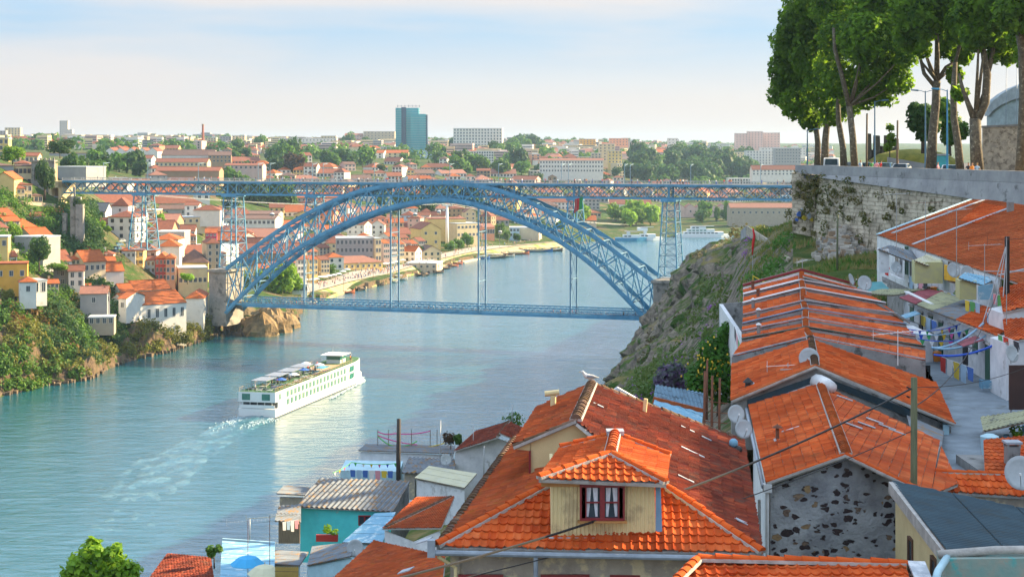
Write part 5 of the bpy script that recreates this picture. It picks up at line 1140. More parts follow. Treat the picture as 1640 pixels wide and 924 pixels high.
# ================================================================ THE TERRACED ROW ON THE RIGHT
M_stones = None
def stone_wall_mat():
 m = bpy.data.materials.new('cement wall with dark stones'); m.use_nodes = True; t = m.node_tree; lk = t.links.new; b = t.nodes['Principled BSDF']; b.inputs['Roughness'].default_value = .95
 co = N(t, 'ShaderNodeTexCoord'); mpn = N(t, 'ShaderNodeMapping'); mpn.inputs['Scale'].default_value = (1, 1, 1.5); lk(co.outputs['Object'], mpn.inputs[0])
 nd = N(t, 'ShaderNodeTexNoise'); nd.inputs['Scale'].default_value = 3; nd.inputs['Detail'].default_value = 5; lk(mpn.outputs[0], nd.inputs['Vector'])
 ma = N(t, 'ShaderNodeVectorMath', operation='MULTIPLY_ADD'); lk(nd.outputs['Color'], ma.inputs[0]); ma.inputs[1].default_value = (.45, .45, .45); lk(mpn.outputs[0], ma.inputs[2])
 vo = N(t, 'ShaderNodeTexVoronoi'); vo.inputs['Scale'].default_value = 2.9; vo.inputs['Randomness'].default_value = .95; lk(ma.outputs[0], vo.inputs['Vector'])
 sx = N(t, 'ShaderNodeSeparateColor'); lk(vo.outputs['Color'], sx.inputs[0])
 rm = N(t, 'ShaderNodeMapRange'); rm.inputs['From Min'].default_value = 0; rm.inputs['From Max'].default_value = 1; rm.inputs['To Min'].default_value = -.02; rm.inputs['To Max'].default_value = .6; lk(sx.outputs[0], rm.inputs['Value'])
 lt = N(t, 'ShaderNodeMath', operation='SUBTRACT'); lk(rm.outputs[0], lt.inputs[0]); lk(vo.outputs['Distance'], lt.inputs[1])
 ms = N(t, 'ShaderNodeMapRange'); ms.inputs['From Min'].default_value = -.015; ms.inputs['From Max'].default_value = .03; lk(lt.outputs[0], ms.inputs['Value'])
 sr = N(t, 'ShaderNodeValToRGB'); sr.color_ramp.elements[0].color = (.03, .022, .025, 1); sr.color_ramp.elements[1].color = (.42, .27, .11, 1); e_ = sr.color_ramp.elements.new(.62); e_.color = (.06, .04, .04, 1); e2 = sr.color_ramp.elements.new(.75); e2.color = (.24, .17, .12, 1)
 n2 = N(t, 'ShaderNodeTexNoise'); n2.inputs['Scale'].default_value = 9; n2.inputs['Detail'].default_value = 5; lk(co.outputs['Object'], n2.inputs['Vector']); av = N(t, 'ShaderNodeMath', operation='MULTIPLY_ADD'); lk(sx.outputs[1], av.inputs[0]); av.inputs[1].default_value = .75; mm = N(t, 'ShaderNodeMath', operation='MULTIPLY'); lk(n2.outputs['Fac'], mm.inputs[0]); mm.inputs[1].default_value = .3; lk(mm.outputs[0], av.inputs[2]); lk(av.outputs[0], sr.inputs[0])
 n3 = N(t, 'ShaderNodeTexNoise'); n3.inputs['Scale'].default_value = 1.1; n3.inputs['Detail'].default_value = 8; lk(co.outputs['Object'], n3.inputs['Vector']); cr_ = N(t, 'ShaderNodeValToRGB'); cr_.color_ramp.elements[0].position = .35; cr_.color_ramp.elements[0].color = (.24, .25, .27, 1); cr_.color_ramp.elements[1].position = .65; cr_.color_ramp.elements[1].color = (.46, .48, .5, 1); lk(n3.outputs['Fac'], cr_.inputs[0])
 x = N(t, 'ShaderNodeMix', data_type='RGBA'); lk(ms.outputs[0], x.inputs['Factor']); lk(cr_.outputs[0], x.inputs['A']); lk(sr.outputs[0], x.inputs['B']); lk(x.outputs['Result'], b.inputs['Base Color'])
 bp_ = N(t, 'ShaderNodeBump'); bp_.invert = True; bp_.inputs['Distance'].default_value = .05; bp_.inputs['Strength'].default_value = 1; ad = N(t, 'ShaderNodeMath', operation='ADD'); lk(ms.outputs[0], ad.inputs[0]); lk(n2.outputs['Fac'], ad.inputs[1]); lk(ad.outputs[0], bp_.inputs['Height']); lk(bp_.outputs[0], b.inputs['Normal'])
 return m
M_stones = stone_wall_mat()
V = Vector
def row():
 AN = P(1355, 729, 59); AF = P(1311.5, 615, 76.4); ALn = P(1227, 774, 58.8); ALf = P(1199, 650, 76.4); pr = plane(AN, AF, P(1518, 755, 62.8)); pL = plane(AN, AF, ALn)
 a = thing('stone_gable_house', (12, 66, 58), 'orange roofed house with grey gable wall full of dark stones', 'house')
 roofing('left_slope', a, [ALf, ALn, AN, AF], T_mid, .25, .37, .035, .03, seed=21); Rn, R1, R2, R3 = on(1490, 794, pr), on(1519, 755, pr), on(1507, 714, pr), on(1451, 668, pr)
 roofing('right_slope', a, [Rn, on(1505, 706, pr), AF, AN], T_mid, .8, .38, .02, .02, seed=22, fr=[Rn, R2, AF]); roofing('right_slope', a, [Rn, on(1535, 775, pr), R2], T_mid, .8, .38, .02, .02, seed=23, fr=[Rn, R2, AF])
 caps(a, AN+V((0, 0, .08)), AF+V((0, -.3, .08)), T_cap, .17, .3); caps(a, ALn+V((0, 0, .03)), AN+V((0, 0, .03)), T_capn, .08, .45, 'verge_tiles'); caps(a, AN+V((0, 0, .03)), Rn+V((0, 0, .03)), T_capn, .08, .45, 'verge_tiles')
 y = 59.25; g = lambda px, py: P(px, py, y)
 MB().slab([g(1234, 1010), g(1234, 778), g(1357, 735), g(1500, 800), g(1500, 1010)], (0, .4, 0)).build('gable_wall', M_stones, a)
 vwall('side_wall', a, ALn+V((.2, .5, 0)), ALf+V((.2, 0, 0)), 62.1, 62.1, 56, M_white); vwall('side_wall', a, Rn+V((-.3, .5, 0)), R2+V((-.3, 0, 0)), 61.7, 61.7, 56, M_white)
 m = MB(); q = P(1229, 782, 58.8); m.tube([q, q+V((0, 0, -5))], .06, 8); m.build('downpipe', M_whitep, a); MB().box(q+V((0, 0, .02)), (.28, .25, .28)).build('rain_hopper', M_whitep, a)
 q = P(1216, 800, 60); MB().tube([q, q+V((.02, 0, -1.6)), q+V((.12, -.4, -2.1)), q+V((.12, -.4, -3))], .05, 8).build('downpipe', M_whitep, a)
 MB().tube([ALn+V((-.1, 0, -.12)), ALf+V((-.1, 0, -.12))], .07, 8).build('gutter', M_zinc, a)
 # mortar collar with white cloth-like cement at the top of the ridge
 MB().tube([AF+V((-.1, -.2, .12)), AF+V((.1, -1.2, .14)), AF+V((.22, -1.9, .12))], [.36, .3, .24], 9).build('cement_collar', M_white, a, smooth=True)
 c = on(1245, 706, pL); MB().tube([c, c+V((0, 0, .5))], .07, 8).build('vent_pipe', M_rust, a); MB().lathe(c+V((0, 0, .5)), [(.2, 0), (.15, .06), (.03, .12), (.01, .16)], 12).build('vent_cap', M_rust, a)
 u, v, n = frame(ALf, ALn, AN); MB().slab([c+n*.08+u*.25+v*.12, c+n*.08-u*.25+v*.12, c+n*.08-u*.25-v*.12, c+n*.08+u*.25-v*.12], -n*.03).build('vent_flashing', M_flash, a)
 for (px, py, pl_) in ((1267, 690, pL), (1366, 684, pr), (1387, 683, pr), (1352, 640, pr), (1400, 676, pr), (1420, 686, pr), (1436, 694, pr), (1240, 652, pL)):
  c = on(px, py, pl_); u, v, n = frame(ALf, ALn, AN) if pl_ is pL else frame(Rn, R2, AF); MB().slab([c+n*.09+u*.1+v*.35, c+n*.09-u*.1+v*.35, c+n*.09-u*.1-v*.35, c+n*.09+u*.1-v*.35], -n*.03).build('glass_tile', M_flash, a)
 # ---- B
 BN = P(1305.5, 587, 76.4); BF = P(1298, 544, 86.9); BLn, BLf = P(1170.6, 643, 76.4), P(1172, 584, 88.2); BRn, BRf = P(1528, 679, 76), P(1499, 614, 88.4)
 b = thing('stepped_roof_house', (14, 82, 58), 'orange roofed house with dark stepped flashing along its lower gable', 'house')
 roofing('left_slope', b, [BLf, BLn, BN, BF], T_mid, .25, .37, .035, .03, seed=31); roofing('right_slope', b, [BRn, BRf, BF, BN], T_mid, .25, .37, .04, .035, seed=32, jit=.012)
 caps(b, BN+V((0, 0, .08)), BF+V((0, 0, .08)), T_capo, .16, .3); caps(b, BLn+V((0, 0, .03)), BN+V((0, 0, .03)), T_cap, .09, .4, 'verge_tiles'); caps(b, BN+V((0, 0, .03)), BRn+V((0, 0, .03)), T_cap, .09, .4, 'verge_tiles')
 y = 76.65; g = lambda px, py: P(px, py, y)
 MB().slab([g(1172, 720), g(1172, 646), g(1306, 591), g(1524, 684), g(1520, 720)], (0, .3, 0)).build('gable_wall', M_conc, b)
 MB().slab([g(1197, 652), g(1311, 609), g(1311, 600), g(1197, 640)], (0, -.1, 0)).build('flashing', K_dark, b); MB().slab([g(1311, 600), g(1311, 609), g(1456, 668), g(1456, 655)], (0, -.1, 0)).build('flashing', K_dark, b)
 MB().slab([g(1200, 655)-V((0, .2, 0)), g(1311, 615)-V((0, .2, 0)), g(1311, 609)-V((0, .05, 0)), g(1198, 648)-V((0, .05, 0))], (0, 0, -.04)).build('apron_flashing', M_flash, b)
 vwall('side_wall', b, BLn+V((.3, .3, 0)), BLf+V((.3, 0, 0)), 62.3, 62.3, 56, M_white); vwall('side_wall', b, BRn+V((-.4, .3, 0)), BRf+V((-.4, 0, 0)), 61.4, 61.4, 57, M_ltblue)
 # pavement level lean-to roof below B
 z0 = P(1452, 664, 76); MB().slab([P(1452, 664, 76), P(1512, 690, 75.5), P(1508, 716, 70), P(1462, 702, 71)], (0, 0, -.1)).build('lean_to_roof', K_grey, b)
 # chimneys at the left side
 for (px, py, h, cc) in ((1206, 632, .7, M_flash), (1198, 622, .55, M_black)):
  c = P(px, py, 78.5); MB().tube([c-V((0, 0, .4)), c+V((0, 0, h*.5))], .13, 9).build('flue', M_conc if cc is M_flash else M_black, b); MB().lathe(c+V((0, 0, h*.5)), [(.24, 0), (.2, .06), (.05, .2), (.01, .22)], 12).build('flue_cap', cc, b)
 # ---- C: the seven narrow roofs behind
 Ye = [88.4, 91.6, 95, 98.5, 102, 105.5, 109, 112.5]
 rg = [(1298, 541), (1291, 526), (1290, 511), (1290, 496), (1287, 483.5), (1286, 463), (1284, 450), (1284, 435)]
 lf = [(1172, 572), (1188, 545), (1188, 532), (1189, 520), (1190, 506), (1190, 487), (1191, 473), (1190, 460)]
 rt = [(1482, 578), (1482, 557), (1467, 540), (1452, 521), (1437, 504), (1419, 487), (1396, 471), (1370, 458)]
 G_, L_, R_ = [[P(x, y_, Y) for (x, y_), Y in zip(t, Ye)] for t in (rg, lf, rt)]
 adj = ['nearest', 'second nearest', 'third nearest', 'middle', 'third farthest', 'second farthest', 'farthest']; look = ['plain', 'dark green edged', 'thin wired', 'blue edged', 'pale patched', 'white banded', 'red bordered']
 for i in range(7):
  s = thing('terrace_house', (16, Ye[i]+1.7, 60), '%s narrow orange roofed house, %s one behind the large dish' % (look[i], adj[i]), 'house', 'narrow terraced houses')
  up = V((0, 0, .0))
  a0, a1, b0, b1, c0, c1 = L_[i], L_[i+1], G_[i], G_[i+1], R_[i], R_[i+1]
  dz = V((0, 0, -.16)); mt = T_mid if i % 3 != 2 else T_new
  if i == 5: 
   roofing('left_slope', s, [a1+dz, a0, b0, b1+dz], mt, .25, .37, .03, .02, seed=40+i, under=None, settle=False); 
  else: roofing('left_slope', s, [a1+dz, a0, b0, b1+dz], mt, .25, .37, .03, .02, seed=40+i, settle=False)
  roofing('right_slope', s, [c0, c1+dz, b1+dz, b0], mt, .5 if i < 3 else .25, .37, .02, .02, seed=50+i, settle=False)
  MB().slab([a0, b0, b0-V((0, .12, .9)), a0-V((0, .12, .9))], (0, .1, 0)).build('step_wall', M_conc, s); MB().slab([b0, c0, c0-V((0, .12, .9)), b0-V((0, .12, .9))], (0, .1, 0)).build('step_wall', M_conc, s)
  fl = (M_flash, mat('dark green flashing', (.05, .12, .1), .6), M_flash, mat('blue grey flashing', (.18, .34, .5), .6), M_flash, M_flash, M_flash)[i]
  wd = (.07, .15, .08, .15, .08, .4, .5)[i]
  for (p0, p1) in ((a0, b0), (b0, c0)): MB().bar(p0+V((0, wd*.3, .09)), p1+V((0, wd*.3, .09)), wd, .06).build('flashing', fl if i < 5 else M_white, s)
  caps(s, b0+V((0, .1, .1)), b1+dz+V((0, 0, .1)), T_cap, .15, .3)
  MB().slab([a0+V((.25, 0, -.1)), a1+V((.25, 0, -.2)), V((a1.x+.25, a1.y, 57)), V((a0.x+.25, a0.y, 57))], (.25, 0, 0)).build('side_wall', M_white if i % 2 else M_ltblue, s)
  MB().slab([c0+V((-.4, 0, -.12)), c1+V((-.4, 0, -.28)), V((c1.x-.4, c1.y, 58)), V((c0.x-.4, c0.y, 58))], (-.25, 0, 0)).build('side_wall', M_white, s)
  if i in (1, 3, 4, 5, 6):
   c = lerp(a0, a1, .5)+V((.6+.3*(i % 2), 0, .15)); MB().tube([c-V((0, 0, .3)), c+V((0, 0, .45))], .1, 8).build('flue', M_rust if i > 4 else M_conc, s); MB().lathe(c+V((0, 0, .45)), [(.16, 0), (.14, .05), (.02, .12)], 10).build('flue_cap', M_whitep if i < 5 else M_rust, s)
 MB().slab([BRf+V((0, 0, -.05)), R_[0]+V((0, 0, -.3)), G_[0]+V((0, 0, -.05))], (0, 0, -.1)).build('infill_roof', mat('brown flat tiles', (.3, .09, .04), .9, (.16, .06, .04), 3, bump=.05, bscale=5), b)
 # red coping on the far edge
 MB().bar(L_[7]+V((0, .1, .12)), G_[7]+V((0, .1, .12)), .25, .15).build('coping', M_redw, s); MB().bar(G_[7]+V((0, .1, .12)), R_[7]+V((0, .1, .12)), .25, .15).build('coping', M_redw, s)
 MB().slab([L_[7]-V((0, 0, .02)), G_[7]-V((0, 0, .02)), R_[7]-V((0, 0, .02)), V((R_[7].x, R_[7].y, 58)), V((L_[7].x, L_[7].y, 58))], (0, -.2, 0)).build('back_wall', M_white, s)
 # grey shed roof on the right of the far strips
 sh = thing('corrugated_shed', (24, 104, 60), 'dark grey corrugated shed roof beside the white banded roof', 'shed'); sheet('roof', sh, [P(1458, 517, 99), P(1405, 487, 105), P(1394, 480, 108), P(1440, 492, 107)], K_grey); MB().box((23.2, 103, 61), (2, 5, 3.4)).build('wall', M_white, sh)
 return BN, BF, AF
BN, BF, AF = row()
dish(P(1296, 580, 79)-V((0, 0, .6)), .5, -12, 'large grey satellite dish on the orange ridge', 20, h=.75)
c = P(1296, 583, 78); tag(MB().bar(P(1250, 592, 78.5), P(1300, 590, 78), .05, .05).build('metal_bracket', M_steel), 'thin metal bar lying on the orange roof beside the large dish', 'bar')
for (px, py, Y, rr) in ((1178, 676, 66, .36), (1190, 700, 65, .36)): dish(P(px, py, Y), rr, 15, 'grey satellite dish on the white side wall of the terrace', 20, h=.3)
cs = thing('covered_motor', P(1170, 728, 60), 'blue white bundle of cans and cloth on the old tiled roof edge', 'bundle')
for i, (dx, dz, rr, mt) in enumerate(((-.45, .1, .18, M_whitep), (-.15, .12, .2, M_flash), (.2, .16, .22, M_black), (.1, .4, .16, K_blue), (-.2, -.15, .16, M_black))): MB().lathe(P(1170, 728, 60)+V((dx, 0, dz)), [(rr*.5, -.14), (rr, -.05), (rr*.9, .08), (rr*.4, .15)], 9).build(('can', 'cloth', 'bag', 'tarp', 'bag')[i], mt, cs, smooth=True)
# ================================================================ ALLEY AND THE HOUSES RIGHT OF IT
tag(MB().slab([V((14.5, 56, 60.9)), V((40, 56, 60.9)), V((40, 90, 61.0)), V((33, 122, 61.3)), V((19, 122, 61.3)), V((18.5, 88, 61))], (0, 0, -.4)).build('alley', mat('bluish concrete paving', (.22, .27, .31), .85, (.14, .175, .21), .9, c3=(.12, .14, .15), s3=.7, t3=.6, bump=.01, bscale=6)), kind='structure')
def facade():
 a = thing('low_white_terrace', (26, 100, 61), 'row of low white cottages with dark doors facing the alley', 'cottage row')
 Pf, Pn = V((26.0, 116, 0)), V((25.0, 86.5, 0)); vwall('front_wall', a, Pn, Pf, 63.6, 63.9, 60, M_white, .3)
 d = Pf-Pn
 for i, t in enumerate((.03, .12, .2, .3, .38, .5, .6, .7, .8, .9)):
  c = Pn+d*t; dr = i % 2 == 0; h = 1.95 if dr else .9; z = 61.1+h/2 if dr else 62.7
  m = MB(); m.box((c.x-.03, c.y, z), (.1, .95, h)); ob = m.build('door' if dr else 'window', M_wgrn if i % 4 else mat('black iron door', (.02, .02, .025)), a)
  MB().box((c.x-.09, c.y, z+h/2+.06), (.1, 1.2, .12)).build('lintel', M_mort, ob)
 for (pts, mt, nm) in (([(1439, 474), (1387, 449), (1411, 441), (1484, 470)], K_green, 'cream and moss'), ([(1476, 493), (1449, 481), (1482, 471), (1508, 484)], K_red, 'maroon'), ([(1503, 508), (1478, 492), (1508, 485), (1545, 501)], K_green, 'yellow green'), ([(1540, 527), (1504, 508), (1545, 501), (1575, 517)], K_grey, 'dark grey'), ([(1608, 558), (1541, 527), (1575, 517), (1640, 545)], T_mid, 'orange')):
  Ys = [min(116, 25.3/((x-PX0)/F)) if k < 2 else min(118, 28.5/((x-PX0)/F)) for k, (x, y_) in enumerate(pts)]; q = [P(x, y_, Y) for (x, y_), Y in zip(pts, Ys)]
  for k in (0, 1): q[k].z = 63.75
  for k in (2, 3): q[k].z = 63.85
  q = [V((p.x-.35*(k < 2), p.y, p.z)) for k, p in enumerate(q)]
  (sheet if mt is not T_mid else roofing)('roof_sheet', a, q, mt)
 return a
facade()
def YW(px): return 29.3*F/(px-PX0)
def big_roof():
 a = thing('wide_roof_house', (35, 120, 63), 'wide low house with broad weathered orange roof below the retaining wall', 'house')
 p0, p1, p2 = P(1406, 377, 140), P(1601, 444, 105.5), P(1556, 321, 150); pl_ = plane(p0, p1, p2)
 q = [p0, on(1680, 471, pl_), on(1700, 338, pl_), on(1584, 321, pl_), p2]
 roofing('roof_slope', a, q, T_lich if 0 else tilemat('rust brown tiles', [(.4, .09, .03), (.5, .12, .04), (.3, .07, .028), (.56, .16, .06)], t3=.6, ts=.66), .24, .36, .035, .03, seed=61, jit=.012)
 u, v, n = frame(q[0], q[1], q[2])
 roofing('newer_tiles', a, [on(1538, 355, pl_), on(1566, 360, pl_), on(1612, 334, pl_), on(1574, 327, pl_)], T_new, .24, .36, .035, .03, lift=.05, under=None, fr=q)
 for s_, e_ in (((1463, 393), (1619, 334)), ((1430, 375), (1576, 322)), ((1600, 443), (1700, 420))): MB().bar(on(*s_, pl_)+n*.09, on(*e_, pl_)+n*.09, .28, .06).build('flashing', M_flash, a)
 MB().bar(p0+n*.08, p2+n*.08, .3, .08).build('verge_flashing', M_ltblue, a); MB().box(on(1618, 340, pl_)+V((0, 0, .35)), (.45, .45, .9)).build('chimney', M_conc, a)
 MB().slab([p0-V((0, -.3, .1)), p1-V((0, -.3, .1)), V((p1.x, p1.y+.3, 62)), V((p0.x, p0.y+.3, 62))], (.25, .2, 0)).build('front_wall', M_white, a)
 MB().slab([p0+V((.3, 0, -.2)), p2+V((.3, 0, -.2)), V((p2.x+.3, p2.y, 60)), V((p0.x+.3, p0.y, 60))], (.25, .1, 0)).build('side_wall', M_white, a)
 for (px, py, w_, h, mt) in ((1437, 422, .7, .8, M_wfr), (1524, 436, .9, .9, M_wbr), (1452, 420, .5, 1.6, M_wgrn)): window(a, P(px, py, YW(px)*.992), w_*1.4, h*1.4, -88, mt)
 # porch roofs and lean-tos hanging on the front
 def shed(pts, Y0, Y1, mt, body, bm_, lab, cat='porch', nm='porch'):
  Y0 = YW(sum(p[0] for p in pts)/4)*.95; Y1 = Y0*1.02
  s = thing(nm, P(pts[0][0], pts[0][1], Y0), lab, cat); qq = [P(x, y_, Y0 if k < 2 else Y1) for k, (x, y_) in enumerate(pts)]; sheet('roof', s, qq, mt)
  if body: x0, y0, x1, y1 = body; MB().slab([P(x0, y0, Y0+.2), P(x1, y0, Y0+.2), P(x1, y1, Y0+.2), P(x0, y1, Y0+.2)], (.3, 2.2, 0)).build('front_panel', bm_, s)
  return s
 M_yel = mat('yellow translucent panel', (.5, .48, .2), .6, (.42, .4, .22), 3); M_yell = mat('bright yellow plaster', (.75, .42, .03), .85)
 shed([(1460, 420), (1406, 399), (1425, 393), (1484, 409)], 93, 95, K_grey, (1408, 400, 1424, 437), M_white, 'grey patched porch roof over white door curtains at the far end')
 shed([(1487, 426), (1464, 417), (1484, 408), (1511, 417)], 88, 90, K_cream, (1465, 420, 1510, 454), M_yel, 'glazed yellow porch with cream roof between grey porch and dishes')
 s = shed([(1574, 457), (1535, 445), (1545, 437), (1596, 446)], 80, 82, K_blue, (1537, 450, 1564, 480), M_yel, 'yellow sided lean-to under a bright blue sheet awning'); MB().slab([P(1567, 458, YW(1578)*.95), P(1590, 455, YW(1578)*.95), P(1590, 480, YW(1578)*.95), P(1567, 480, YW(1578)*.95)], (0, .1, 0)).build('blue_panel', K_blue, s)
 MB().slab([P(1512, 424, 114), P(1536, 430, 112), P(1536, 452, 112), P(1512, 448, 114)], (.1, .3, 0)).build('yellow_wall', M_yell, a)
 w2 = thing('terrace_parapet', (28.6, 120, 63), 'long white parapet wall stepping down in front of the porches', 'wall'); m = MB()
 MB().slab([P(1421, 437, 133.5), P(1561, 502, 108), P(1561, 511, 108), P(1421, 446, 133.5)], (.25, .1, 0)).build('parapet', M_white, w2)
 MB().slab([P(1421, 446, 133.6), P(1561, 511, 108.1), V((P(1561, 511, 108).x, 108.1, 60)), V((P(1421, 446, 133.5).x, 133.6, 60))], (.2, .1, 0)).build('wall', M_conc, w2)
 MB().slab([V((28.6, 135, 63.2)), V((28.8, 80, 63.2)), V((36, 80, 63.2)), V((30, 142, 63.2))], (0, 0, -.2)).build('upper_terrace', M_conc, a)
 return a, pl_
BR_, BRP = big_roof()
def wall_mat():
 m = mat('whitewashed rubble wall', (.68, .6, .46), .95, (.36, .31, .24), .4, c3=(.15, .13, .08), s3=.9, t3=.57, detail=8); t = m.node_tree; b = t.nodes['Principled BSDF']; lk = t.links.new
 co = N(t, 'ShaderNodeTexCoord'); mp_ = N(t, 'ShaderNodeMapping'); mp_.inputs['Rotation'].default_value = (R(90), 0, 0); lk(co.outputs['Object'], mp_.inputs[0]); nd = N(t, 'ShaderNodeTexNoise'); nd.inputs['Scale'].default_value = 1.2; lk(co.outputs['Object'], nd.inputs['Vector']); va = N(t, 'ShaderNodeVectorMath', operation='MULTIPLY_ADD'); lk(nd.outputs['Color'], va.inputs[0]); va.inputs[1].default_value = (.35, .35, .35); lk(mp_.outputs[0], va.inputs[2])
 bk_ = N(t, 'ShaderNodeTexBrick'); bk_.inputs['Scale'].default_value = 1; bk_.inputs['Mortar Size'].default_value = .05; bk_.inputs['Mortar Smooth'].default_value = .3; bk_.inputs['Brick Width'].default_value = .75; bk_.inputs['Row Height'].default_value = .42; bk_.inputs['Color1'].default_value = (1, 1, 1, 1); bk_.inputs['Color2'].default_value = (.68, .66, .62, 1); bk_.inputs['Mortar'].default_value = (.3, .27, .22, 1); lk(va.outputs[0], bk_.inputs['Vector'])
 mu = N(t, 'ShaderNodeMix', data_type='RGBA', blend_type='MULTIPLY'); mu.inputs['Factor'].default_value = .5; l0 = b.inputs['Base Color'].links[0]; lk(l0.from_socket, mu.inputs['A']); lk(bk_.outputs['Color'], mu.inputs['B']); lk(mu.outputs['Result'], b.inputs['Base Color'])
 bp_ = N(t, 'ShaderNodeBump'); bp_.inputs['Distance'].default_value = .07; bp_.inputs['Strength'].default_value = 1; sp = N(t, 'ShaderNodeSeparateColor'); lk(bk_.outputs['Color'], sp.inputs[0]); lk(sp.outputs[0], bp_.inputs['Height']); lk(bp_.outputs[0], b.inputs['Normal']); return m
# ================================================================ THE RETAINING WALL AND THE STREET ABOVE
WP = [V((32.6, 200, 0)), V((44.5, 152, 0)), V((58, 97, 0)), V((70, 40, 0))]
def wpt(t):  # t 0..3
 i = min(2, int(t)); return WP[i].lerp(WP[i+1], t-i)
ZT = 71.3
M_wallo = wall_mat() if 1 else mat('whitewashed rubble wall', (.68, .64, .56), .95, (.38, .35, .3), .55, c3=(.16, .14, .09), s3=.9, t3=.56, bump=.12, bscale=1.6, stretch=(1, 1, 1.8), detail=8)
M_wallp = mat('grey cement parapet', (.36, .36, .36), .95, (.24, .24, .25), .5, c3=(.13, .13, .13), s3=.8, t3=.63, bump=.02, bscale=6)
rw = thing('retaining_wall', (40, 170, 60), 'tall old whitewashed retaining wall with grey parapet under the plane trees', 'retaining wall')
def battered(nm, t0, t1, zt, zb_, out_t, out_b, mt, n=14, th=1.5):
 m = MB()
 for i in range(n):
  ta, tb = lerp(t0, t1, i/n), lerp(t0, t1, (i+1)/n); a, b_ = wpt(ta), wpt(tb); zb, zc = (zb_(ta), zb_(tb)) if callable(zb_) else (zb_, zb_); d = (b_-a).normalized(); o_ = V((d.y, -d.x, 0)); o_ = o_ if o_.x < 0 else -o_
  q = [V((*(a+o_*out_b).xy, zb)), V((*(b_+o_*out_b).xy, zc)), V((*(b_+o_*out_t).xy, zt)), V((*(a+o_*out_t).xy, zt))]; m.slab(q, -o_*th)
 return m.build(nm, mt, rw)
battered('wall_face', .135, 3, 70.3, 56, .1, 2.0, M_wallo); battered('parapet', -.0, 3, ZT, 70.3, .22, .22, M_wallp, th=.55)
battered('cement_band', .15, 3, 70.29, lambda t: 70.25-1.9*min(1, t), .2, .5, M_wallp, th=.3)
# buttress end; shade of the slot beside it is painted as near-black wall
def bt():
 m = MB(); b0, b1 = P(1268, 277, 199), P(1301, 277, 198); c0, c1 = P(1272, 356, 196.5), P(1312, 362, 195.5); m.slab([V((c0.x-.2, c0.y, 62)), V((c1.x, c1.y, 62)), b1, b0], (.6, 3, 0)); m.build('buttress', M_wallo, rw)
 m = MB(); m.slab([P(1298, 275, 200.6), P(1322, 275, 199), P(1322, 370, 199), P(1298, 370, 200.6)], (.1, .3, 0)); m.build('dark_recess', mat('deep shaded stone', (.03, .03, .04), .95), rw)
 m = MB(); 
 for (x, y, w_, h, c) in ((1280, 343, 9, 10, 0), (1288, 349, 8, 9, 1), (1296, 346, 7, 14, 2), (1276, 352, 7, 6, 0), (1300, 352, 6, 8, 1), (1284, 336, 4, 6, 2)):
  p = P(x, y, 196.2 if y > 344 else 196.9); k = 196/F; rg = random.Random(x); pts = [(p.x+math.cos(t)*w_*k*.5*rg.uniform(.6, 1.1), p.y-.12, p.z+math.sin(t)*h*k*.5*rg.uniform(.6, 1.1)) for t in [i*math.pi/5 for i in range(10)]]; m.slab(pts, (0, .4, 0), c)
 m.build('graffiti', [mat('blue spray paint', (.05, .15, .5)), mat('yellow spray paint', (.7, .55, .03)), mat('pale spray paint', (.5, .6, .7))], rw)
 MB().slab([P(1321, 347, 195), P(1327, 346, 195), P(1328, 362, 194.5), P(1322, 363, 194.5)], (0, .3, 0)).build('red_paint_mark', mat('red spray paint', (.6, .03, .02)), rw)
bt()
# creepers rooted in the wall
def creeper():
 m = MB(); rg = random.Random(12)
 for i in range(150):
  t = abs(rg.gauss(.12, .25)); t = min(t, 1.3); zz = rg.uniform(62, 70.2) if t > .3 or rg.random() < .4 else rg.uniform(66, 70.4); a = wpt(t); f = (ZT-zz)/14*1.9
  leaf_cloud(m, rg, rg.choice([12, 25, 50]), [((a.x-f-.35, a.y-.2, zz), rg.uniform(.2, .6))], .13)
 tag(m.build('wall_creepers', leaf_mat('dry olive creeper', (.16, .13, .04), (.06, .09, .02), .2, .6), rw, fix=False), kind='stuff')
creeper()
tag(MB().slab([V((32.6, 200.2, 70.2)), V((44.5, 152.2, 70.2)), V((58, 97.2, 70.2)), V((70, 40, 70.2)), V((150, 40, 70.2)), V((150, 330, 70.2)), V((57, 330, 70.2)), V((33.5, 205, 70.2))], (0, 0, -.4)).build('street', mat('street asphalt', (.09, .09, .095), .9)), kind='structure')
tag(MB().slab([V((34, 204, 70)), V((57, 329, 70)), V((150, 329, 70)), V((150, 329, 50)), V((66, 329, 46)), V((38, 204, 50))], (.2, .2, 0)).build('street_edge', M_wallo), kind='structure')
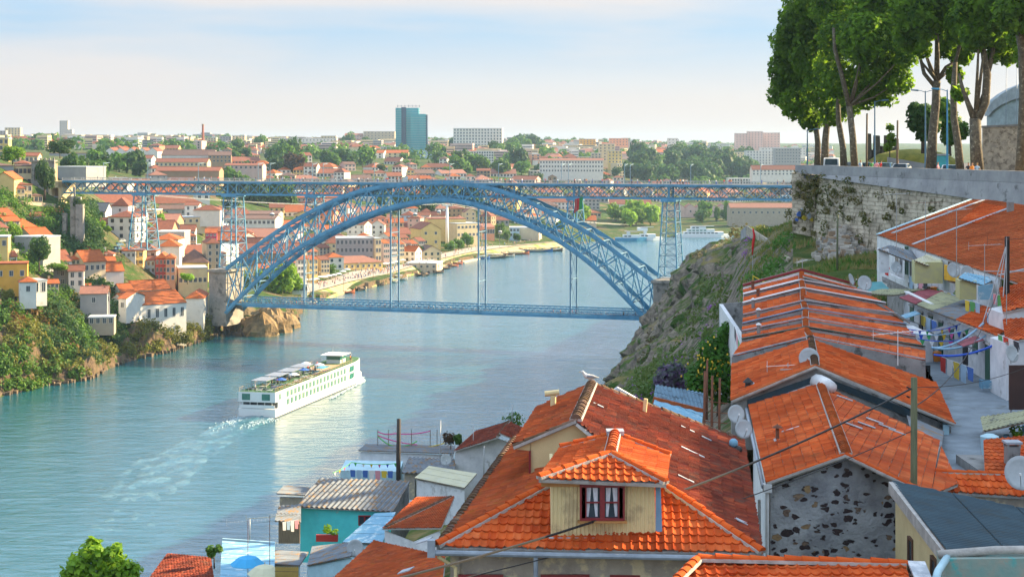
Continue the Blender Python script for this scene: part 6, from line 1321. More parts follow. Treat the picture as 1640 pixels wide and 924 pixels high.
# street things
def car(px, Y, rot, col, label, van=False, py=None):
 p = P(px, 0, Y); p.z = 70.2; r = thing('parked_van' if van else 'parked_car', p, label, 'van' if van else 'car', None, False, R(rot)); L_, W_, Hh = (4.6, 1.8, 1.9) if van else (4.1, 1.72, 1.42)
 if van: prof = [(-2.3, .35), (-2.3, .95), (-2.1, 1.05), (-1.55, 1.75), (-1.2, 1.88), (2.2, 1.88), (2.28, 1.7), (2.3, .35)]
 else: prof = [(-2.05, .32), (-2.05, .68), (-1.9, .78), (-1.05, .92), (-.45, 1.36), (-.1, 1.42), (.9, 1.4), (1.6, 1.0), (2.0, .92), (2.05, .35)]
 m = MB(); n = len(prof)
 for s in range(len(prof)): pass
 vs = [];
 for y_, k in ((-W_/2, 0), (-W_/2*.98, 1), (W_/2*.98, 1), (W_/2, 0)):
  for x, z in prof: 
   yy = y_ if z < 1.0 else y_*(1-.22*(z-1.0)/.45 if not van else 1-.06*(z-.9)); vs.append((x, yy, z))
 fs = [(k*n+i, k*n+(i+1) % n, (k+1)*n+(i+1) % n, (k+1)*n+i) for k in range(3) for i in range(n)]+[tuple(range(n)), tuple(range(3*n, 4*n))[::-1]]
 m.add(vs, fs); cp = mat('car paint '+col, {'white': (.75, .77, .78), 'silver': (.45, .48, .5), 'dark': (.05, .07, .08), 'blue': (.12, .25, .38), 'teal': (.08, .16, .16)}[col], .25, spec=.6); link('body', m.mesh('body', cp), r)
 m = MB()
 if van: m.slab([(-2.12, -.72, 1.08), (-2.12, .72, 1.08), (-1.56, .66, 1.76), (-1.56, -.66, 1.76)], (-.03, 0, .02))
 else: m.slab([(-1.02, -.68, .96), (-1.02, .68, .96), (-.46, .58, 1.36), (-.46, -.58, 1.36)], (-.03, 0, .03)); m.slab([(.95, -.56, 1.39), (.95, .56, 1.39), (1.58, .64, 1.02), (1.58, -.64, 1.02)], (.03, 0, .03))
 link('windscreen', m.mesh('windscreen', M_glass), r)
 for s in (-1, 1):
  m = MB(); x0, x1 = (-1.4, -.4) if van else (-.75, 1.25); m.slab([(x0, s*W_*.462, 1.0), (x1, s*W_*.462, 1.0), (x1-.2, s*W_*.42, 1.34), (x0+.35, s*W_*.42, 1.34)], (0, s*.04, 0)); link('side_window', m.mesh('side_window', M_glass), r)
  m = MB(); m.box((-L_/2+.03, s*W_*.36, .66), (.1, .3, .16)); link('headlight', m.mesh('headlight', M_wfr), r)
  for x in (-1.3, 1.3): 
   m = MB(); m.tube([(x, s*W_*.5-.1, .31), (x, s*W_*.5+.03, .31)], .31, 14); w_ = link('wheel', m.mesh('wheel', M_black), r); m = MB(); m.tube([(x, s*W_*.5+.02, .31), (x, s*W_*.5+s*.05, .31)], .17, 10); link('rim', m.mesh('rim', M_steel), w_)
 return r
car(1332, 203, 78, 'white', 'white van parked behind the parapet left of the thin trunks', True); car(1361, 200, 80, 'teal', 'dark green car parked between two pale trunks'); car(1392, 196, 62, 'silver', 'silver car partly hidden behind people at the parapet'); car(1417, 193, 70, 'blue', 'blue car behind the standing group'); car(1443, 184, 68, 'silver', 'large silver blue car parked close to the parapet'); car(1521, 172, 75, 'white', 'white hatchback parked between the two thick trunks'); car(1484, 214, 60, 'blue', 'blue car further back on the street under the bush')
# people
PM = {}
def person_mesh(shirt, trou, hair, pose=0, low=False, skin=(.5, .28, .18)):
 key = (shirt, trou, hair, pose, low)
 if key in PM: return PM[key]
 k0 = (pose, low)
 if k0 in PM:
  out = PM[k0].copy()
  for i_, (nm_, c) in enumerate((('skin', skin), ('shirt '+str(shirt), shirt), ('trousers '+str(trou), trou), ('hair '+str(hair), hair))): out.materials[i_] = mat(nm_, c, .85, var=.12)
  PM[key] = out; return out
 vs, es, rs = [], [], []
 def vtx(p, r): vs.append(p); rs.append(r); return len(vs)-1
 def ch(a, pts):
  for p, r in pts: b = vtx(p, r); es.append((a, b)); a = b
  return a
 pel = vtx((0, 0, .95), .135); ab = ch(pel, [((0, .0, 1.1), .125), ((0, 0, 1.28), .145)]); nk = ch(ab, [((0, 0, 1.43), .09), ((0, -.01, 1.5), .058), ((0, -.015, 1.58), .085), ((0, -.02, 1.68), .095), ((0, -.01, 1.74), .06)])
 for s in (-1, 1):
  sp = (.0, .12, -.1)[pose] * s
  ch(pel, [((s*.09, 0, .88), .1), ((s*.1, -sp*.8, .5), .068), ((s*.1, sp*.6, .12), .045), ((s*.1, sp*.6, .04), .05), ((s*.105, sp*.6-.12, .035), .035)])
  if pose == 2: ch(ab, [((s*.2, 0, 1.36), .06), ((s*.27, -.05, 1.12), .045), ((s*.2, -.28, 1.05), .034), ((s*.15, -.36, 1.06), .03)])
  else: ch(ab, [((s*.2, 0, 1.36), .06), ((s*.26, .02, 1.1), .045), ((s*.27, -.06, .86), .034), ((s*.265, -.09, .77), .03)])
 me = bpy.data.meshes.new('p'); me.from_pydata(vs, es, []); ob = bpy.data.objects.new('p', me); COL.objects.link(ob)
 ob.modifiers.new('s', 'SKIN'); 
 for i, v in enumerate(me.skin_vertices[0].data): v.radius = (rs[i], rs[i]*(.78 if i < 3 else 1)); v.use_root = i == 0
 if not low: sb_ = ob.modifiers.new('u', 'SUBSURF'); sb_.levels = 1; sb_.render_levels = 1
 dg = bpy.context.evaluated_depsgraph_get(); ev = ob.evaluated_get(dg); out = bpy.data.meshes.new_from_object(ev); bpy.data.objects.remove(ob)
 for nm_, c in (('skin', skin), ('shirt '+str(shirt), shirt), ('trousers '+str(trou), trou), ('hair '+str(hair), hair)): out.materials.append(mat(nm_, c, .85, var=.12))
 for p in out.polygons:
  c = p.center; z = c.z; p.use_smooth = True
  p.material_index = 3 if (z > 1.66 or (z > 1.56 and c.y > .02)) else 0 if z > 1.47 else (0 if abs(c.x) > .21 and z < 1.2 else 1) if z > .96 or (abs(c.x) > .19 and z > .7) else 2 if z > .07 else 3
 out.name = 'person'; PM[key] = PM[k0] = out; return out
COLS = {'white': (.75, .74, .72), 'red': (.6, .04, .03), 'blue': (.06, .15, .45), 'dark': (.03, .03, .04), 'yellow': (.7, .5, .05), 'grey': (.3, .3, .32), 'pink': (.7, .3, .35), 'green': (.1, .35, .1), 'pale blue': (.35, .5, .65), 'orange': (.7, .25, .04)}
HC = [(.03, .02, .015), (.12, .07, .03), (.3, .2, .08)]
def person(p, shirt, trou='dark', label=None, rot=0, pose=0, group=None, rank=False, low=False, h=1.0):
 o_ = link('person', person_mesh(COLS[shirt], COLS[trou], HC[rnd.randrange(3)], pose, low), None, p, (0, 0, R(rot)), h); return tag(o_, label, 'person', group, None, rank)
for (px, Y, s, tr, rot, pose, lab) in ((1378, 190, 'pale blue', 'grey', 30, 0, 'person in pale blue top standing left of the silver car'), (1396, 186, 'green', 'dark', 200, 0, 'person in green top in the group by the parapet'), (1404, 185, 'pink', 'dark', 150, 0, 'person in pink top in the middle of the parapet group'), (1411, 184, 'red', 'dark', 100, 0, 'person in red top at the right of the parapet group'), (1438, 186, 'blue', 'dark', 0, 0, 'person in blue behind the silver blue car'),
  (1502, 168.3, 'pink', 'grey', 60, 2, 'person in mauve shirt leaning by the thick trunk'), (1551, 163, 'dark', 'dark', -30, 0, 'dark haired person in orange black top beside the striped shirt'), (1557, 162.3, 'orange', 'dark', 20, 0, 'person in brown top between two others at the parapet'), (1565, 161.3, 'pale blue', 'white', 170, 2, 'person in pale blue and white shirt facing the street')):
 q = V(((px-PX0)*Y/F, Y, 70.2)); w_ = q; person(q, s, tr, lab, rot, pose)
# lamps, posts
def lamp(px, Y, pyt, label, arms=1, mt=None, side=1):
 p = V(((px-PX0)*Y/F, Y, 70.2)); zt = H-(pyt-PY0)*Y/F; r = thing('street_lamp', p, label, 'street lamp'); mt = mt or mat('blue grey lamp post', (.1, .22, .32), .5)
 MB().tube([p, V((p.x, p.y, zt-.2)), V((p.x, p.y, zt))], [.11, .06, .05], 8).build('post', mt, r)
 for s in ((-1, 1) if arms == 2 else (side,)): MB().tube([V((p.x, p.y, zt-.15)), V((p.x+s*.5, p.y, zt+.03)), V((p.x+s*.9, p.y, zt+.05))], .035, 6).build('bracket', mt, r); MB().tube([V((p.x+s*.75, p.y, zt+.05)), V((p.x+s*1.5, p.y, zt+.1))], [.1, .07], 8).build('lamp_head', mt, r)
lamp(1401, 190, 162, 'thin street lamp rising left of the two old gate pillars'); lamp(1482, 186, 146, 'double headed street lamp in the gap between the tree crowns', 2); lamp(1517, 166, 144, 'bright blue lamp post right of the forked trunk', 1, mat('bright blue post', (.05, .3, .55), .5), -1); lamp(1293, 206, 208, 'slim dark post at the left corner of the street')
for (px, Y, pyt, lab) in ((1388, 189, 182, 'dark wooden pole beside the stepped stone pillar'), (1437, 184, 193, 'dark wooden pole standing on the grass mound'), (1611, 210, 97, 'thin tall flagpole above the curved building, left one'), (1628, 208, 97, 'thin tall flagpole above the curved building, right one')):
 p = V(((px-PX0)*Y/F, Y, 70.2)); pole('wooden_pole' if px < 1500 else 'flagpole', p, H-(pyt-PY0)*Y/F-70.2, .12 if px < 1500 else .05, lab, M_wood if px < 1500 else M_zinc, 'pole')
# old stone gate ruins, mound, stone wall and curved building
gr = thing('stone_gate_ruin', V(((1412-PX0)*206/F, 206, 70.2)), 'dark old stone gate ruin with broken pillars behind the cars', 'ruin')
for i, (x0, x1, pyt) in enumerate(((1389, 1397, 214), (1400, 1411, 217), (1411, 1417, 234), (1417, 1426, 217), (1426, 1434, 236), (1434, 1441, 222), (1395, 1436, 240))):
 Y = 206+i*.05; a = (x0-PX0)*Y/F; b_ = (x1-PX0)*Y/F; zt = H-(pyt-PY0)*Y/F; m = MB(); m.add([(a, Y, 70), (b_, Y, 70), (b_, Y+1, 70), (a, Y+1, 70), (a+.1, Y, zt), (b_-.12, Y, zt-.05), (b_-.12, Y+1, zt), (a+.1, Y+1, zt)], [(0, 1, 5, 4), (1, 2, 6, 5), (2, 3, 7, 6), (3, 0, 4, 7), (4, 5, 6, 7)]); m.build('pillar' if i != 6 else 'low_wall', mat('dark lichened granite', (.13, .12, .1), .95, (.06, .055, .05), 1.5, bump=.05), gr)
m = MB(); cx, Yc = (1462-PX0)*205/F, 205; prof = [(9, 70.1), (8.6, 71.6), (6.5, 72.5), (3, 73.0), (.5, 73.1)]; m.lathe((cx, Yc, 0), prof, 24, sx=.62, sy=.5); tag(m.build('grass_mound', mat('dry grass', (.3, .27, .05), .95, (.16, .17, .03), 1.2, bump=.1, bscale=6), smooth=True), kind='structure')
MB_ = MB(); p0, p1 = V(((1422-PX0)*198/F, 198, 70)), V(((1496-PX0)*196/F, 196, 70)); tag(MB_.slab([p0, p1, p1+V((0, 0, 1.3)), p0+V((0, 0, 2.2))], (0, .4, 0)).build('pale_curb_wall', M_wallp), 'pale low wall holding the grass mound behind the parked cars', 'wall')
sw = thing('rubble_stone_wall', V(((1608-PX0)*176/F, 176, 70)), 'high wall of pale irregular stones at the right edge under the curved building', 'wall'); p0, p1 = V(((1574-PX0)*176/F, 176, 70)), V(((1700-PX0)*172/F, 172, 70))
M_irr = mat('irregular pale stones', (.5, .44, .34), .95, (.3, .27, .22), 1.6, bump=.15, bscale=1.3, c3=(.2, .17, .13), s3=2.2, t3=.56, detail=2)
MB().slab([p0, p1, p1+V((0, 0, 5.6)), p0+V((0, 0, 5.3))], (.2, 1, 0)).build('wall_face', M_irr, sw); MB().slab([p0+V((-.1, -.1, 5.3)), p1+V((0, -.1, 5.6)), p1+V((0, -.1, 5.8)), p0+V((-.1, -.1, 5.5))], (.2, 1.2, 0)).build('coping', M_conc, sw)
cb = thing('curved_building', V(((1640-PX0)*215/F, 215, 70)), 'pale concrete building with curved roof edge at the right edge', 'building'); m = MB(); m2 = MB(); tp = [(1584, 172, 186), (1590, 162, 178), (1604, 151, 168), (1620, 142, 161), (1640, 134, 155), (1710, 114, 140)]; n = 0
for (x0, a0, c0), (x1, a1, c1) in zip(tp, tp[1:]): q = [P(x0, a0, 215-(x0-1584)*.1), P(x1, a1, 215-(x1-1584)*.1), P(x1, c1, 215-(x1-1584)*.1), P(x0, c0, 215-(x0-1584)*.1)]; m2.slab(q, (0, 2, 0)); m.slab([q[3]+V((.1, .4, 0)), q[2]+V((.1, .4, 0)), V((q[2].x, q[2].y+.4, 70)), V((q[3].x+.1, q[3].y+.4, 70))], (0, 1, 0))
m.build('wall', mat('pale blue grey render', (.42, .52, .56), .9), cb); m2.build('roof_fascia', mat('light concrete band', (.4, .46, .5), .8), cb)
bx = thing('kiosk', V(((1505-PX0)*190/F, 190, 70.2)), 'small teal kiosk box behind the person in mauve', 'kiosk'); MB().box(V(((1507-PX0)*190/F, 190, 71.3)), (1.3, 1.3, 2.2)).build('cabinet', mat('teal paint', (.04, .4, .45), .5), bx); MB().box(V(((1507-PX0)*190/F, 190, 72.5)), (1.5, 1.5, .15)).build('lid', M_zinc, bx)
# ---- rubble pile, grass
def rubble():
 m = MB(); rg = random.Random(5)
 for i in range(520):
  px = rg.gauss(1352, 24); f = rg.random()
  if not 1302 < px < 1402: continue
  Y = rg.uniform(176, 190); X = (px-PX0)*Y/F; top = max(0, 2.6-abs(px-1352)/20)*(1-abs(Y-184)/9); z = TR(X, Y)+.15+max(0, top)*rg.uniform(.6, 1); r_ = rg.choice([.15, .25, .3, .45])*rg.uniform(.7, 1.2)
  vs = [V((sx*rg.uniform(.6, 1), sy*rg.uniform(.6, 1), sz*rg.uniform(.5, .9)))*r_+V((X, Y, z)) for sz in (-1, 1) for sx, sy in ((-1, -1), (1, -1), (1, 1), (-1, 1))]
  m.add(vs, [(0, 3, 2, 1), (4, 5, 6, 7), (0, 1, 5, 4), (1, 2, 6, 5), (2, 3, 7, 6), (3, 0, 4, 7)], rg.choice([0, 0, 1, 2]))
 tag(m.build('rubble', [mat('pale rubble', (.5, .46, .4), .95), mat('grey rubble', (.34, .33, .31), .95), mat('brown rubble', (.36, .26, .17), .95)], fix=False), kind='stuff')
rubble()
M_grass1 = leaf_mat('meadow grass', (.15, .2, .04), (.3, .24, .1), .3, .25, 0); M_grassg = leaf_mat('fresh green weeds', (.08, .22, .03), (.05, .13, .02), .3, .3, 0)
def grassfield(nm, n, fn, mt, hh, seed=1, w_=.05):
 m = MB(); rg = random.Random(seed)
 for i in range(n):
  q = fn(rg)
  if q is None: continue
  X, Y = q; z = TR(X, Y)-.05; h = hh*rg.uniform(.5, 1.3); a = rg.uniform(0, 3.14); dx, dy = math.cos(a)*w_, math.sin(a)*w_; lx, ly = rg.gauss(0, .25)*h, rg.gauss(0, .25)*h
  for k in range(3): ox, oy = rg.gauss(0, .12), rg.gauss(0, .12); m.add([(X+ox-dx, Y+oy-dy, z), (X+ox+dx, Y+oy+dy, z), (X+ox+lx*(1+k*.4), Y+oy+ly, z+h)], [(0, 1, 2)])
 tag(m.build(nm, mt, fix=False), kind='stuff')
def zn(x0, x1, y0, y1, th=-.1, s=8.):
 def f(rg):
  Y = rg.uniform(y0, y1); px = rg.uniform(x0, x1); X = (px-PX0)*Y/F
  return (X, Y) if noise.noise(Vector((X/s, Y/s, 3.3))) > th else None
 return f
grassfield('meadow_grass', 15000, zn(1185, 1420, 118, 350), M_grass1, .55, 1, .07); grassfield('weeds', 9000, zn(1180, 1420, 118, 320, .12), M_grassg, .6, 2, .1)
# ---- bushes of the right cliff
def shrubs(nm, spots, mt, seed, size=.22, dens=130, kind='stuff', T=TR):
 m = MB(); rg = random.Random(seed)
 for (px, Y, r_) in spots:
  X = (px-PX0)*Y/F; z = T(X, Y); leaf_cloud(m, rg, int(dens*r_*r_), [((X, Y, z+r_*.35), r_), ((X+r_*.6, Y, z+r_*.2), r_*.7), ((X-r_*.5, Y-r_*.3, z+r_*.2), r_*.75)], size)
 return tag(m.build(nm, mt, fix=False), kind=kind)
rg = random.Random(21)
shrubs('cliff_scrub', [(rg.uniform(960, 1170), rg.uniform(160, 330), rg.uniform(.6, 1.7)) for _ in range(120)], leaf_mat('scrub green', (.07, .15, .025), (.12, .16, .04), .3, .12, 0), 3, .25, 60)
shrubs('ledge_scrub', [(rg.uniform(1010, 1200), rg.uniform(330, 600), rg.uniform(.8, 2.2)) for _ in range(90)], leaf_mat('dull scrub', (.07, .1, .04), (.14, .11, .05), .3, .12, 0), 4, .35, 28)
shrubs('headland_scrub', [(rg.uniform(1195, 1225), rg.uniform(300, 360), rg.uniform(.5, 1.1)) for _ in range(26)], M_leafo, 6, .3, 50)
shrubs('bougainvillea', [(rg.uniform(1000, 1145), rg.uniform(150, 260), rg.uniform(.3, .8)) for _ in range(46)]+[(rg.uniform(1188, 1206), rg.uniform(240, 300), rg.uniform(.4, .8)) for _ in range(14)], leaf_mat('purple blossom', (.26, .07, .4), (.38, .12, .45), .3, 3, 0), 5, .14, 90)
shrubs('ivy_bank', [(rg.uniform(1195, 1262), rg.uniform(140, 200), rg.uniform(.5, 1.3)) for _ in range(60)], M_grassg, 7, .16, 120)
# bush and small trees on the street
def crown_tree(name, p, lobes, label, n, size, matn, trunks, cat='tree', barkm=None, group=None):
 """trunks: list of (points, radii); lobes in world coordinates"""
 r = thing(name, p, label, cat, group); m = MB(); rg = random.Random(int(p.x*10)); leaf_cloud(m, rg, int(n*.55), lobes, size, .35); m.build('crown', matn, r, fix=False)
 tk = MB()
 for pts, rad in trunks: tk.tube(pts, rad, 9)
 tk.build('trunk', barkm or M_bark, r, smooth=True); return r
M_plane = leaf_mat('plane tree leaves', (.16, .3, .018), (.04, .11, .01), .6, .6, .1); M_pbark = mat('mottled plane bark', (.17, .14, .09), .9, (.07, .055, .04), 3, c3=(.34, .31, .22), s3=4, t3=.62, bump=.03, bscale=8)
def plane_tree(label, Y, base, trunk, lobes, n, r0):
 k = Y/F; p = V(((base-PX0)*k, Y, 70.0)); TT = []
 for path, ra in trunk: TT.append(([P(x, y, Y+dy) for x, y, dy in path], ra))
 rg = random.Random(base); LB = [(tuple(P(x, y, Y+rg.uniform(-4, 4))), rr*k) for x, y, rr in lobes]
 # limbs reach into each lobe
 for c, rr in LB[::2]:
  s = TT[0][0][-1]; c = Vector(c); TT.append(([s, s.lerp(c, .5)+V((0, 0, -.4)), c], [r0*.35, r0*.2, r0*.06]))
 return crown_tree('plane_tree', p, LB, label, int(n*1.6), .29, M_plane, TT, barkm=M_pbark)
plane_tree('leftmost plane tree, thin dark trunk at the corner of the wall', 212, 1309, [([(1309, 268, 0), (1310, 230, 0), (1306, 195, 0), (1300, 165, 0)], [.42, .36, .3, .2])], [(1258, 112, 30), (1250, 150, 22), (1268, 70, 36), (1278, 165, 30), (1290, 120, 40), (1300, 190, 22)], 9000, .5)
plane_tree('second plane tree from the left with straight dark trunk', 207, 1321, [([(1321, 266, 0), (1322, 225, 0), (1326, 185, 0), (1322, 150, 0)], [.5, .42, .36, .26])], [(1290, 40, 42), (1305, 90, 44), (1320, 140, 38), (1300, 0, 46), (1275, 30, 30), (1335, 180, 24), (1262, 50, 20), (1330, 55, 40)], 11000, .5)
plane_tree('third plane tree with pale mottled leaning trunk', 197, 1351, [([(1352, 270, 0), (1350, 235, 0), (1343, 195, 0), (1342, 150, 0)], [.42, .36, .32, .22])], [(1345, 130, 34), (1350, 60, 44), (1345, 10, 46), (1360, 165, 24), (1338, -25, 50), (1328, 110, 30)], 9000, .45)
plane_tree('fourth plane tree with pale trunk forking low', 191, 1368, [([(1369, 270, 0), (1366, 220, 0), (1360, 170, 0)], [.42, .38, .34]), ([(1360, 170, 0), (1348, 120, 0), (1337, 80, 0), (1335, 45, 0)], [.3, .26, .22, .15]), ([(1361, 175, 0), (1372, 130, 0), (1380, 100, 0)], [.24, .2, .14])], [(1385, 60, 44), (1400, 110, 38), (1385, 150, 28), (1415, 150, 24), (1425, 90, 38), (1400, 10, 46), (1440, 130, 24), (1428, 40, 44), (1450, 85, 24), (1420, -20, 46)], 14000, .45)
plane_tree('fifth plane tree with thick dark trunk forking high over the lamp', 174, 1494, [([(1491, 275, 0), (1494, 215, 0), (1499, 165, 0), (1500, 130, 0)], [.56, .46, .42, .4]), ([(1498, 140, 0), (1480, 118, 0), (1472, 85, 0)], [.22, .2, .14]), ([(1500, 132, 0), (1501, 90, 0), (1500, 40, 0)], [.3, .26, .16]), ([(1501, 130, 0), (1515, 108, 0), (1530, 98, 0)], [.22, .18, .1])], [(1470, 40, 34), (1462, 10, 40), (1500, 30, 34), (1520, 60, 26), (1478, 78, 15), (1520, 0, 44), (1455, 60, 26), (1480, -20, 44), (1533, 92, 14), (1512, 82, 12), (1505, 5, 34)], 11500, .5)
plane_tree('sixth plane tree with slim pale trunk behind the white hatchback', 170, 1536, [([(1538, 275, 0), (1535, 235, 0), (1528, 190, 0), (1527, 150, 0), (1530, 100, 0)], [.42, .38, .34, .32, .22])], [(1530, 120, 15), (1537, 150, 13), (1545, 40, 32), (1542, 88, 16), (1550, 0, 40)], 6500, .45)
plane_tree('seventh plane tree with the thickest trunk and two great limbs', 165, 1562, [([(1566, 280, 0), (1563, 235, 0), (1562, 190, 0)], [.66, .56, .55]), ([(1560, 190, 0), (1550, 165, 0), (1541, 140, 0), (1536, 118, 0)], [.34, .24, .18, .12]), ([(1565, 190, 0), (1578, 165, 0), (1581, 120, 0), (1576, 90, 0), (1570, 55, 0)], [.46, .4, .38, .3, .2]), ([(1580, 118, 0), (1589, 90, 0), (1592, 60, 0)], [.3, .24, .15])], [(1580, 40, 34), (1560, 60, 24), (1600, 60, 30), (1615, 85, 20), (1590, 92, 12), (1600, 10, 40), (1570, 0, 40), (1625, 40, 26), (1588, -25, 40)], 12500, .6)
plane_tree('rightmost plane tree cut by the right edge of the picture', 156, 1637, [([(1634, 285, 0), (1637, 220, 0), (1640, 150, 0), (1638, 80, 0), (1628, 30, 0)], [.5, .42, .42, .42, .3])], [(1632, 60, 20), (1645, 20, 40), (1620, 20, 30), (1655, 90, 30), (1655, -20, 40), (1665, 60, 40)], 8000, .5)
Yb = 198; k = Yb/F
crown_tree('round_bush_tree', V(((1482-PX0)*k, Yb, 70.2)), [(tuple(P(x, y, Yb+d)), r_*k) for x, y, r_, d in ((1470, 195, 18, 0), (1465, 175, 12, 1), (1480, 180, 14, -1), (1490, 200, 16, 0), (1478, 215, 12, 0))], 'round dark tree on the mound left of the thick trunk', 3600, .3, M_leafd, [([P(1480, 246, Yb), P(1479, 215, Yb), P(1476, 195, Yb)], [.35, .25, .15])])
crown_tree('yellow_green_tree', V(((1520-PX0)*k, Yb+4, 70.2)), [(tuple(P(x, y, Yb+4)), r_*k) for x, y, r_ in ((1515, 190, 20), (1510, 170, 14), (1528, 205, 18), (1540, 210, 14), (1520, 220, 14))], 'yellow green tree behind the blue lamp post', 3600, .3, M_leaf, [([P(1520, 250, Yb+4), P(1519, 200, Yb+4)], [.3, .15])])
crown_tree('sapling', V(((1425-PX0)*.0714, 200, 70.2)), [(tuple(P(x, y, 200)), r_*200/F) for x, y, r_ in ((1425, 205, 7), (1428, 220, 8), (1422, 235, 7), (1432, 228, 6))], 'thin pale sapling growing between the gate pillars', 420, .25, M_leafl, [([P(1425, 262, 200), P(1425, 205, 200)], [.08, .03])])
# unseen houses added beyond the right edge to shade the slope
for i, y0 in enumerate((10, 34, 58, 82, 106, 130)):
 building((51.5+i*.2, y0, 70), 11, 20, (12.5, 14, 13)[i % 3], 0, 'gable', 3, ('cream', 'white', 'beige')[i % 3], 'orange', (3, 4), (0, 0), 1.1, 1.7, nm='added_shade_house', label='tall %s unseen house added outside the right edge for shade, number %s along' % (('cream', 'white', 'beige')[i % 3], ORDW[i]) if 0 else 'tall %s unseen house added beyond the right edge to shade the slope' % ('cream', 'white', 'beige')[i % 3], cat='house', group='unseen houses added for shade', rank=True, ridge='y', sidel=(5, 4), base=14)
# ================================================================ BOTTOM RIGHT CORNER
ch = thing('cream_house', (13, 51, 58), 'cream plastered house with dark blue corrugated roof in the bottom right corner', 'house')
pl9 = plane(P(1428, 771, 56), P(1519, 884, 46.2), P(1640, 816, 54)); rf_ = [P(1428, 771, 56), P(1519, 884, 46.2), on(1760, 930, pl9), on(1760, 840, pl9)]
sheet('roof', ch, rf_, K_dark, .24, .03); a, b_ = P(1428, 774, 55.8), P(1517, 888, 46.4)
MB().slab([a+V((.12, 0, -.05)), b_+V((.12, 0, -.05)), V((b_.x+.12, b_.y, 56)), V((a.x+.12, a.y, 56))], (.3, 0, 0)).build('side_wall', M_cream, ch)
MB().bar(a+V((.0, 0, -.12)), b_+V((0, 0, -.12)), .2, .36).build('verge_band', M_mort, ch)
MB().slab([b_+V((.15, .1, -.1)), on(1720, 925, pl9)+V((0, .1, -.1)), V((P(1720, 884, 46.4).x, 46.5, 56)), V((b_.x+.15, 46.5, 56))], (0, .3, 0)).build('front_wall', M_cream, ch); MB().slab([a+V((.15, 0, -.1)), on(1720, 833, pl9)+V((0, 0, -.2)), V((P(1720, 840, 55.8).x, 55.8, 57)), V((a.x+.15, 55.8, 57))], (0, -.25, 0)).build('back_wall', M_cream, ch)
for (t, zc, hh) in ((.33, -1.6, 1.1), (.74, -1.15, .9)):
 c = a.lerp(b_, t); window(ch, (c.x+.1, c.y, c.z+zc), .5, hh, -88, M_wbr, None, panes=1)
tw = thing('peeling_parapet', P(1575, 905, 43.5), 'peeling teal and grey parapet with pale rounded coping at the bottom right', 'wall'); M_peel = mat('peeling teal plaster', (.2, .34, .32), .95, (.33, .33, .28), 1.6, c3=(.08, .4, .4), s3=1.3, t3=.58, bump=.02, bscale=8)
MB().slab([P(1514, 895, 44), P(1720, 893, 44), P(1720, 1000, 44), P(1514, 1000, 44)], (0, .9, 0)).build('parapet', M_peel, tw); MB().tube([P(1508, 892, 44)+V((0, .3, 0)), P(1600, 885, 44)+V((0, .3, 0)), P(1720, 884, 44)+V((0, .3, 0))], .11, 8).build('coping', M_mort, tw, smooth=True); MB().tube([P(1520, 888, 44.5), P(1502, 915, 43), P(1490, 960, 41.5)], .1, 8).build('coping', M_ltblue, tw, smooth=True)
cw = thing('tile_capped_wall', P(1560, 790, 61), 'tan wall with bright orange tile cap behind the cream house', 'wall')
roofing('tile_cap', cw, [P(1481, 786, 60.8), P(1720, 800, 60.8), P(1720, 765, 62.0), P(1481, 758, 62.0)], T_new, .24, .4, .045, .04, seed=90); caps(cw, P(1481, 757, 62.05)+V((0, 0, .04)), P(1720, 764, 62.05)+V((0, 0, .04)), T_capn, .1); MB().slab([P(1484, 788, 61), P(1720, 801, 61), P(1720, 880, 61), P(1484, 880, 61)], (0, .3, 0)).build('wall', M_tan, cw)
fr_ = thing('tile_capped_roof', P(1290, 920, 40), 'orange tiled lean-to roof with ridge caps along the bottom edge of the picture', 'roof')
r0, r1 = P(1118, 897, 42.5), P(1450, 905, 42.5); roofing('roof_slope', fr_, [P(1040, 990, 39.5), P(1475, 990, 39.5), r1, r0], T_new, .25, .4, .045, .045, seed=91); caps(fr_, r0+V((0, 0, .05)), r1+V((0, 0, .05)), T_capn, .11, .42); caps(fr_, P(1040, 975, 39.5)+V((0, 0, .08)), r0+V((0, 0, .05)), T_capn, .11); MB().slab([r1+V((.05, 0, .12)), P(1490, 990, 39.5)+V((0, 0, .1)), P(1520, 990, 39.5), r1+V((.5, .1, .08))], (0, 0, -.06)).build('end_flashing', M_flash, fr_)
MB().slab([P(1110, 900, 42.7), P(1452, 908, 42.7), P(1452, 1100, 42.7), P(1110, 1100, 42.7)], (0, .25, 0)).build('back_wall', M_tan, fr_)
orr = thing('orange_roof_hut', P(1610, 740, 66), 'small hut with bright orange roof and grey chimney at the right edge', 'hut'); q = [P(1577, 758, 65), P(1740, 762, 65), P(1740, 690, 70), P(1575, 705, 70)]
roofing('roof_slope', orr, q, T_mid, .24, .37, .035, .03, seed=92); MB().slab([q[0]+V((.1, .1, -.1)), q[1]+V((0, .1, -.1)), V((q[1].x, 65.1, 59)), V((q[0].x+.1, 65.1, 59))], (0, 4.5, 0)).build('wall', M_conc, orr)
c = P(1621, 748, 65.8); m = MB(); m.box(c+V((0, 0, .35)), (.48, .48, .9)); MB_c = m.build('chimney', M_conc, orr); MB().box(c+V((0, 0, .95)), (.62, .62, .08)).build('chimney_cap', M_flash, MB_c); [MB().box(c+V((sx*.22, sy*.22, .85)), (.08, .08, .2)).build('chimney_post', M_conc, MB_c) for sx in (-1, 1) for sy in (-1, 1)]
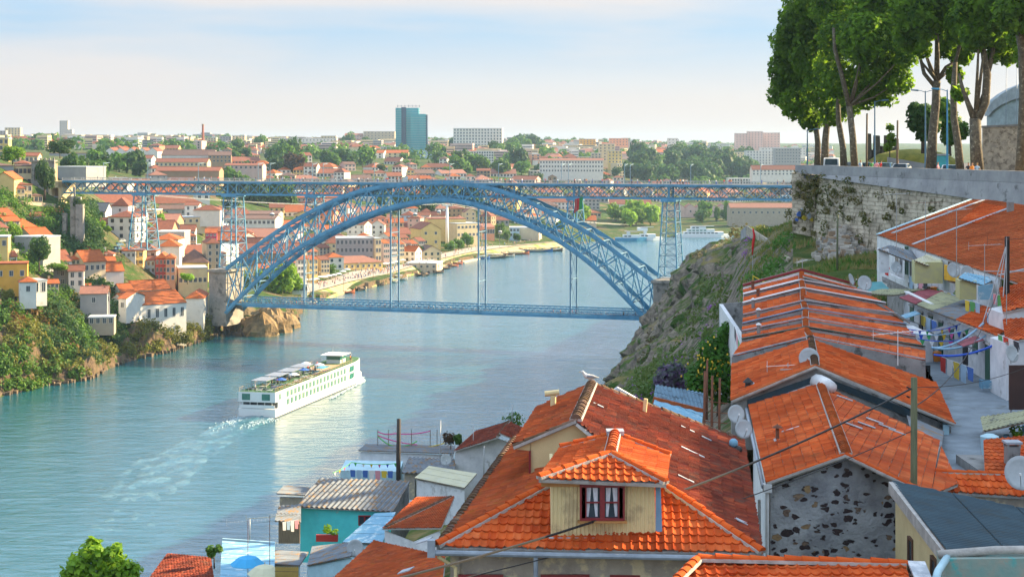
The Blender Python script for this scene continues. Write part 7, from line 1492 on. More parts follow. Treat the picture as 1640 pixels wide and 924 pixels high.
for (px, py, Y, w_, lab, pts, mt) in ((1600, 675, 0, 0, 'rusty yellow sheet awning over the alley corner', [P(1575, 690, 73), P(1660, 672, 73), P(1660, 655, 76), P(1570, 668, 76)], K_green), (0, 0, 0, 0, 'short orange tiled roof at the right edge beside the black mast', [P(1606, 500, 92), P(1700, 480, 92), P(1700, 440, 98), P(1600, 462, 98)], T_mid), (0, 0, 0, 0, 'narrow orange tiled roof stepping down at the right edge', [P(1610, 548, 86), P(1720, 530, 86), P(1720, 505, 90), P(1606, 512, 90)], T_mid)):
 s = thing('awning' if 'awning' in lab else 'low_roof_house', pts[0], lab, 'awning' if 'awning' in lab else 'house'); (sheet if 'awning' in lab else roofing)('roof_slope', s, pts, mt); 
 if 'awning' in lab: [MB().tube([p_, V((p_.x, p_.y, 60.9))], .05, 6).build('post', M_steel, s) for p_ in pts[:2]]
 else: MB().slab([pts[0]+V((.1, .1, -.1)), pts[1]+V((0, .1, -.1)), V((pts[1].x, pts[1].y+.1, 60)), V((pts[0].x+.1, pts[0].y+.1, 60))], (0, 3, 0)).build('wall', M_white, s)
pb = thing('brown_panel', P(1640, 620, 80), 'dark brown board hanging at the right edge above the alley', 'board'); MB().slab([P(1617, 585, 80), P(1700, 585, 80), P(1700, 656, 80), P(1617, 656, 80)], (0, .15, 0)).build('board', mat('dark brown board', (.06, .025, .02), .5), pb); MB().tube([P(1620, 590, 80.1), V((P(1620, 590, 80).x, 80.1, 61))], .05, 6).build('post', M_steel, pb)
pm = P(1463, 782, 57.5); tag_p = thing('utility_pole', V((pm.x, pm.y, 60)), 'thick greenish wooden pole rising in front of the stone gable house', 'pole'); MB().tube([V((pm.x, pm.y, 57)), V((pm.x+.02, pm.y, 65.95))], [.125, .105], 10).build('shaft', mat('greenish pole wood', (.16, .17, .09), .9, (.08, .09, .05), 2, stretch=(5, 5, .4), bump=.01, bscale=15), tag_p, smooth=True)
for z_ in (65.3, 65.6): MB().tube([V((pm.x-.14, pm.y-.05, z_)), V((pm.x-.24, pm.y-.05, z_+.05))], .03, 6).build('insulator', M_black, tag_p)
cable([P(1460, 622, 57.5), P(560, 945, 40)], .034, 'thick black power cable crossing the dormer roof', .55); cable([P(1460, 690, 57.5), P(700, 935, 43)], .016, 'thin black wire below the thick power cable', .4); cable([P(1466, 620, 57.6), P(1700, 560, 70)], .012, 'thin wire from the greenish pole to the right edge', .4); cable([P(1466, 650, 57.6), P(1600, 460, 100)], .02, 'brown cable looping from the pole up to the bunting', 1.0)
aerial(P(1438, 585, 80), 1.6, 'large white tv aerial lying over the orange slope', 20, 7, 2.6, M_whitep); 
for (px, py, Y, h, a_, n_, lab, mt) in ((1436, 402, 126, 4.2, 10, 6, 'tall thin tv aerial before the whitewashed wall', M_steel), (1482, 408, 118, 3.6, -20, 8, 'tv aerial with red elements before the wide roof', M_rust), (1532, 448, 108, 4.4, 40, 6, 'tall steel tv aerial before the wide roof', M_steel), (1577, 460, 104, 2.6, 0, 5, 'short tv aerial above the blue awning', M_steel), (1612, 520, 88, 4.4, -5, 5, 'tall tv aerial on rusty mast at the right edge', M_rust), (1285, 438, 113, .9, 60, 5, 'low tv aerial on the far end of the terraced roofs', M_whitep), (1348, 472, 160, 1.2, 0, 4, 'thin aerial bracket on the green post', M_steel), (1262, 592, 79, .3, 3, 3, 'small bracket aerial beside the large dish', M_whitep)): aerial(P(px, py, Y), h, lab, a_, n_, 1.9, mt, pm=M_steel)
bm_ = thing('lattice_mast', P(1613, 455, 96), 'black lattice mast with cross arm standing before the wide orange roof', 'mast'); c = P(1613, 455, 96); MB().tube([c+V((0, 0, -2)), c+V((0, 0, 2.6))], .14, 6).build('mast', M_black, bm_); MB().tube([c+V((-1.3, 0, .7)), c+V((1.3, 0, .7))], .03, 6).build('cross_arm', M_steel, bm_)
for i in range(3): MB().tube([c+V((.0, 0, 2.3)), c+V((-1.6+.5*i, -1, -2))], .03, 5).build('stay', M_steel, bm_)
pgn = P(1341, 455, 165); pole('green_post', V((pgn.x, pgn.y, TR(pgn.x, pgn.y)-.3)), 5.6, .1, 'green wooden post beside the rubble pile', mat('greenish pole wood', (.16, .17, .09)), 'pole')
for (px, py, Y, rr, lab, an) in ((1362, 452, 112, .42, 'white dish at the far end of the terraced roofs', 60), (1384, 458, 110, .5, 'grey dish beside the white dish at the far end', 10), (1435, 432, 125, .42, 'grey dish under the grey patched porch', 10), (1526, 437, 110, .5, 'left one of two grey dishes above the porches', 20), (1548, 442, 108, .5, 'right one of two grey dishes above the porches', 20), (1619, 572, 80, .42, 'white oval dish facing the bunting at the right edge', 35), (1636, 765, 60, .6, 'grey dish cut by the right edge above the orange cap', -20)): dish(P(px, py, Y)-V((0, 0, .3)), rr, an, lab, 20, h=.45, group='satellite dishes on the roofs')
# bunting lines across the alley
BC = [('white', M_whitep), ('pink', mat('pink pennant', (.7, .12, .35))), ('green', mat('green pennant', (.05, .4, .12))), ('yellow', mat('yellow pennant', (.75, .5, .03))), ('blue', mat('blue pennant', (.03, .1, .6)))]
def bunting(a, b_, n, label, mt, sag=.5, sc=.28, rope=.03):
 r = thing('bunting', (a+b_)/2, label, 'bunting', 'bunting lines across the alley' if a.y < 130 and a.x > 10 else 'garlands on the riverside terraces'); pt = lambda t: a.lerp(b_, t)-V((0, 0, sag*4*t*(1-t)))
 MB().tube([pt(i/16) for i in range(17)], rope, 5).build('rope', mt, r)
 for i in range(n):
  t = (i+.5)/n; p_ = pt(t); d = (b_-a).normalized(); MB().slab([p_-d*sc*.5, p_+d*sc*.5, p_+V((0, 0, -sc*1.1))], (.0, .012, 0)).build('pennant', BC[(i*3+int(a.x)) % 5][1], r)
hb, lbm = mat('bright blue garland', (.02, .12, .7), .6), mat('light blue garland', (.35, .6, .8), .6)
for (x0, y0, x1, y1, Y0, Y1, n, mt, lab) in ((1455, 527, 1560, 508, 95, 100, 9, hb, 'highest bright blue bunting line with many pennants'), (1457, 533, 1578, 516, 95, 97, 10, lbm, 'pale blue bunting line just under the highest one'), (1470, 542, 1590, 528, 95, 96, 8, hb, 'third bunting line, blue with pink and green flags'), (1492, 557, 1575, 517, 93, 94, 0, lbm, 'thick pale blue garland rising steeply to the right'), (1492, 556, 1582, 535, 93, 93, 0, lbm, 'second thick pale blue garland below the steep one'), (1496, 568, 1612, 542, 92, 88, 0, hb, 'lowest thick bright blue garland across the alley')): bunting(P(x0, y0, Y0), P(x1, y1, Y1), n, lab, mt, .35, .32, .06 if n == 0 else .025)
# washing on the terrace and in the alley
def laundry(a, b_, items, label):
 r = thing('clothes_line', (a+b_)/2, label, 'laundry'); MB().tube([a, b_], .012, 4).build('line', M_whitep, r); d = (b_-a).normalized(); L_ = (b_-a).length; n = len(items); rg = random.Random(n*7)
 for i, c in enumerate(items):
  x = a+d*L_*(i+.5)/n; w_ = L_/n*.42; h = rg.uniform(.6, 1.0); m = MB(); m.slab([x-d*w_, x+d*w_, x+d*w_*.9-V((0, 0, h)), x-d*w_*.8-V((0, 0, h*.94))], (0, .03, 0))
  if i % 2: m.slab([x+d*w_, x+d*w_*1.5-V((0, 0, .3)), x+d*w_*1.3-V((0, 0, .38)), x+d*w_-V((0, 0, .2))], (0, .03, 0))
  m.build('shirt' if i % 2 else 'towel', mat('cloth '+c, COLS.get(c, (.5, .5, .5)), .95, var=.15), r)
laundry(P(1448, 439, 127), P(1486, 452, 120), ['white', 'pale blue', 'white', 'pink', 'dark'], 'washing line with white and pink shirts before the glazed yellow porch')
laundry(P(1408, 420, 134), P(1424, 424, 133), ['white', 'red'], 'short washing line with red cloth at the far porch'); laundry(P(1545, 480, 103), P(1570, 486, 101), ['yellow', 'green', 'pale blue'], 'bright green and yellow clothes hanging at the terrace edge'); laundry(P(1580, 500, 96), P(1600, 506, 94), ['pale blue', 'blue', 'pink'], 'blue clothes hanging beside the bunting'); laundry(P(1598, 535, 88), P(1632, 548, 84), ['green', 'red', 'white', 'dark'], 'dark and red clothes hanging at the right edge of the alley')
tp = thing('tarpaulin', P(1395, 460, 118), 'teal tarpaulin sagging over the far end of the alley', 'tarpaulin'); MB().slab([P(1371, 462, 120), P(1392, 468, 117), P(1425, 463, 119), P(1412, 451, 124), P(1385, 452, 124)], (0, 0, -.04)).build('cloth', mat('teal tarpaulin', (.03, .25, .28), .6), tp)
mf = MB(); wm_chair = thing('garden_chair', P(1494, 580, 92), 'dark metal chair standing in the alley under the garlands', 'chair'); c = V((21.6, 91, 61.1)); mf.box(c+V((0, 0, .45)), (.45, .45, .05)); mf.build('seat', M_black, wm_chair); MB().box(c+V((0, .22, .75)), (.45, .05, .5)).build('backrest', M_black, wm_chair); [MB().box(c+V((sx*.2, sy*.2, .22)), (.04, .04, .44)).build('leg', M_black, wm_chair) for sx in (-1, 1) for sy in (-1, 1)]
# ---- the small greenhouse shed and garden behind the big dark red roof
gs = thing('blue_shed', P(1090, 660, 80), 'small shed with pale blue corrugated roofs behind the dark red slope', 'shed')
sheet('upper_roof', gs, [P(1046, 642, 84), P(1130, 662, 84), P(1128, 630, 88), P(1050, 616, 88)], K_dark if 0 else cor_mat('slate blue sheet', (.12, .22, .3), (.08, .15, .21))); sheet('lower_roof', gs, [P(1043, 658, 80), P(1122, 690, 78), P(1126, 662, 83.5), P(1048, 641, 83.5)], K_blue, .45, .02)
for q_ in (((1043, 660, 80), (1122, 692, 78)), ((1046, 644, 83.9), (1043, 660, 80))): p0, p1 = P(*q_[0]), P(*q_[1]); MB().slab([p0+V((.1, .1, -.1)), p1+V((.0, .1, -.1)), V((p1.x, p1.y+.1, 53)), V((p0.x+.1, p0.y+.1, 53))], (.1, .1, 0)).build('wall', M_ltblue, gs)
MB().bar(P(1046, 640, 83.7), P(1128, 660, 83.7), .12, .3).build('brick_rim', T_cap, gs)
for i, (px, py, Y, h) in enumerate(((1128, 690, 76, 2.6), (1140, 690, 76, 2.4), (1152, 690, 76, 2.3), (1132, 640, 88, 2))): pole('fence_post', P(px, py, Y)-V((0, 0, 1)), h+1, .06, 'rusty garden post, %s between blue shed and white terrace wall' % ('leftmost', 'second', 'third', 'farthest')[i], M_rust, 'post', group='rusty garden posts')
fn = thing('wire_fence', P(1145, 670, 76), 'rusty rail fence between the blue shed and the terrace', 'fence'); [MB().tube([P(1128, 690-i*16, 76), P(1165, 694-i*16, 76)], .02, 5).build('rail', M_rust, fn) for i in range(4)]
we = thing('white_yard_wall', P(1168, 520, 108), 'roofless white walled yard on the cliff beside the terraced roofs', 'wall'); MB().slab([P(1152, 487, 118), P(1190, 545, 104), P(1190, 575, 104), P(1154, 640, 116)], (.25, .05, 0)).build('side_wall', M_white, we); MB().slab([P(1152, 487, 118), P(1192, 484, 118), P(1192, 560, 118), P(1152, 560, 118)], (0, .25, 0)).build('back_wall', M_conc, we)
cw_ = thing('cliff_top_wall', P(1220, 380, 230), 'low pale wall running along the top of the grassy headland', 'wall')
for i, (a, b_) in enumerate((((1195, 362, 292), (1226, 382, 245)), ((1226, 382, 245), (1248, 402, 205)), ((1248, 402, 205), (1262, 414, 180)), ((1186, 370, 300), (1195, 362, 292)))): p0, p1 = P(*a), P(*b_); MB().slab([p0, p1, p1-V((0, 0, 3)), p0-V((0, 0, 3))], (.35, .3, 0)).build('wall_section', M_wallp if i % 2 else M_wallo, cw_)
fl = P(1205, 412, 200); fp = thing('red_windsock', V((fl.x, fl.y, TR(fl.x, fl.y))), 'bright red cloth streamer on a thin pole above the slope', 'flag'); MB().tube([V((fl.x, fl.y, TR(fl.x, fl.y)-.3)), P(1206, 366, 200)], .04, 6).build('pole', M_steel, fp); MB().tube([P(1206, 366, 200), P(1208, 378, 200), P(1206, 392, 200), P(1205, 409, 200)], [.07, .16, .15, .05], 8).build('streamer', mat('scarlet cloth', (.75, .01, .015), .7), fp, smooth=True)
yf = thing('metal_stand', P(1212, 448, 116), 'small bright yellow metal frame at the far end of the terraced roofs', 'stand'); p0 = P(1206, 460, 116); MB().tube([p0, p0+V((0, 0, .75)), p0+V((.7, 0, .35)), p0+V((1.2, 0, .25))], .05, 5).build('tube', mat('yellow paint', (.8, .55, .02), .5), yf)
# lemon tree
def lemon():
 Y = 112; k = Y/F; p = P(1150, 640, Y); r = crown_tree('lemon_tree', V((p.x, p.y, TR(p.x, p.y))), [(tuple(P(x, y, Y+d)), r_*k) for x, y, r_, d in ((1150, 580, 34, 0), (1130, 600, 30, 1), (1120, 618, 24, -1), (1160, 550, 26, 1), (1165, 600, 30, -1), (1140, 560, 22, 0), (1150, 625, 26, 0), (1112, 600, 16, 0), (1165, 530, 16, 0))], 'lemon tree full of yellow fruit beside the terraced roofs', 7000, .16, leaf_mat('lemon leaves', (.06, .2, .015), (.03, .1, .01), .35, 1.2, .1), [([p+V((0, 0, -1.5)), p+V((.1, 0, 1)), P(1150, 590, Y)], [.14, .1, .06])])
 m = MB(); rg = random.Random(4); yl = mat('lemon', (.85, .55, .02), .5)
 for i in range(90):
  px, py = rg.gauss(1138, 18), rg.gauss(598, 20); Yy = Y-rg.uniform(1.0, 1.5); m.lathe(P(px, py, Yy), [(.01, -.07), (.05, -.04), (.055, .02), (.02, .07)], 6)
 tag(m.build('lemons', yl, r), kind='stuff')
lemon()
cr0 = [P(1076, 600, 130), P(1090, 608, 126)]
crown_tree('bougainvillea_bush', V((P(1075, 610, 128).x, 128, TR(P(1075, 610, 128).x, 128))), [(tuple(P(x, y, 128)), r_*128/F) for x, y, r_ in ((1070, 605, 22), (1085, 598, 20), (1060, 615, 16), (1098, 612, 18))], 'dark purple flowering bush left of the lemon tree', 2600, .18, leaf_mat('purple green leaves', (.05, .12, .04), (.14, .06, .2), .3, 1.5, .1), [([P(1075, 640, 128), P(1078, 608, 128)], [.1, .05])], cat='bush')
# ================================================================ THE LOWER LEFT CLUSTER OF HUTS
def hut(lab, roof, mt, walls, nm='hut', cat='hut', tl=False, **k):
 r = thing(nm, P(*roof[0]), lab, cat); q = [P(*p_) for p_ in roof]
 (roofing if tl else sheet)('roof', r, q, mt, **k)
 for (w_, wm_) in walls: p_ = [P(*x) for x in w_]; MB().slab(p_, (0, .2, 0)).build('wall', wm_, r)
 return r
tq = hut('turquoise hut with grey corrugated roof stained by rust', [(474, 811, 138), (630, 819, 136), (657, 770, 143), (512, 765, 145)], K_grey, [([(481, 814, 138.5), (626, 821, 136.5), (626, 900, 136.5), (481, 900, 138.5)], M_turq), ([(627, 820, 137), (655, 772, 143), (655, 850, 143), (627, 900, 137)], M_conc)], pu=.42, A=.06)
window(tq, P(584, 833, 136.3), .9, .7, 0, M_redw); pl = thing('flower_pots', P(525, 868, 134), 'red planters with small green plants before the turquoise wall', 'planter'); MB().box(P(521, 861, 134), (1.4, .35, .5)).build('planter', mat('red plastic', (.5, .04, .03), .5), pl); MB().box(P(536, 861, 134), (.5, .4, .5)).build('pot', mat('red plastic', (.5, .04, .03), .5), pl); m = MB(); leaf_cloud(m, random.Random(3), 160, [(tuple(P(525, 846, 134)), .35), (tuple(P(536, 852, 134)), .3)], .12); m.build('plant', M_leafl, pl, fix=False)
hut('beige hut with pale rimmed grey roof left of the turquoise hut', [(443, 790, 150), (492, 793, 149), (498, 781, 153), (455, 777, 154)], K_grey, [([(448, 796, 150.5), (490, 797, 149.5), (490, 860, 149.5), (448, 860, 150.5)], M_tan)])
hut('low dark corrugated lean-to left of the turquoise hut', [(440, 834, 134), (482, 836, 133), (482, 808, 138), (446, 810, 138)], K_grey, [([(446, 836, 134.5), (480, 838, 133.5), (480, 870, 133.5), (446, 870, 134.5)], M_wood)], pu=.35, A=.05)
hut('pale blue sheet roof sloping beside the turquoise hut', [(548, 868, 130), (612, 870, 128), (634, 820, 135), (600, 822, 136)], K_blue, [([(548, 870, 130.3), (612, 872, 128.3), (612, 900, 128), (548, 900, 130)], M_ltblue)], A=.01)
hut('white shed with cream metal roof below the long white house', [(664, 765, 140), (744, 781, 136), (764, 758, 142), (687, 746, 146)], K_cream, [([(667, 768, 140.3), (744, 784, 136.3), (744, 840, 136), (667, 840, 140)], K_wht), ([(664, 767, 140.3), (686, 748, 146), (686, 830, 146), (664, 840, 140)], K_wht)], A=.01)
hut('dark corrugated roofed hut in front of the long white house', [(643, 757, 148), (727, 758, 146), (732, 736, 152), (655, 732, 153)], K_grey, [([(648, 759, 148.3), (726, 760, 146.3), (726, 800, 146), (648, 800, 148)], M_tan)], pu=.42, A=.06)
lw = hut('long low white house with flat grey tiled roof and garlands above', [(574, 721, 158), (727, 726, 156), (729, 714, 164), (586, 711, 166)], K_grey, [([(577, 724, 158.3), (726, 729, 156.3), (726, 790, 156), (577, 790, 158)], M_white)])
gw = hut('white gabled house with orange red roof by the river', [(727, 722, 150), (797, 700, 149), (815, 675, 156), (762, 690, 158)], T_old, [([(729, 800, 150.3), (729, 724, 150.3), (797, 702, 150.3), (834, 716, 150.3), (834, 800, 150.3)], M_white)], 'house', 'house', True, pu=.22)
roofing('roof', gw, [P(797, 700, 149), P(832, 707, 149), P(838, 685, 156), P(815, 675, 156)], T_old, .22, .36, .035, .03, fr=[P(832, 707, 149), P(838, 685, 156), P(815, 675, 156)]); caps(gw, P(797, 700, 149)+V((0, 0, .06)), P(815, 675, 156)+V((0, 0, .06)), T_capo); MB().bar(P(762, 690, 158.1)+V((0, 0, .05)), P(815, 674, 156.1)+V((0, 0, .1)), .35, .08).build('flashing', M_ltblue, gw)
ho = hut('small hipped house with old orange tiles and white wall', [(612, 846, 122), (707, 845, 118), (728, 795, 127), (667, 796, 130)], T_lich, [([(616, 849, 122.3), (662, 868, 120), (662, 910, 120), (616, 910, 122)], M_white), ([(662, 868, 120), (705, 850, 118.5), (705, 900, 118), (662, 910, 120)], M_white)], 'house', 'house', True); caps(ho, P(618, 846, 121.8)+V((0, 0, .1)), P(722, 797, 127)+V((0, 0, .1)), T_capo)
lo_ = hut('long low roof of mossy orange tiles under the dormer house', [(600, 866, 104), (520, 940, 92), (706, 960, 76), (700, 852, 88)], T_lich, [([(522, 944, 92.3), (706, 966, 76.3), (706, 1060, 76), (522, 1060, 92)], M_white)], 'house', 'house', True, jit=.02)
for (px, py, w_) in ((650, 914, 1.2), (680, 866, .9)): MB().slab([P(px-14, py+4, 84.5 if py > 900 else 90), P(px+6, py-2, 84.5 if py > 900 else 90), P(px+14, py-8, 86 if py > 900 else 92), P(px-6, py-2, 86 if py > 900 else 92)], (0, 0, -.05)).build('skylight', M_flash, lo_)
hut('grey corrugated roof with pale blue edge at the bottom of the cluster', [(492, 905, 118), (563, 890, 116), (565, 868, 122), (500, 875, 124)], K_grey, [([(492, 907, 118.2), (563, 893, 116.2), (563, 960, 116), (492, 960, 118)], M_ltblue)])
hut('small dark corrugated roof behind the parasols', [(415, 902, 122), (480, 905, 120), (494, 884, 126), (432, 880, 128)], K_grey, [([(415, 904, 122.2), (480, 907, 120.2), (480, 950, 120), (415, 950, 122)], M_ltblue)])
hut('dark red roofed hut at the bottom left of the cluster', [(232, 935, 118), (345, 940, 116), (338, 893, 124), (268, 886, 126)], T_old, [([(232, 938, 118.2), (345, 943, 116.2), (345, 1000, 116), (232, 1000, 118)], M_tan)], tl=True)
hut('pale blue walled yard house with flat roof behind the red hut', [(352, 930, 114), (440, 936, 112), (440, 872, 128), (356, 866, 132)], K_blue, [([(352, 934, 114.2), (440, 940, 112.2), (440, 1000, 112), (352, 1000, 114)], M_ltblue), ([(356, 862, 132), (440, 868, 128), (440, 900, 128), (356, 900, 132)], M_ltblue)], A=.008)
bt_ = thing('blue_terrace', P(590, 760, 152), 'small terrace with pale blue parapet under the pennants', 'terrace'); MB().slab([P(545, 753, 152), P(640, 755, 151), P(640, 800, 151), P(545, 800, 152)], (0, 5, 0)).build('parapet', M_ltblue, bt_)
for (px, py, Y, h, lab) in ((638, 770, 146, 5.2, 'tall dark pole between the huts and the long white house'), (758, 700, 160, 0, '')):
 if h: pole('utility_pole', P(px, py, Y)-V((0, 0, 1)), h+1, .2, lab, mat('dark creosoted wood', (.06, .05, .045), .9))
MB_um = None
def parasol(px, py, Y, rad, col, lab):
 c = P(px, py, Y); r = thing('parasol', c-V((0, 0, 2.3)), lab, 'parasol'); m = MB(); n = 8
 for k in range(n):
  a0, a1 = 2*math.pi*k/n, 2*math.pi*(k+1)/n; p_ = [c+V((math.cos(a)*rad, math.sin(a)*rad, -.0)) for a in (a0, a1)]; q_ = [c+V((math.cos(a)*rad*.55, math.sin(a)*rad*.55, .42)) for a in (a0, a1)]; t = c+V((0, 0, .6)); m.slab([p_[0], p_[1], q_[1], q_[0]], (0, 0, -.02)); m.slab([q_[0], q_[1], t], (0, 0, -.02))
 m.build('canopy', mat('parasol '+str(col), col, .8, var=.15), r); MB().tube([c-V((0, 0, 2.3)), c+V((0, 0, .7))], .03, 6).build('pole', M_steel, r)
parasol(397, 903, 112, 1.15, (.05, .4, .75), 'bright blue parasol on the pale blue yard roof'); parasol(424, 918, 108, 1.1, (.6, .6, .42), 'cream parasol right in front of the blue one')
wf = thing('reed_fence', P(458, 920, 104), 'yellow reed fence beside the cream parasol', 'fence'); m = MB(); [m.box(P(441+i*.9, 921+ (i % 3), 104), (.03, .03, 1.1)) for i in range(42)]; m.build('reeds', mat('dry reed', (.5, .36, .1), .9), wf); MB().tube([P(440, 914, 104), P(478, 915, 104)], .025, 5).build('rail', M_wood, wf)
laundry(P(452, 836, 130), P(478, 832, 131), ['white', 'pale blue', 'white', 'pink'], 'white washing hanging left of the turquoise hut'); laundry(P(560, 752, 150), P(630, 754, 149), ['blue', 'pale blue', 'blue', 'white', 'pink', 'yellow', 'blue'], 'row of blue and coloured clothes on the blue terrace')
for (px, py, Y, h, lab, mt) in ((432, 900, 112, 2.6, 'large pale tv aerial over the parasols', M_cream), (397, 870, 125, 1.4, 'tv aerial on the pale blue wall', M_steel)): aerial(P(px, py+20, Y)-V((0, 0, .6)), h+1.8, lab, 8, 12, 3.0, mt, pm=M_rust)
pk, gn, ywm = mat('pink garland', (.8, .04, .3), .6), mat('green garland', (.1, .6, .08), .6), mat('yellow garland', (.8, .6, .05), .6)
tr_ = thing('terrace_posts', P(650, 712, 162), 'row of thin dark posts carrying pink garlands above the white house', 'posts')
for px in (605, 622, 659, 689, 700): MB().tube([P(px, 716, 163), P(px, 688, 163)], .035, 5).build('post', M_wood, tr_)
for (x0, y0, x1, y1, mt, lab) in ((605, 691, 632, 694, pk, 'upper left pink garland'), (632, 694, 689, 690, pk, 'upper right pink garland'), (605, 697, 668, 712, pk, 'long sagging pink garland'), (605, 698, 630, 714, gn, 'green garland falling to the roof at left'), (640, 714, 668, 706, gn, 'green garland rising at right'), (668, 715, 712, 709, ywm, 'yellow garland along the roof edge')): bunting(P(x0, y0, 163), P(x1, y1, 163), 0, lab+' above the long low white house', mt, .15, .2, .05)
bunting(P(533, 757, 150), P(563, 740, 152), 4, 'green pennant line rising from the corner of the turquoise hut', gn, .1, .3, .03); bunting(P(563, 740, 152), P(640, 741, 150), 6, 'green pennant line along the blue terrace', gn, .15, .3, .03)
for (px, py, Y, h, lab) in ((758, 722, 152, 2.2, 'thin post left of the white gabled house'), (705, 770, 150, 5.2, 'tall thin steel rod rising beside the dark pole'), (775, 752, 140, 1.9, 'thin steel rod before the white gabled house'), (400, 860, 130, 1.4, 'thin rod on the pale blue wall'), (820, 680, 158, 1.9, 'thin dark rod behind the white gabled house')): pole('rod', P(px, py, Y)-V((0, 0, .5)), h+.5, .04, lab, M_steel, 'rod')
dish(P(569, 880, 118)-V((0, 0, .4)), .6, 0, 'large pale dish beside the mossy orange roof', 15, h=.5); dish(P(714, 738, 145)-V((0, 0, .3)), .5, 10, 'pale dish on the dark corrugated hut', 15, h=.4)
rg = random.Random(8)
crown_tree('river_tree', V((P(165, 960, 100).x, 100, TR(P(165, 960, 100).x, 100))), [(tuple(P(x, y, 100)), r_*100/F) for x, y, r_ in ((150, 885, 24), (130, 905, 24), (180, 900, 26), (205, 915, 22), (115, 925, 22), (160, 925, 30), (200, 935, 28), (150, 870, 12), (185, 880, 12))], 'bright green tree top at the bottom left of the picture', 4200, .2, M_leafl, [([P(160, 1100, 100), P(160, 990, 100), P(160, 920, 100)], [.3, .2, .1])])
for (px, py, w_, Y, mm, lab) in ((343, 880, 12, 122, M_leaf, 'small green bush between the red hut and pale blue wall'), (722, 700, 13, 160, M_leafr, 'dark bush with purple flowers right of the garlands'), (736, 702, 9, 158, M_leaf, 'small green bush by the white gabled house'), (828, 668, 24, 190, M_leaf, 'green shrubs behind the white gabled house')):
 k = Y/F; crown_tree('bush', P(px, py+w_, Y), [(tuple(P(px+rg.uniform(-.6, .6)*w_, py+rg.uniform(-.3, .5)*w_, Y)), w_*k*.6) for _ in range(4)], lab, 700, .13, mm, [([P(px, py+w_*2.5, Y), P(px, py, Y)], [.06, .03])], cat='bush')

rg = random.Random(91); CN = ['white', 'pink', 'pale blue', 'red', 'dark', 'yellow', 'green', 'blue']
for i, (x0, y0, x1, y1, Y0, Y1, lab) in enumerate(((1466, 500, 1500, 515, 110, 102, 'washing hung along the roof edge of the white cottages'), (1505, 570, 1560, 590, 94, 89, 'mixed washing strung low over the alley paving'), (1500, 462, 1535, 474, 118, 112, 'towels hanging on the upper terrace parapet'), (1590, 470, 1640, 480, 100, 96, 'clothes drying under the black lattice mast'), (1176, 520, 1188, 560, 96, 92, 'clothes hanging on the left wall of the terraced roofs'))):
 laundry(P(x0, y0, Y0), P(x1, y1, Y1), [CN[(i*3+k*5) % 8] for k in range(4+i % 4)], lab)
for i, (x, y, Y, w_, mt, lab) in enumerate(((1475, 520, 106, 1.6, K_blue, 'small blue awning over a cottage door'), (1530, 560, 97, 1.8, K_grey, 'small grey awning over a cottage door'), (1575, 590, 91, 1.8, K_red, 'small maroon awning over the nearest cottage door'))):
 p = V((25.0, 25.2/((x-PX0)/F), 63.3)); a_ = thing('door_awning', p, lab, 'awning'); MB().slab([p+V((0, -w_/2, 0)), p+V((0, w_/2, 0)), p+V((-1.1, w_/2, -.35)), p+V((-1.1, -w_/2, -.35))], (0, 0, -.04)).build('sheet', mt, a_); [MB().tube([p+V((-1.0, s*w_*.45, -.35)), p+V((0, s*w_*.45, -.7))], .02, 4).build('strut', M_steel, a_) for s in (-1, 1)]
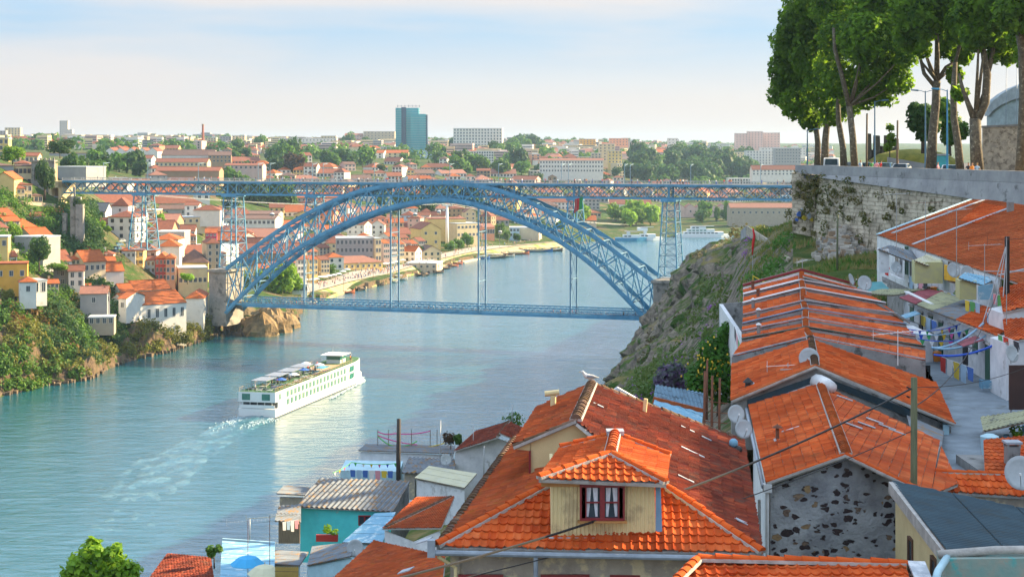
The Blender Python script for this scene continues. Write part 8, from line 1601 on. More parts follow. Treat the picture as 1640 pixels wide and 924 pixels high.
# ================================================================ THE CRUISE SHIP AND THE BOATS
M_hull = mat('white ship paint', (.78, .78, .76), .4, var=.05, spec=.5); M_sgl = mat('green tinted ship glass', (.04, .22, .15), .12, (.03, .14, .11), 1.5, spec=.7); M_deckg = mat('green deck carpet', (.05, .15, .05), .9); M_teak = mat('teak deck', (.5, .33, .18), .8); M_can = mat('grey canopy', (.25, .29, .36), .7); M_boot = mat('dark waterline paint', (.03, .04, .06), .5)
def rotpts(m, org, d):
 s = V((d.y, -d.x, 0)); m.v = [tuple(org+d*v[0]+s*v[1]+V((0, 0, v[2]))) for v in m.v]; return m
def ship():
 A, Bq = PZ(441, 670, 0), PZ(592, 606, 0); d = (Bq-A); d.z = 0; L_ = d.length; d.normalize(); s = V((d.y, -d.x, 0)); W_ = 10.6; org = A-s*W_/2   # x along the keel from the stern, y to starboard
 r = thing('cruise_ship', org, 'long white river cruise ship with green windows sailing upstream', 'ship')
 def put(nm, m, mt, par=None): return rotpts(m, org, d).build(nm, mt, par or r)
 hw = W_/2
 def outline(w_, l0, l1, z): # stern to bow with round bow
  p_ = [(l0, -w_, z), (l0, w_, z), (l1-16, w_, z)]+[(l1-16+16*math.sin(t), w_*math.cos(t)**.75, z) for t in [i*math.pi/2/7 for i in range(1, 7)]]+[(l1, 0, z)]
  return p_+[(x, -y, z) for x, y, z in p_[::-1][1:-2]]
 m = MB(); m.slab(outline(hw, 0, L_, .25), (0, 0, -1.2)); put('boot_top', m, M_boot)
 m = MB(); m.slab(outline(hw, 0, L_, 2.4), (0, 0, -2.15)); put('hull', m, M_hull)
 m = MB(); m.slab(outline(hw-.1, 2.6, L_-1.5, 6.9), (0, 0, -4.5)); put('superstructure', m, M_hull)
 m = MB(); m.slab([(0, -hw, 6.9), (0, hw, 6.9), (2.7, hw, 6.9), (2.7, -hw, 6.9)], (0, 0, -2.7)); put('stern_cabin', m, M_hull)
 for y in (-3.1, 2.6): m = MB(); m.box((-.04, y, 5.6), (.12, 2.3, 1.7)); put('stern_window', m, M_sgl)
 m = MB(); m.box((2.4, 0, 3.3), (.2, 9.6, 1.5)); put('stern_terrace_glass', m, M_glass); m = MB(); m.box((.1, 0, 3.0), (.1, W_-.4, .9), 0); put('stern_rail', m, M_hull)
 for k in range(5): m = MB(); m.box((.4, -4.2+k*2.1, 3.3), (.12, .12, 1.9)); put('stern_post', m, M_hull)
 # windows both sides: two rows
 wm = MB(); n = 17
 for sd in (-1, 1):
  for row, z in ((0, 5.4), (1, 3.2)):
   for i in range(n+ (2 if row == 0 else 0)):
    x = 3.6+i*3.05+(6.5 if row else 0)
    if x > L_-23 or (row == 0 and 6.5 < x < 8): continue
    m = MB(); m.box((x, sd*(hw-.06), z), (1.9, .1, 1.55)); o_ = put('window', m, M_sgl); m = MB(); m.box((x+.25, sd*(hw-.0), z), (.12, .1, 1.6)); m.box((x-.4, sd*hw, z+.1), (.08, .08, 1.5)); put('window_post', m, M_hull, o_)
  for z in (5.2, 3.0): m = MB(); m.slab([(L_-19.5, sd*(hw-.02), z+.95), (L_-17, sd*(hw-.02), z+.95), (L_-17, sd*(hw-.02), z-.7), (L_-20, sd*(hw-.02), z-.7)], (0, sd*.05, 0)); m.slab([(L_-17, sd*(hw-.02), z+.95), (L_-8.5, sd*(hw-1.0), z+.95), (L_-8.5, sd*(hw-1.0), z-.7), (L_-17, sd*(hw-.02), z-.7)], (0, sd*.08, 0)); put('lounge_glass', m, M_sgl)
  m = MB(); m.slab([(10, sd*hw, 4.2), (L_-24, sd*hw, 4.2), (L_-24, sd*hw, 4.45), (10, sd*hw, 4.45)], (0, sd*.06, 0)); put('rubbing_strake', m, M_hull)
 m = MB(); m.slab(outline(hw-.2, .2, L_-1.8, 6.98), (0, 0, -.07)); put('sun_deck', m, M_deckg)
 m = MB(); m.box((L_-30, 0, 7.03), (14, 7, .05)); put('teak_area', m, M_teak); m = MB(); m.box((L_-30, 0, 7.1), (6, 3, .12)); put('pool', m, mat('pool water', (.05, .45, .6), .1))
 for sd in (-1, 1):
  m = MB(); m.bar((.3, sd*(hw-.15), 8.0), (L_-16, sd*(hw-.15), 8.0), .06); m.bar((.3, sd*(hw-.15), 7.5), (L_-16, sd*(hw-.15), 7.5), .04); [m.box((.3+i*1.9, sd*(hw-.15), 7.5), (.07, .07, 1.05)) for i in range(int((L_-16)/1.9))]; put('railing', m, M_teak)
 m = MB(); m.bar((.3, -hw+.2, 8.0), (.3, hw-.2, 8.0), .06); [m.box((.3, -hw+.3+i*1.25, 7.5), (.07, .07, 1.05)) for i in range(9)]; put('railing', m, M_steel)
 for x in (5, 15, 25, 35): m = MB(); m.slab([(x, -3.8, 9.3), (x+8, -3.8, 9.3), (x+8, .8, 9.3), (x, .8, 9.3)], (0, 0, -.12)); [m.box((x+a, b_, 8.1), (.1, .1, 2.3)) for a in (.3, 7.7) for b_ in (-3.6, .6)]; put('canopy', m, M_can)
 m = MB(); m.box((L_-17, 0, 8.2), (5, 4.4, 2.4)); put('wheelhouse', m, M_hull); m = MB(); m.box((L_-17, 0, 8.6), (5.1, 4.5, 1.0)); put('wheelhouse_glass', m, M_sgl); m = MB(); m.box((L_-17.5, 0, 9.6), (8, 7, .2)); put('wheelhouse_roof', m, M_hull)
 m = MB(); m.tube([(L_-20, 0, 9.7), (L_-20, 0, 12)], .08, 6); put('mast', m, M_steel)
 rg = random.Random(6); COLL = [M_whitep, M_can, mat('blue deckchair', (.04, .15, .5)), M_teak, M_black, M_leafl, mat('orange ring', (.7, .1, .03))]
 for i in range(110):
  x = rg.uniform(2, L_-36); y = rg.uniform(-4.4, 4.6); m = MB(); m.box((x, y, 7.2), (.6, 1.5, .12)); m.slab([(x-.3, y+.7, 7.25), (x+.3, y+.7, 7.25), (x+.3, y+1.2, 7.7), (x-.3, y+1.2, 7.7)], (0, 0, -.06)); put('deck_chair', m, COLL[rg.choice([0, 0, 1, 2, 3, 4, 4])]) if i < 96 else None
 for x, y, c in ((9, 3.6, 2), (30, 2.6, 2), (42, 3, 0), (44, -2, 0), (20, 3.2, 0)):
  m = MB(); m.lathe((x, y, 9.2), [(1.6, 0), (.8, .35), (.05, .6)], 8); put('sun_umbrella', m, COLL[c]); m = MB(); m.tube([(x, y, 7), (x, y, 9.3)], .05, 5); put('umbrella_pole', m, M_steel)
 for i in range(26):
  x = rg.uniform(2, L_-8); y = rg.uniform(-4, 4.4); p_ = org+d*x+s*y+V((0, 0, 6.98)); person(p_, rg.choice(['white', 'red', 'blue', 'dark', 'orange', 'pale blue']), 'dark', 'tiny passenger standing on the sun deck of the cruise ship', rg.uniform(0, 360), 0, 'passengers on the cruise ship', True, True)
 # wake: low real waves with foam on them
 m = MB(); org2 = org; nx_, ny_ = 120, 40
 foam = mat('foam', (.5, .62, .66), .8); 
 for i in range(nx_):
  x = -.2-i*1.15
  for j in range(ny_):
   t = j/(ny_-1)*2-1; wdt = 5.5+i*.085; y = t*wdt; e = (1-abs(t)**4)*math.exp(-i/60); z = .03+e*(.3*abs(noise.noise(V((x*.35, y*.45, 2))))+.35*math.exp(-((abs(t)-.75)/.15)**2)*math.exp(-i/30)+(.55*math.exp(-i/7)*max(0, 1-abs(t)*1.2))*(1+noise.noise(V((x*.9, y*.9, 0)))))
   z += .22*noise.fractal(V((x*.12, y*.3, 5)), 1, 2, 4)-.3*abs(t)**3-.2*(i/nx_)**2+.09
   if abs(t) > .97 or i == nx_-1: z = -.3
   m.v.append((x, y+i*i*.0016, z))
 m.f = [(i*ny_+j, i*ny_+j+1, (i+1)*ny_+j+1, (i+1)*ny_+j) for i in range(nx_-1) for j in range(ny_-1)]; m.m = [0]*len(m.f)
 mt = bpy.data.materials.new('foamy wake'); mt.use_nodes = True; t = mt.node_tree; lk = t.links.new; b = t.nodes['Principled BSDF']; co = N(t, 'ShaderNodeTexCoord'); n1 = N(t, 'ShaderNodeTexNoise'); n1.inputs['Scale'].default_value = .2; n1.inputs['Detail'].default_value = 8; n1.inputs['Roughness'].default_value = .7; lk(co.outputs['Object'], n1.inputs['Vector'])
 r_ = N(t, 'ShaderNodeMapRange'); r_.inputs['From Min'].default_value = .45; r_.inputs['From Max'].default_value = .85; lk(n1.outputs['Fac'], r_.inputs['Value']); x_ = N(t, 'ShaderNodeMix', data_type='RGBA'); x_.inputs['A'].default_value = (.004, .105, .14, 1); x_.inputs['B'].default_value = (.2, .38, .4, 1); lk(r_.outputs[0], x_.inputs['Factor']); lk(x_.outputs['Result'], b.inputs['Base Color']); b.inputs['Roughness'].default_value = .12
 bp_ = N(t, 'ShaderNodeBump'); bp_.inputs['Distance'].default_value = .3; b.inputs['IOR'].default_value = 1.62; b.inputs['Coat Weight'].default_value = .35; b.inputs['Coat Roughness'].default_value = .15; bp_.inputs['Strength'].default_value = 1; lk(n1.outputs['Fac'], bp_.inputs['Height']); lk(bp_.outputs[0], b.inputs['Normal']); lk(bp_.outputs[0], b.inputs['Coat Normal'])
 ob = rotpts(m, org, d).build('wake', mt, smooth=True, fix=False); tag(ob, kind='stuff')
 m = MB(); rg = random.Random(9)   # white water at the stern and bow
 for i in range(900):
  u_ = rg.random()
  if u_ < .6: x, y, sz = -abs(rg.gauss(0, 7))-.3, rg.choice([-1, 1])*rg.gauss(3.5, 1.2)+rg.gauss(0, .7), rg.uniform(.06, .2)
  elif u_ < .8: q = rg.random(); x, y, sz = L_-6-q*40, hw+.3+q*2.5+rg.gauss(0, .25), rg.uniform(.1, .3)
  else: q = rg.random(); x, y, sz = L_-14+q*16, (hw-.5)*math.cos(q*1.5)+1+rg.gauss(0, .4), rg.uniform(.15, .45)
  m.lathe((x, y, .12), [(sz, -.1), (sz*.9, .1), (sz*.3, .22)], 6, sx=1.6)
 tag(rotpts(m, org, d).build('foam', foam, smooth=True, fix=False), kind='stuff')
ship()
def moored(px0, px1, pyw, hpx, label, Y, decks=2, col=M_hull):
 p0, p1 = P(px0, pyw, Y), P(px1, pyw, Y*1.0); p0.z = p1.z = 0; d = (p1-p0); L_ = d.length; d.normalize(); k = Y/F; h = hpx*k; r = thing('moored_ship', (p0+p1)/2, label, 'ship')
 def put(nm, m, mt): return rotpts(m, p0, d).build(nm, mt, r)
 m = MB(); m.slab([(0, -5, 2.2), (0, 5, 2.2), (L_-8, 5, 2.2), (L_, 0, 2.6), (L_-8, -5, 2.2)], (0, 0, -2.4)); put('hull', m, col); z = 2.2; dh = (h-2.2)/decks
 for i in range(decks):
  m = MB(); m.box((L_/2-i*2, 0, z+dh/2), (L_-12-i*10, 9-i*.8, dh-.1)); put('deck_house', m, M_hull); m = MB(); 
  for q in range(int((L_-16-i*10)/3)): m.box((8+i*3+q*3, 0, z+dh*.55), (2.1, 9.1-i*.8, dh*.42))
  put('window_band', m, M_sgl if i % 2 else M_glass); z += dh
 m = MB(); m.box((L_/2, 0, z+.3), (L_*.4, 7, .15)); put('canopy', m, M_can)
moored(985, 1036, 385, 14, 'blue and white moored excursion boat left of the right pier', 1345, 2, mat('blue hull', (.05, .3, .5), .4)); moored(1012, 1062, 386, 20, 'white moored passenger ship behind the right pier', 1352, 3); moored(1082, 1170, 380, 17, 'long white moored cruise ship right of the pier with glazed bow', 1395, 3)
RB = {}
def rabelo(px, py, L_, rot, label, hullc, mast=True, load='barrels', canopy=None):
 p = PZ(px, py, 0); r = thing('wooden_boat', p, label, 'boat', 'wooden port wine boats along the quay', False, R(rot)); n = 11; vs = []
 for i in range(n):
  t = i/(n-1)*2-1; w_ = 1.9*(1-abs(t)**2.3)+.05; sh = .55+1.3*t*t+(.5 if t > .8 else 0)
  for (y, z) in ((-w_, sh), (-w_*.7, .1), (0, -.35), (w_*.7, .1), (w_, sh)): vs.append((t*L_/2, y, z))
 fs = [(i*5+j, i*5+j+1, (i+1)*5+j+1, (i+1)*5+j) for i in range(n-1) for j in range(4)]; dk = len(vs)
 for i in range(n): t = i/(n-1)*2-1; w_ = 1.8*(1-abs(t)**2.3)+.04; vs += [(t*L_/2, -w_, .5+t*t), (t*L_/2, w_, .5+t*t)]
 fs += [(dk+2*i, dk+2*i+1, dk+2*i+3, dk+2*i+2) for i in range(n-1)]
 m = MB(); m.add(vs, fs); link('hull', m.mesh('hull', hullc), r)
 if mast: m = MB(); m.tube([(0.6, 0, .5), (.6, 0, 8.5)], .09, 6); link('mast', m.mesh('mast', M_wood), r); m = MB(); m.tube([(-2.4, 0, 6.8), (2.6, 0, 7.5)], .07, 5); link('yard', m.mesh('yard', M_wood), r)
 if load == 'barrels':
  for i in range(5): m = MB(); m.lathe((-1.8+i*.9, 0, 1.0), [(.3, -.45), (.38, 0), (.3, .45)], 8, ax=V((0, 1, 0))); link('barrel', m.mesh('barrel', W['brown']), r)
 if canopy: m = MB(); m.box((0, 0, 2.6), (L_*.55, 3.0, .12)); link('canopy', m.mesh('canopy', canopy), r); [link('canopy_post', (lambda q: (q.box((sx*L_*.24, sy*1.3, 1.6), (.1, .1, 2)), q)[1])(MB()).mesh('canopy_post', M_wood), r) for sx in (-1, 1) for sy in (-1, 1)]; m = MB(); m.box((0, 0, 1.1), (L_*.5, 2.2, 1)); link('cabin', m.mesh('cabin', W['cream']), r)
 m = MB(); m.box((-L_*.36, 0, 2.1), (1.4, 1.6, .15)); [m.box((-L_*.36+a, b_, 1.5), (.1, .1, 1.3)) for a in (-.6, .6) for b_ in (-.7, .7)]; link('steering_platform', m.mesh('steering_platform', M_wood), r)
 return r
Hk = mat('dark boat hull', (.05, .04, .035), .6); Hr = mat('orange red boat hull', (.5, .12, .04), .6); Hb = mat('blue boat hull', (.04, .16, .4), .6); Hw = mat('pale boat hull', (.6, .56, .48), .6); Hy = mat('yellow boat deck', (.7, .42, .03), .6)
for a in ((548, 470, 13, 18, 'nearest wooden boat with orange red hull by the slipway', Hr), (579, 464.5, 10, 75, 'small dark boat with mast pointing to the quay', Hk), (596, 458, 13, 20, 'dark wooden boat with high stern right of the small one', Hk), (602, 455, 11, 10, 'low dark barge left of the double hanger', Hk, False, None), (619, 453, 13, 14, 'pale decked boat partly behind the second hanger', Hw, True, 'barrels', M_white), (633, 449, 14, 12, 'pale boat with white roof just right of the second hanger', Hw, False, None, M_white), (671, 441.5, 11, 70, 'dark boat with red sail cloth and tall mast, left of a close pair', Hk), (682, 441, 12, 75, 'dark boat with tall mast, right of a close pair', Hk), (702, 437, 12, 60, 'dark boat with yellow barrels in mid water', Hk), (713, 431, 11, 55, 'small dark boat beside the stone ramp', Hk, True), (726, 427, 11, 58, 'brown boat with blue trim near the pontoon', Hr), (733, 423, 11, 58, 'orange boat just off the pontoon end', Hr, False), (770, 415, 12, 10, 'small blue motor boat at the landing stage', Hb, False, None), (788, 413.5, 18, 8, 'long dark excursion boat with white cabin roof', Hk, False, None, M_white), (803, 412, 18, 12, 'pale excursion boat with rounded roof beside the dark one', Hw, False, None, W['beige']), (825, 407.5, 20, 16, 'blue roofed excursion boat with red hull', Hr, False, None, K_blue), (845, 403, 22, 4, 'left yellow and blue tour boat at the jetty', Hb, False, None, Hy), (860, 403, 22, 4, 'right yellow and blue tour boat at the jetty', Hb, False, None, Hy), (876, 402.5, 22, 8, 'brown tour boat right of the yellow ones', Hk, False, None, W['brown'])): rabelo(*a)
pt_ = thing('floating_pontoon', PZ(752, 419, 0), 'pale floating landing stage reaching out from the quay', 'pontoon'); m = MB(); a, b_ = PZ(738, 421, 0), PZ(764, 415, 0); MB().bar(a+V((0, 0, .3)), b_+V((0, 0, .3)), 5, .6).build('deck', W['beige'], pt_); MB().bar(PZ(712, 411, .5)+V((0, 0, 1.5)), a+V((0, 0, .8)), 2, .3).build('gangway', M_flash, pt_)
# ================================================================ THE QUAY
bpoly = [(500, 486), (530, 478), (560, 468), (600, 458), (650, 446), (700, 431), (760, 417.5), (830, 407), (890, 400)]
# quay promenade surface and sea wall
m = MB(); m2 = MB()
def bk(px, e): Y = itp(BANK, px)+e; return P(px, 0, Y).x, Y
N_ = 60
for i in range(N_):
 a, b_ = [486+(905-486)*k/N_ for k in (i, i+1)]; 
 (ax, ay), (bx_, by_) = bk(a, 22), bk(b_, 22); (cx, cy), (dx, dy) = bk(a, 58), bk(b_, 58); z = lambda X, Y: TL(X, Y)+.3
 z0, z1 = z(ax, ay), z(bx_, by_); m.slab([V((ax, ay, max(z0, 4))), V((bx_, by_, max(z1, 4))), V((dx, dy, z(dx, dy)+.2)), V((cx, cy, z(cx, cy)+.2))], .3)
 (ex, ey), (fx, fy) = bk(a, 1), bk(b_, 1); (gx, gy), (hx, hy) = bk(a, 20), bk(b_, 20); m2.slab([V((ex, ey, .5)), V((fx, fy, .5)), V((hx, hy, max(z1, 4)-.5)), V((gx, gy, max(z0, 4)-.5))], .6)
tag(m.build('quay_promenade', mat('pale quay paving', (.38, .34, .29), .9, (.28, .25, .22), .3)), kind='structure'); tag(m2.build('quay_slope', mat('stone quay slope', (.42, .34, .2), .95, (.26, .22, .13), .25, c3=(.16, .24, .03), s3=.12, t3=.56, bump=.2, bscale=.8)), kind='structure')
kq = bpx(480, 468, 24, 11, 0, 25, 9, Y=800, roof='flat', wall='white', rf='metal', win=(4, 1), side=(1, 1), ww=1.6, wh=1.8, nm='kiosk', label='white glass fronted kiosk at the quay end near the big green tree', cat='kiosk')
bpx(692, 409, 18, 7, 0, 20, 6, Y=1090, roof='flat', wall='blue', rf='metal', win=(5, 1), side=(0, 0), ww=1.5, wh=1.6, nm='kiosk', label='pale green glass pavilion right of the round clipped tree', cat='kiosk')
TC = ['white', 'red', 'blue', 'dark', 'grey', 'pink', 'pale blue', 'white', 'dark', 'orange']
rg = random.Random(31)
for i in range(170):
 px = rg.choice([rg.uniform(500, 700), rg.uniform(500, 860), rg.gauss(600, 22)]); e = rg.uniform(23, 56); x, y = bk(px, e); z = TL(x, y); person(V((x, y, max(z+.35, 4.05))), TC[i % 10], rg.choice(['dark', 'grey', 'blue']), 'person in %s top on the far quay promenade' % TC[i % 10], rg.uniform(0, 360), 0, 'people on the far quay', True, True)
for i in range(34):
 px = rg.uniform(500, 860); x, y = bk(px, rg.uniform(26, 54)); z = max(TL(x, y)+.3, 4); cc = rg.choice(['white', 'silver', 'dark', 'blue'])
 if i == 0: base_car = None
MBp = MB(); MBp.lathe((0, 0, 0), [(2.1, 2.5), (1, 2.95), (.05, 3.2)], 8); ume = MBp.mesh('canopy', M_whitep); pme = MB().tube([(0, 0, 0), (0, 0, 3)], .06, 5).mesh('pole', M_steel)
for i in range(18):
 px = [500, 506, 512, 519, 526, 534, 542, 549, 556, 610, 618, 626, 634, 645, 690, 700, 480, 488][i]; x, y = bk(px, rg.uniform(50, 60)); r = thing('cafe_parasol', V((x, y, TL(x, y)+.3)), 'white cafe parasol on the far quay', 'parasol', 'white cafe parasols on the far quay', True); link('canopy', ume, r); link('pole', pme, r)
# lamp posts of the quay
lm = MB().tube([(0, 0, 0), (0, 0, 8)], [.12, .07], 6).mesh('post', M_steel); lh = MB().box((0, -.5, 8), (.3, 1.3, .15)).mesh('lamp_head', M_whitep)
for i, px in enumerate((512, 537, 575, 640, 700, 728, 745, 800, 815)): x, y = bk(px, 24); r = thing('street_lamp', V((x, y, max(4, TL(x, y)))), 'pale street lamp on the far quay edge', 'street lamp', 'street lamps on the far quay', True); link('post', lm, r); link('lamp_head', lh, r)
# small things of the alley and terraces
rg = random.Random(55)
CK = [('bucket', 'bucket', M_redw), ('bucket', 'bucket', K_blue), ('flower_pot', 'pot', T_cap), ('gas_bottle', 'gas bottle', mat('orange paint', (.7, .22, .02), .5)), ('crate', 'crate', M_wood), ('water_tank', 'tank', M_ltblue), ('crate', 'crate', K_blue)]
for i in range(34):
 nm, ct, mm = CK[i % 7]; w_ = i % 3
 if w_ == 0: p = V((24.4+rg.uniform(-.4, .2), rg.uniform(88, 114), 61.2))
 elif w_ == 1: p = V((29.0+rg.uniform(-.1, .5), rg.uniform(107, 132), 63.22))
 else: p = V((rg.uniform(18.5, 24), rg.uniform(63, 76), 61.0))
 wh_ = ('against the white cottages of the alley', 'on the upper terrace before the wide roofed house', 'on the wide paving beside the stone gable house')[w_]
 r = thing(nm, p, '%s %s %s' % ({0: 'dark red', 1: 'blue', 2: 'clay', 3: 'orange', 4: 'wooden', 5: 'pale', 6: 'light blue'}[i % 7], ct, wh_), ct, 'small things standing about the alley', True)
 if nm == 'crate': m = MB(); [m.box(p+V((0, sy*.28, .08+k*.14)), (.7, .04, .1)) for k in range(3) for sy in (-1, 1)]; [m.box(p+V((sx*.33, 0, .22)), (.04, .56, .44)) for sx in (-1, 1)]; m.build('crate_body', mm, r)
 else: h = {'bucket': .32, 'flower_pot': .35, 'gas_bottle': .6, 'water_tank': .9}[nm]; MB().lathe(p, [(h*.32, 0), (h*.4, h*.5), (h*.42, h*.9), (h*.2, h)], 12).build('body', mm, r, smooth=False)
 if nm == 'flower_pot': m = MB(); leaf_cloud(m, rg, 90, [(tuple(p+V((0, 0, .55))), .28)], .1); m.build('plant', M_leafl, r, fix=False)
# ================================================================ ON THE BRIDGE
for i in range(120):
 s = rg.choice([rg.uniform(S0+8, S1), rg.gauss(bs(700), 40), rg.gauss(bs(960), 38)]); s = min(max(s, S0+5), S1-2); c = TC[rg.randrange(10)]; person(B(s, deckz(s)+.08, rg.uniform(.2, 2.2)), c, rg.choice(['dark', 'grey', 'blue']), 'pedestrian in %s top on the upper deck' % c, rg.uniform(0, 360), rg.choice([0, 1]), 'pedestrians on the upper deck', True, True, 1.05)
for i in range(30):
 s = rg.uniform(LS0, LS1-5); c = TC[rg.randrange(10)]; person(B(s, ldz+.08, rg.uniform(.3, 1.1)), c, 'dark', 'pedestrian in %s top on the lower deck' % c, 90, 1, 'pedestrians on the lower deck', True, True)
cm = MB(); cm.tube([(0, 0, 0), (0, 0, 7.2)], .11, 6); cme = cm.mesh('post', mat('pale blue mast', (.25, .4, .5), .5)); cm = MB(); cm.tube([(0, 0, 7), (1.5, 4.6, 7.1)], .07, 5); cm.tube([(0, 0, 6.4), (1.2, 3.6, 7.05)], .04, 5); cbe = cm.mesh('bracket', MATS['pale blue mast'])
for i, px in enumerate((165, 236, 317, 413, 432, 500, 517, 599, 720, 798, 899, 910, 1000, 1009, 1106, 1218)): s = bs(px); r = thing('catenary_mast', B(s, deckz(s), .3), 'pale blue tram mast standing on the upper deck', 'mast', 'tram masts on the upper deck', True); link('post', cme, r); link('bracket', cbe, r)
fm = bp(921, 346); fg = thing('national_flag', fm, 'green and red flag hanging on a pole at the arch right of centre', 'flag'); q0 = V((fm.x+.3, fm.y-1.5, fm.z)); MB().tube([q0+V((0, 0, -1)), q0+V((0, 0, 7))], .07, 6).build('pole', M_steel, fg)
for x0, x1, mt, nm in ((-.2, 1.0, mat('flag green', (.02, .3, .08)), 'green_field'), (1.0, 2.6, mat('flag red', (.6, .02, .02)), 'red_field')): 
 m = MB(); m.slab([q0+V((2.3-x0 if 0 else x0*-1+2.2, 0, 6.8-x0*.3)), q0+V((x1*-1+2.2, .2, 6.8-x1*.3)), q0+V((x1*-1+1.9, .3, 2.6-x1*.6)), q0+V((x0*-1+2.0, 0, 2.6-x0*.3))], (0, .05, 0)); m.build(nm, mt, fg)
# cable car
cpm = thing('cable_car_pylon', hit(716, 396), 'tall white cable car pylon on the quay', 'pylon'); c = hit(716, 396); k = F/c.y; h = 67/k
MB().tube([c-V((0, 0, 2)), c+V((0, 0, h))], [1.3, .8], 12).build('column', M_whitep, cpm, smooth=True); MB().box(c+V((0, 0, h)), (7, 1, 1)).build('cross_head', M_whitep, cpm); [MB().box(c+V((sx*3.2, 0, h+.8)), (1.2, 5, .5)).build('sheave', M_steel, cpm) for sx in (-1, 1)]
ends = (P(-100, 296, 760), P(1000, 372, 1400)); top = c+V((0, 0, h+1))
for sd in (-3.2, 3.2):
 for e in (0, 1):
  o_ = cable([top+V((sd, 0, 0)), ends[e]+V((sd, 0, 6))], .09, 'thin cable car rope, %s line %s of the pylon' % (('near', 'far')[sd > 0], ('left', 'right')[e]), 6 if e == 0 else 2, 'cable_car_rope'); o_.data.materials[0] = M_steel
for i, (px, py, t) in enumerate(((436, 344, .42), (585, 347, .2), (665, 344, .1), (703, 340, .03), (377, 316, .5), (250, 312, .6), (801, 372, .2))):
 pz_ = P(px, py, lerp(c.y, 820, t) if px < 716 else 1240); r = thing('cable_car_cabin', pz_, 'small round cable car cabin hanging over the quay', 'cable car', 'cable car cabins', True); MB().lathe(pz_, [(.3, -1.3), (1.3, -.9), (1.5, 0), (1.2, .8), (.3, 1.1)], 12).build('cabin', M_hull, r, smooth=True); MB().lathe(pz_, [(1.52, -.5), (1.58, 0), (1.4, .5)], 12).build('window_band', M_glass, r); MB().tube([pz_+V((0, 0, 1)), pz_+V((0, 0, 3.5))], .08, 5).build('hanger', M_steel, r)
# ================================================================ GREEN ON THE LEFT BANK
def lshr(nm, n, x0, x1, y0, y1, r0, r1, mt, seed, size, dens, th=-.05, s=9):
 sp = []; rg = random.Random(seed)
 while len(sp) < n:
  px, py = rg.uniform(x0, x1), rg.uniform(y0, y1); h = hit(px, py, itp(BANK, px)+1, 800)
  if h is None: n -= 1; continue
  if noise.noise(V((h.x/s, h.z/s, seed))) > th: sp.append((px, h.y, rg.uniform(r0, r1)))
  else: n -= .3
 shrubs(nm, sp, mt, seed, size, dens, T=lambda X, Y: TL(X, Y, True))
lshr('cliff_greenery', 360, -20, 200, 455, 610, 1.4, 3.2, leaf_mat('cliff green', (.1, .22, .02), (.03, .08, .012), .3, .35, 0), 41, .5, 20); lshr('cliff_bushes', 170, 0, 190, 460, 600, 1.3, 2.6, M_leafo, 42, .45, 20, .02); lshr('dark_greenery', 130, 60, 200, 460, 600, 1.4, 3.4, M_leafd, 43, .5, 20, .05)
lshr('bank_greenery', 90, 175, 335, 505, 575, 1.2, 2.6, M_leafo, 44, .42, 24); lshr('slope_greenery', 230, -10, 160, 300, 440, 1.2, 3.0, M_leaf, 45, .45, 18, .0); lshr('bright_slope_greenery', 90, -10, 150, 310, 440, 1.2, 2.6, M_leafl, 46, .42, 18, .05)
lshr('ravine_greenery', 150, 95, 160, 330, 420, 1.8, 3.6, M_leafd, 47, .5, 20, -.3); lshr('point_greenery', 36, 330, 470, 492, 512, .8, 1.6, M_leafo, 48, .35, 26); lshr('rust_scrub', 60, 10, 120, 480, 600, 1.0, 2.0, leaf_mat('rusty scrub', (.2, .11, .03), (.12, .08, .03), .3, .3, 0), 49, .4, 22, .1)
for (px, py, w_, h_, Y, mm, lab) in ((72, 315, 30, 54, 690, M_leafd, 'dark tall tree in front of the stone arcade'), (63, 428, 34, 44, 600, M_leafd, 'broad dark tree above the white flat roofed house'), (20, 262, 36, 26, 760, M_leafl, 'bright round tree at the top left of the hill'), (12, 492, 22, 26, 550, M_leafo, 'olive tree under the ochre house'), (22, 392, 24, 34, 630, M_leafl, 'ivy covered tree mass at the left slope'), (125, 345, 18, 28, 668, M_leafd, 'ivy clump on the ruined tower'), (96, 250, 40, 24, 820, M_leafd, 'dark tree behind the arcade'), (158, 372, 18, 16, 712, M_leafl, 'small bright garden tree near the ruined tower'), (172, 374, 14, 12, 718, M_leafl, 'second small garden tree near the ruined tower'), (300, 452, 22, 14, 690, M_leafl, 'green bush beside the cream restaurant'), (92, 436, 30, 14, 612, M_leafl, 'bright green hedge above the grey house')): tpx(px, py, w_, h_, lab, mm, Y, 1, rank=False)
shrubs('warehouse_bushes', [(x, 623.5+(x-252)*.17, rg.uniform(1.3, 2.6)) for x in range(206, 300, 3)], M_leafo, 52, .42, 28, T=lambda X, Y: 3.2)
shrubs('waterside_bushes', [(x, itp(BANK, x)+rg.uniform(5, 12), rg.uniform(1.4, 2.6)) for x in range(190, 336, 4)], M_leafo, 51, .42, 26, T=lambda X, Y: TL(X, Y, True))
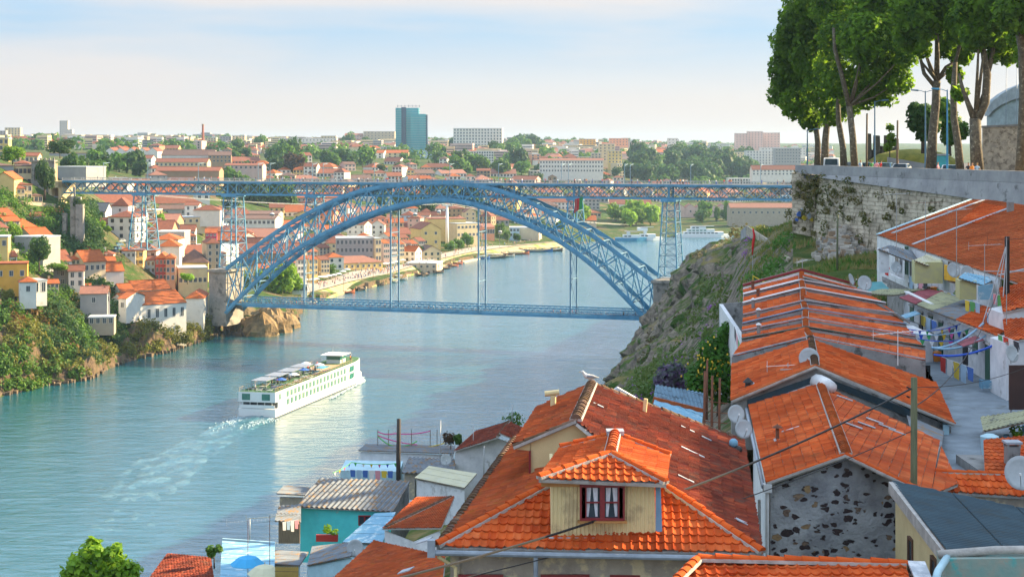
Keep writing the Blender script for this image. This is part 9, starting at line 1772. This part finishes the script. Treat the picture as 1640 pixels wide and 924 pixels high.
# boulders at the waterline and the rocky point
m = MB(); rg = random.Random(77)
for i in range(420):
 px = rg.uniform(-20, 478); Y = itp(BANK, px)+rg.uniform(-1, 5); X = (px-PX0)*Y/F; r_ = rg.uniform(.3, 1.3); vs = [V((sx*rg.uniform(.6, 1), sy*rg.uniform(.6, 1), sz*rg.uniform(.4, .9)))*r_+V((X, Y, .3)) for sz in (-1, 1) for sx, sy in ((-1, -1), (1, -1), (1, 1), (-1, 1))]; m.add(vs, [(0, 3, 2, 1), (4, 5, 6, 7), (0, 1, 5, 4), (1, 2, 6, 5), (2, 3, 7, 6), (3, 0, 4, 7)])
tag(m.build('shore_rocks', mat('brown shore rock', (.16, .11, .06), .9, (.06, .045, .035), .5, bump=.2, bscale=1), fix=False), kind='stuff')
for px, Y, rr in ((418, 676, 7), (440, 688, 6), (405, 684, 6), (455, 705, 6), (430, 700, 8), (388, 684, 5)):
 m = MB(); c = V(((px-PX0)*Y/F, Y, 0)); prof = [(1.1, -1), (1, 2), (.8, 5), (.45, 8), (.1, 9)]; n = 16; vs = []
 for r_, z in prof:
  for j in range(n): a = 2*math.pi*j/n; q = V((math.cos(a)*r_*rr, math.sin(a)*r_*rr, z*rr/8)); q *= 1+noise.noise(q/3+c)*.35; vs.append(c+q)
 m.add(vs, [(i*n+j, i*n+(j+1) % n, (i+1)*n+(j+1) % n, (i+1)*n+j) for i in range(4) for j in range(n)]+[tuple(range(4*n, 5*n))]); tag(m.build('rock', mat('light brown rock', (.34, .22, .1), .95, (.12, .09, .05), .35, bump=.5, bscale=.7), at=c), 'brown boulder of the rocky point below the arch foot', 'rock', 'boulders of the rocky point', None, True)  # boulders in a mottled light brown
# parked cars on the left bank road
cmesh = MB(); cmesh.box((0, 0, .6), (4.1, 1.7, .7)); cmesh.box((.1, 0, 1.15), (2.2, 1.5, .5)); gm_ = MB(); gm_.box((.1, 0, 1.15), (2.25, 1.4, .36)); gm_.box((.1, 0, 1.15), (1.7, 1.54, .36))
for i, (px, py, c) in enumerate(((187, 400, 'blue'), (190, 394, 'blue'), (199, 382, 'dark'), (183, 405, 'dark'), (194, 388, 'silver'))):
 p = hit(px, py); r = thing('parked_car', p, 'small %s car parked on the road below the deck' % c, 'car', 'cars on the left bank road', True, R(60)); link('body', cmesh.mesh('body', MATS.get('car paint '+c) or M_glass), r); link('windows', gm_.mesh('windows', M_glass), r)
# ================================================================ AIR
def haze():
 m = MB(); m.box((500, 4600, 62.5), (12000, 9700, 137)); mt = bpy.data.materials.new('hazy air'); mt.use_nodes = True; t = mt.node_tree
 t.nodes.clear(); v = t.nodes.new('ShaderNodeVolumePrincipled'); v.inputs['Color'].default_value = (.5, .74, 1, 1); v.inputs['Density'].default_value = .00005; v.inputs['Anisotropy'].default_value = .3
 o_ = t.nodes.new('ShaderNodeOutputMaterial'); t.links.new(v.outputs[0], o_.inputs['Volume'])
 tag(m.build('haze', mt), kind='stuff')
haze()
# ================================================================ LABELS: look-alikes get their rank from left to right
ORD = ['first', 'second', 'third', 'fourth', 'fifth', 'sixth', 'seventh', 'eighth', 'ninth', 'tenth']
def ordn(i):
 if i < 10: return ORD[i]
 n = i+1; return '%d%s' % (n, 'th' if 10 <= n % 100 <= 20 else {1: 'st', 2: 'nd', 3: 'rd'}.get(n % 10, 'th'))
by = {}
for o_ in LAB: by.setdefault(o_['label'], []).append(o_)
for k, l_ in by.items():
 if len(l_) > 1:
  l_.sort(key=lambda q: q.location.x/q.location.y)
  for i, q in enumerate(l_): q['label'] = k+', '+(ordn(i)+' from left' if i < len(l_)-1 or i < 1 else 'rightmost')
  l_[0]['label'] = k+', leftmost'
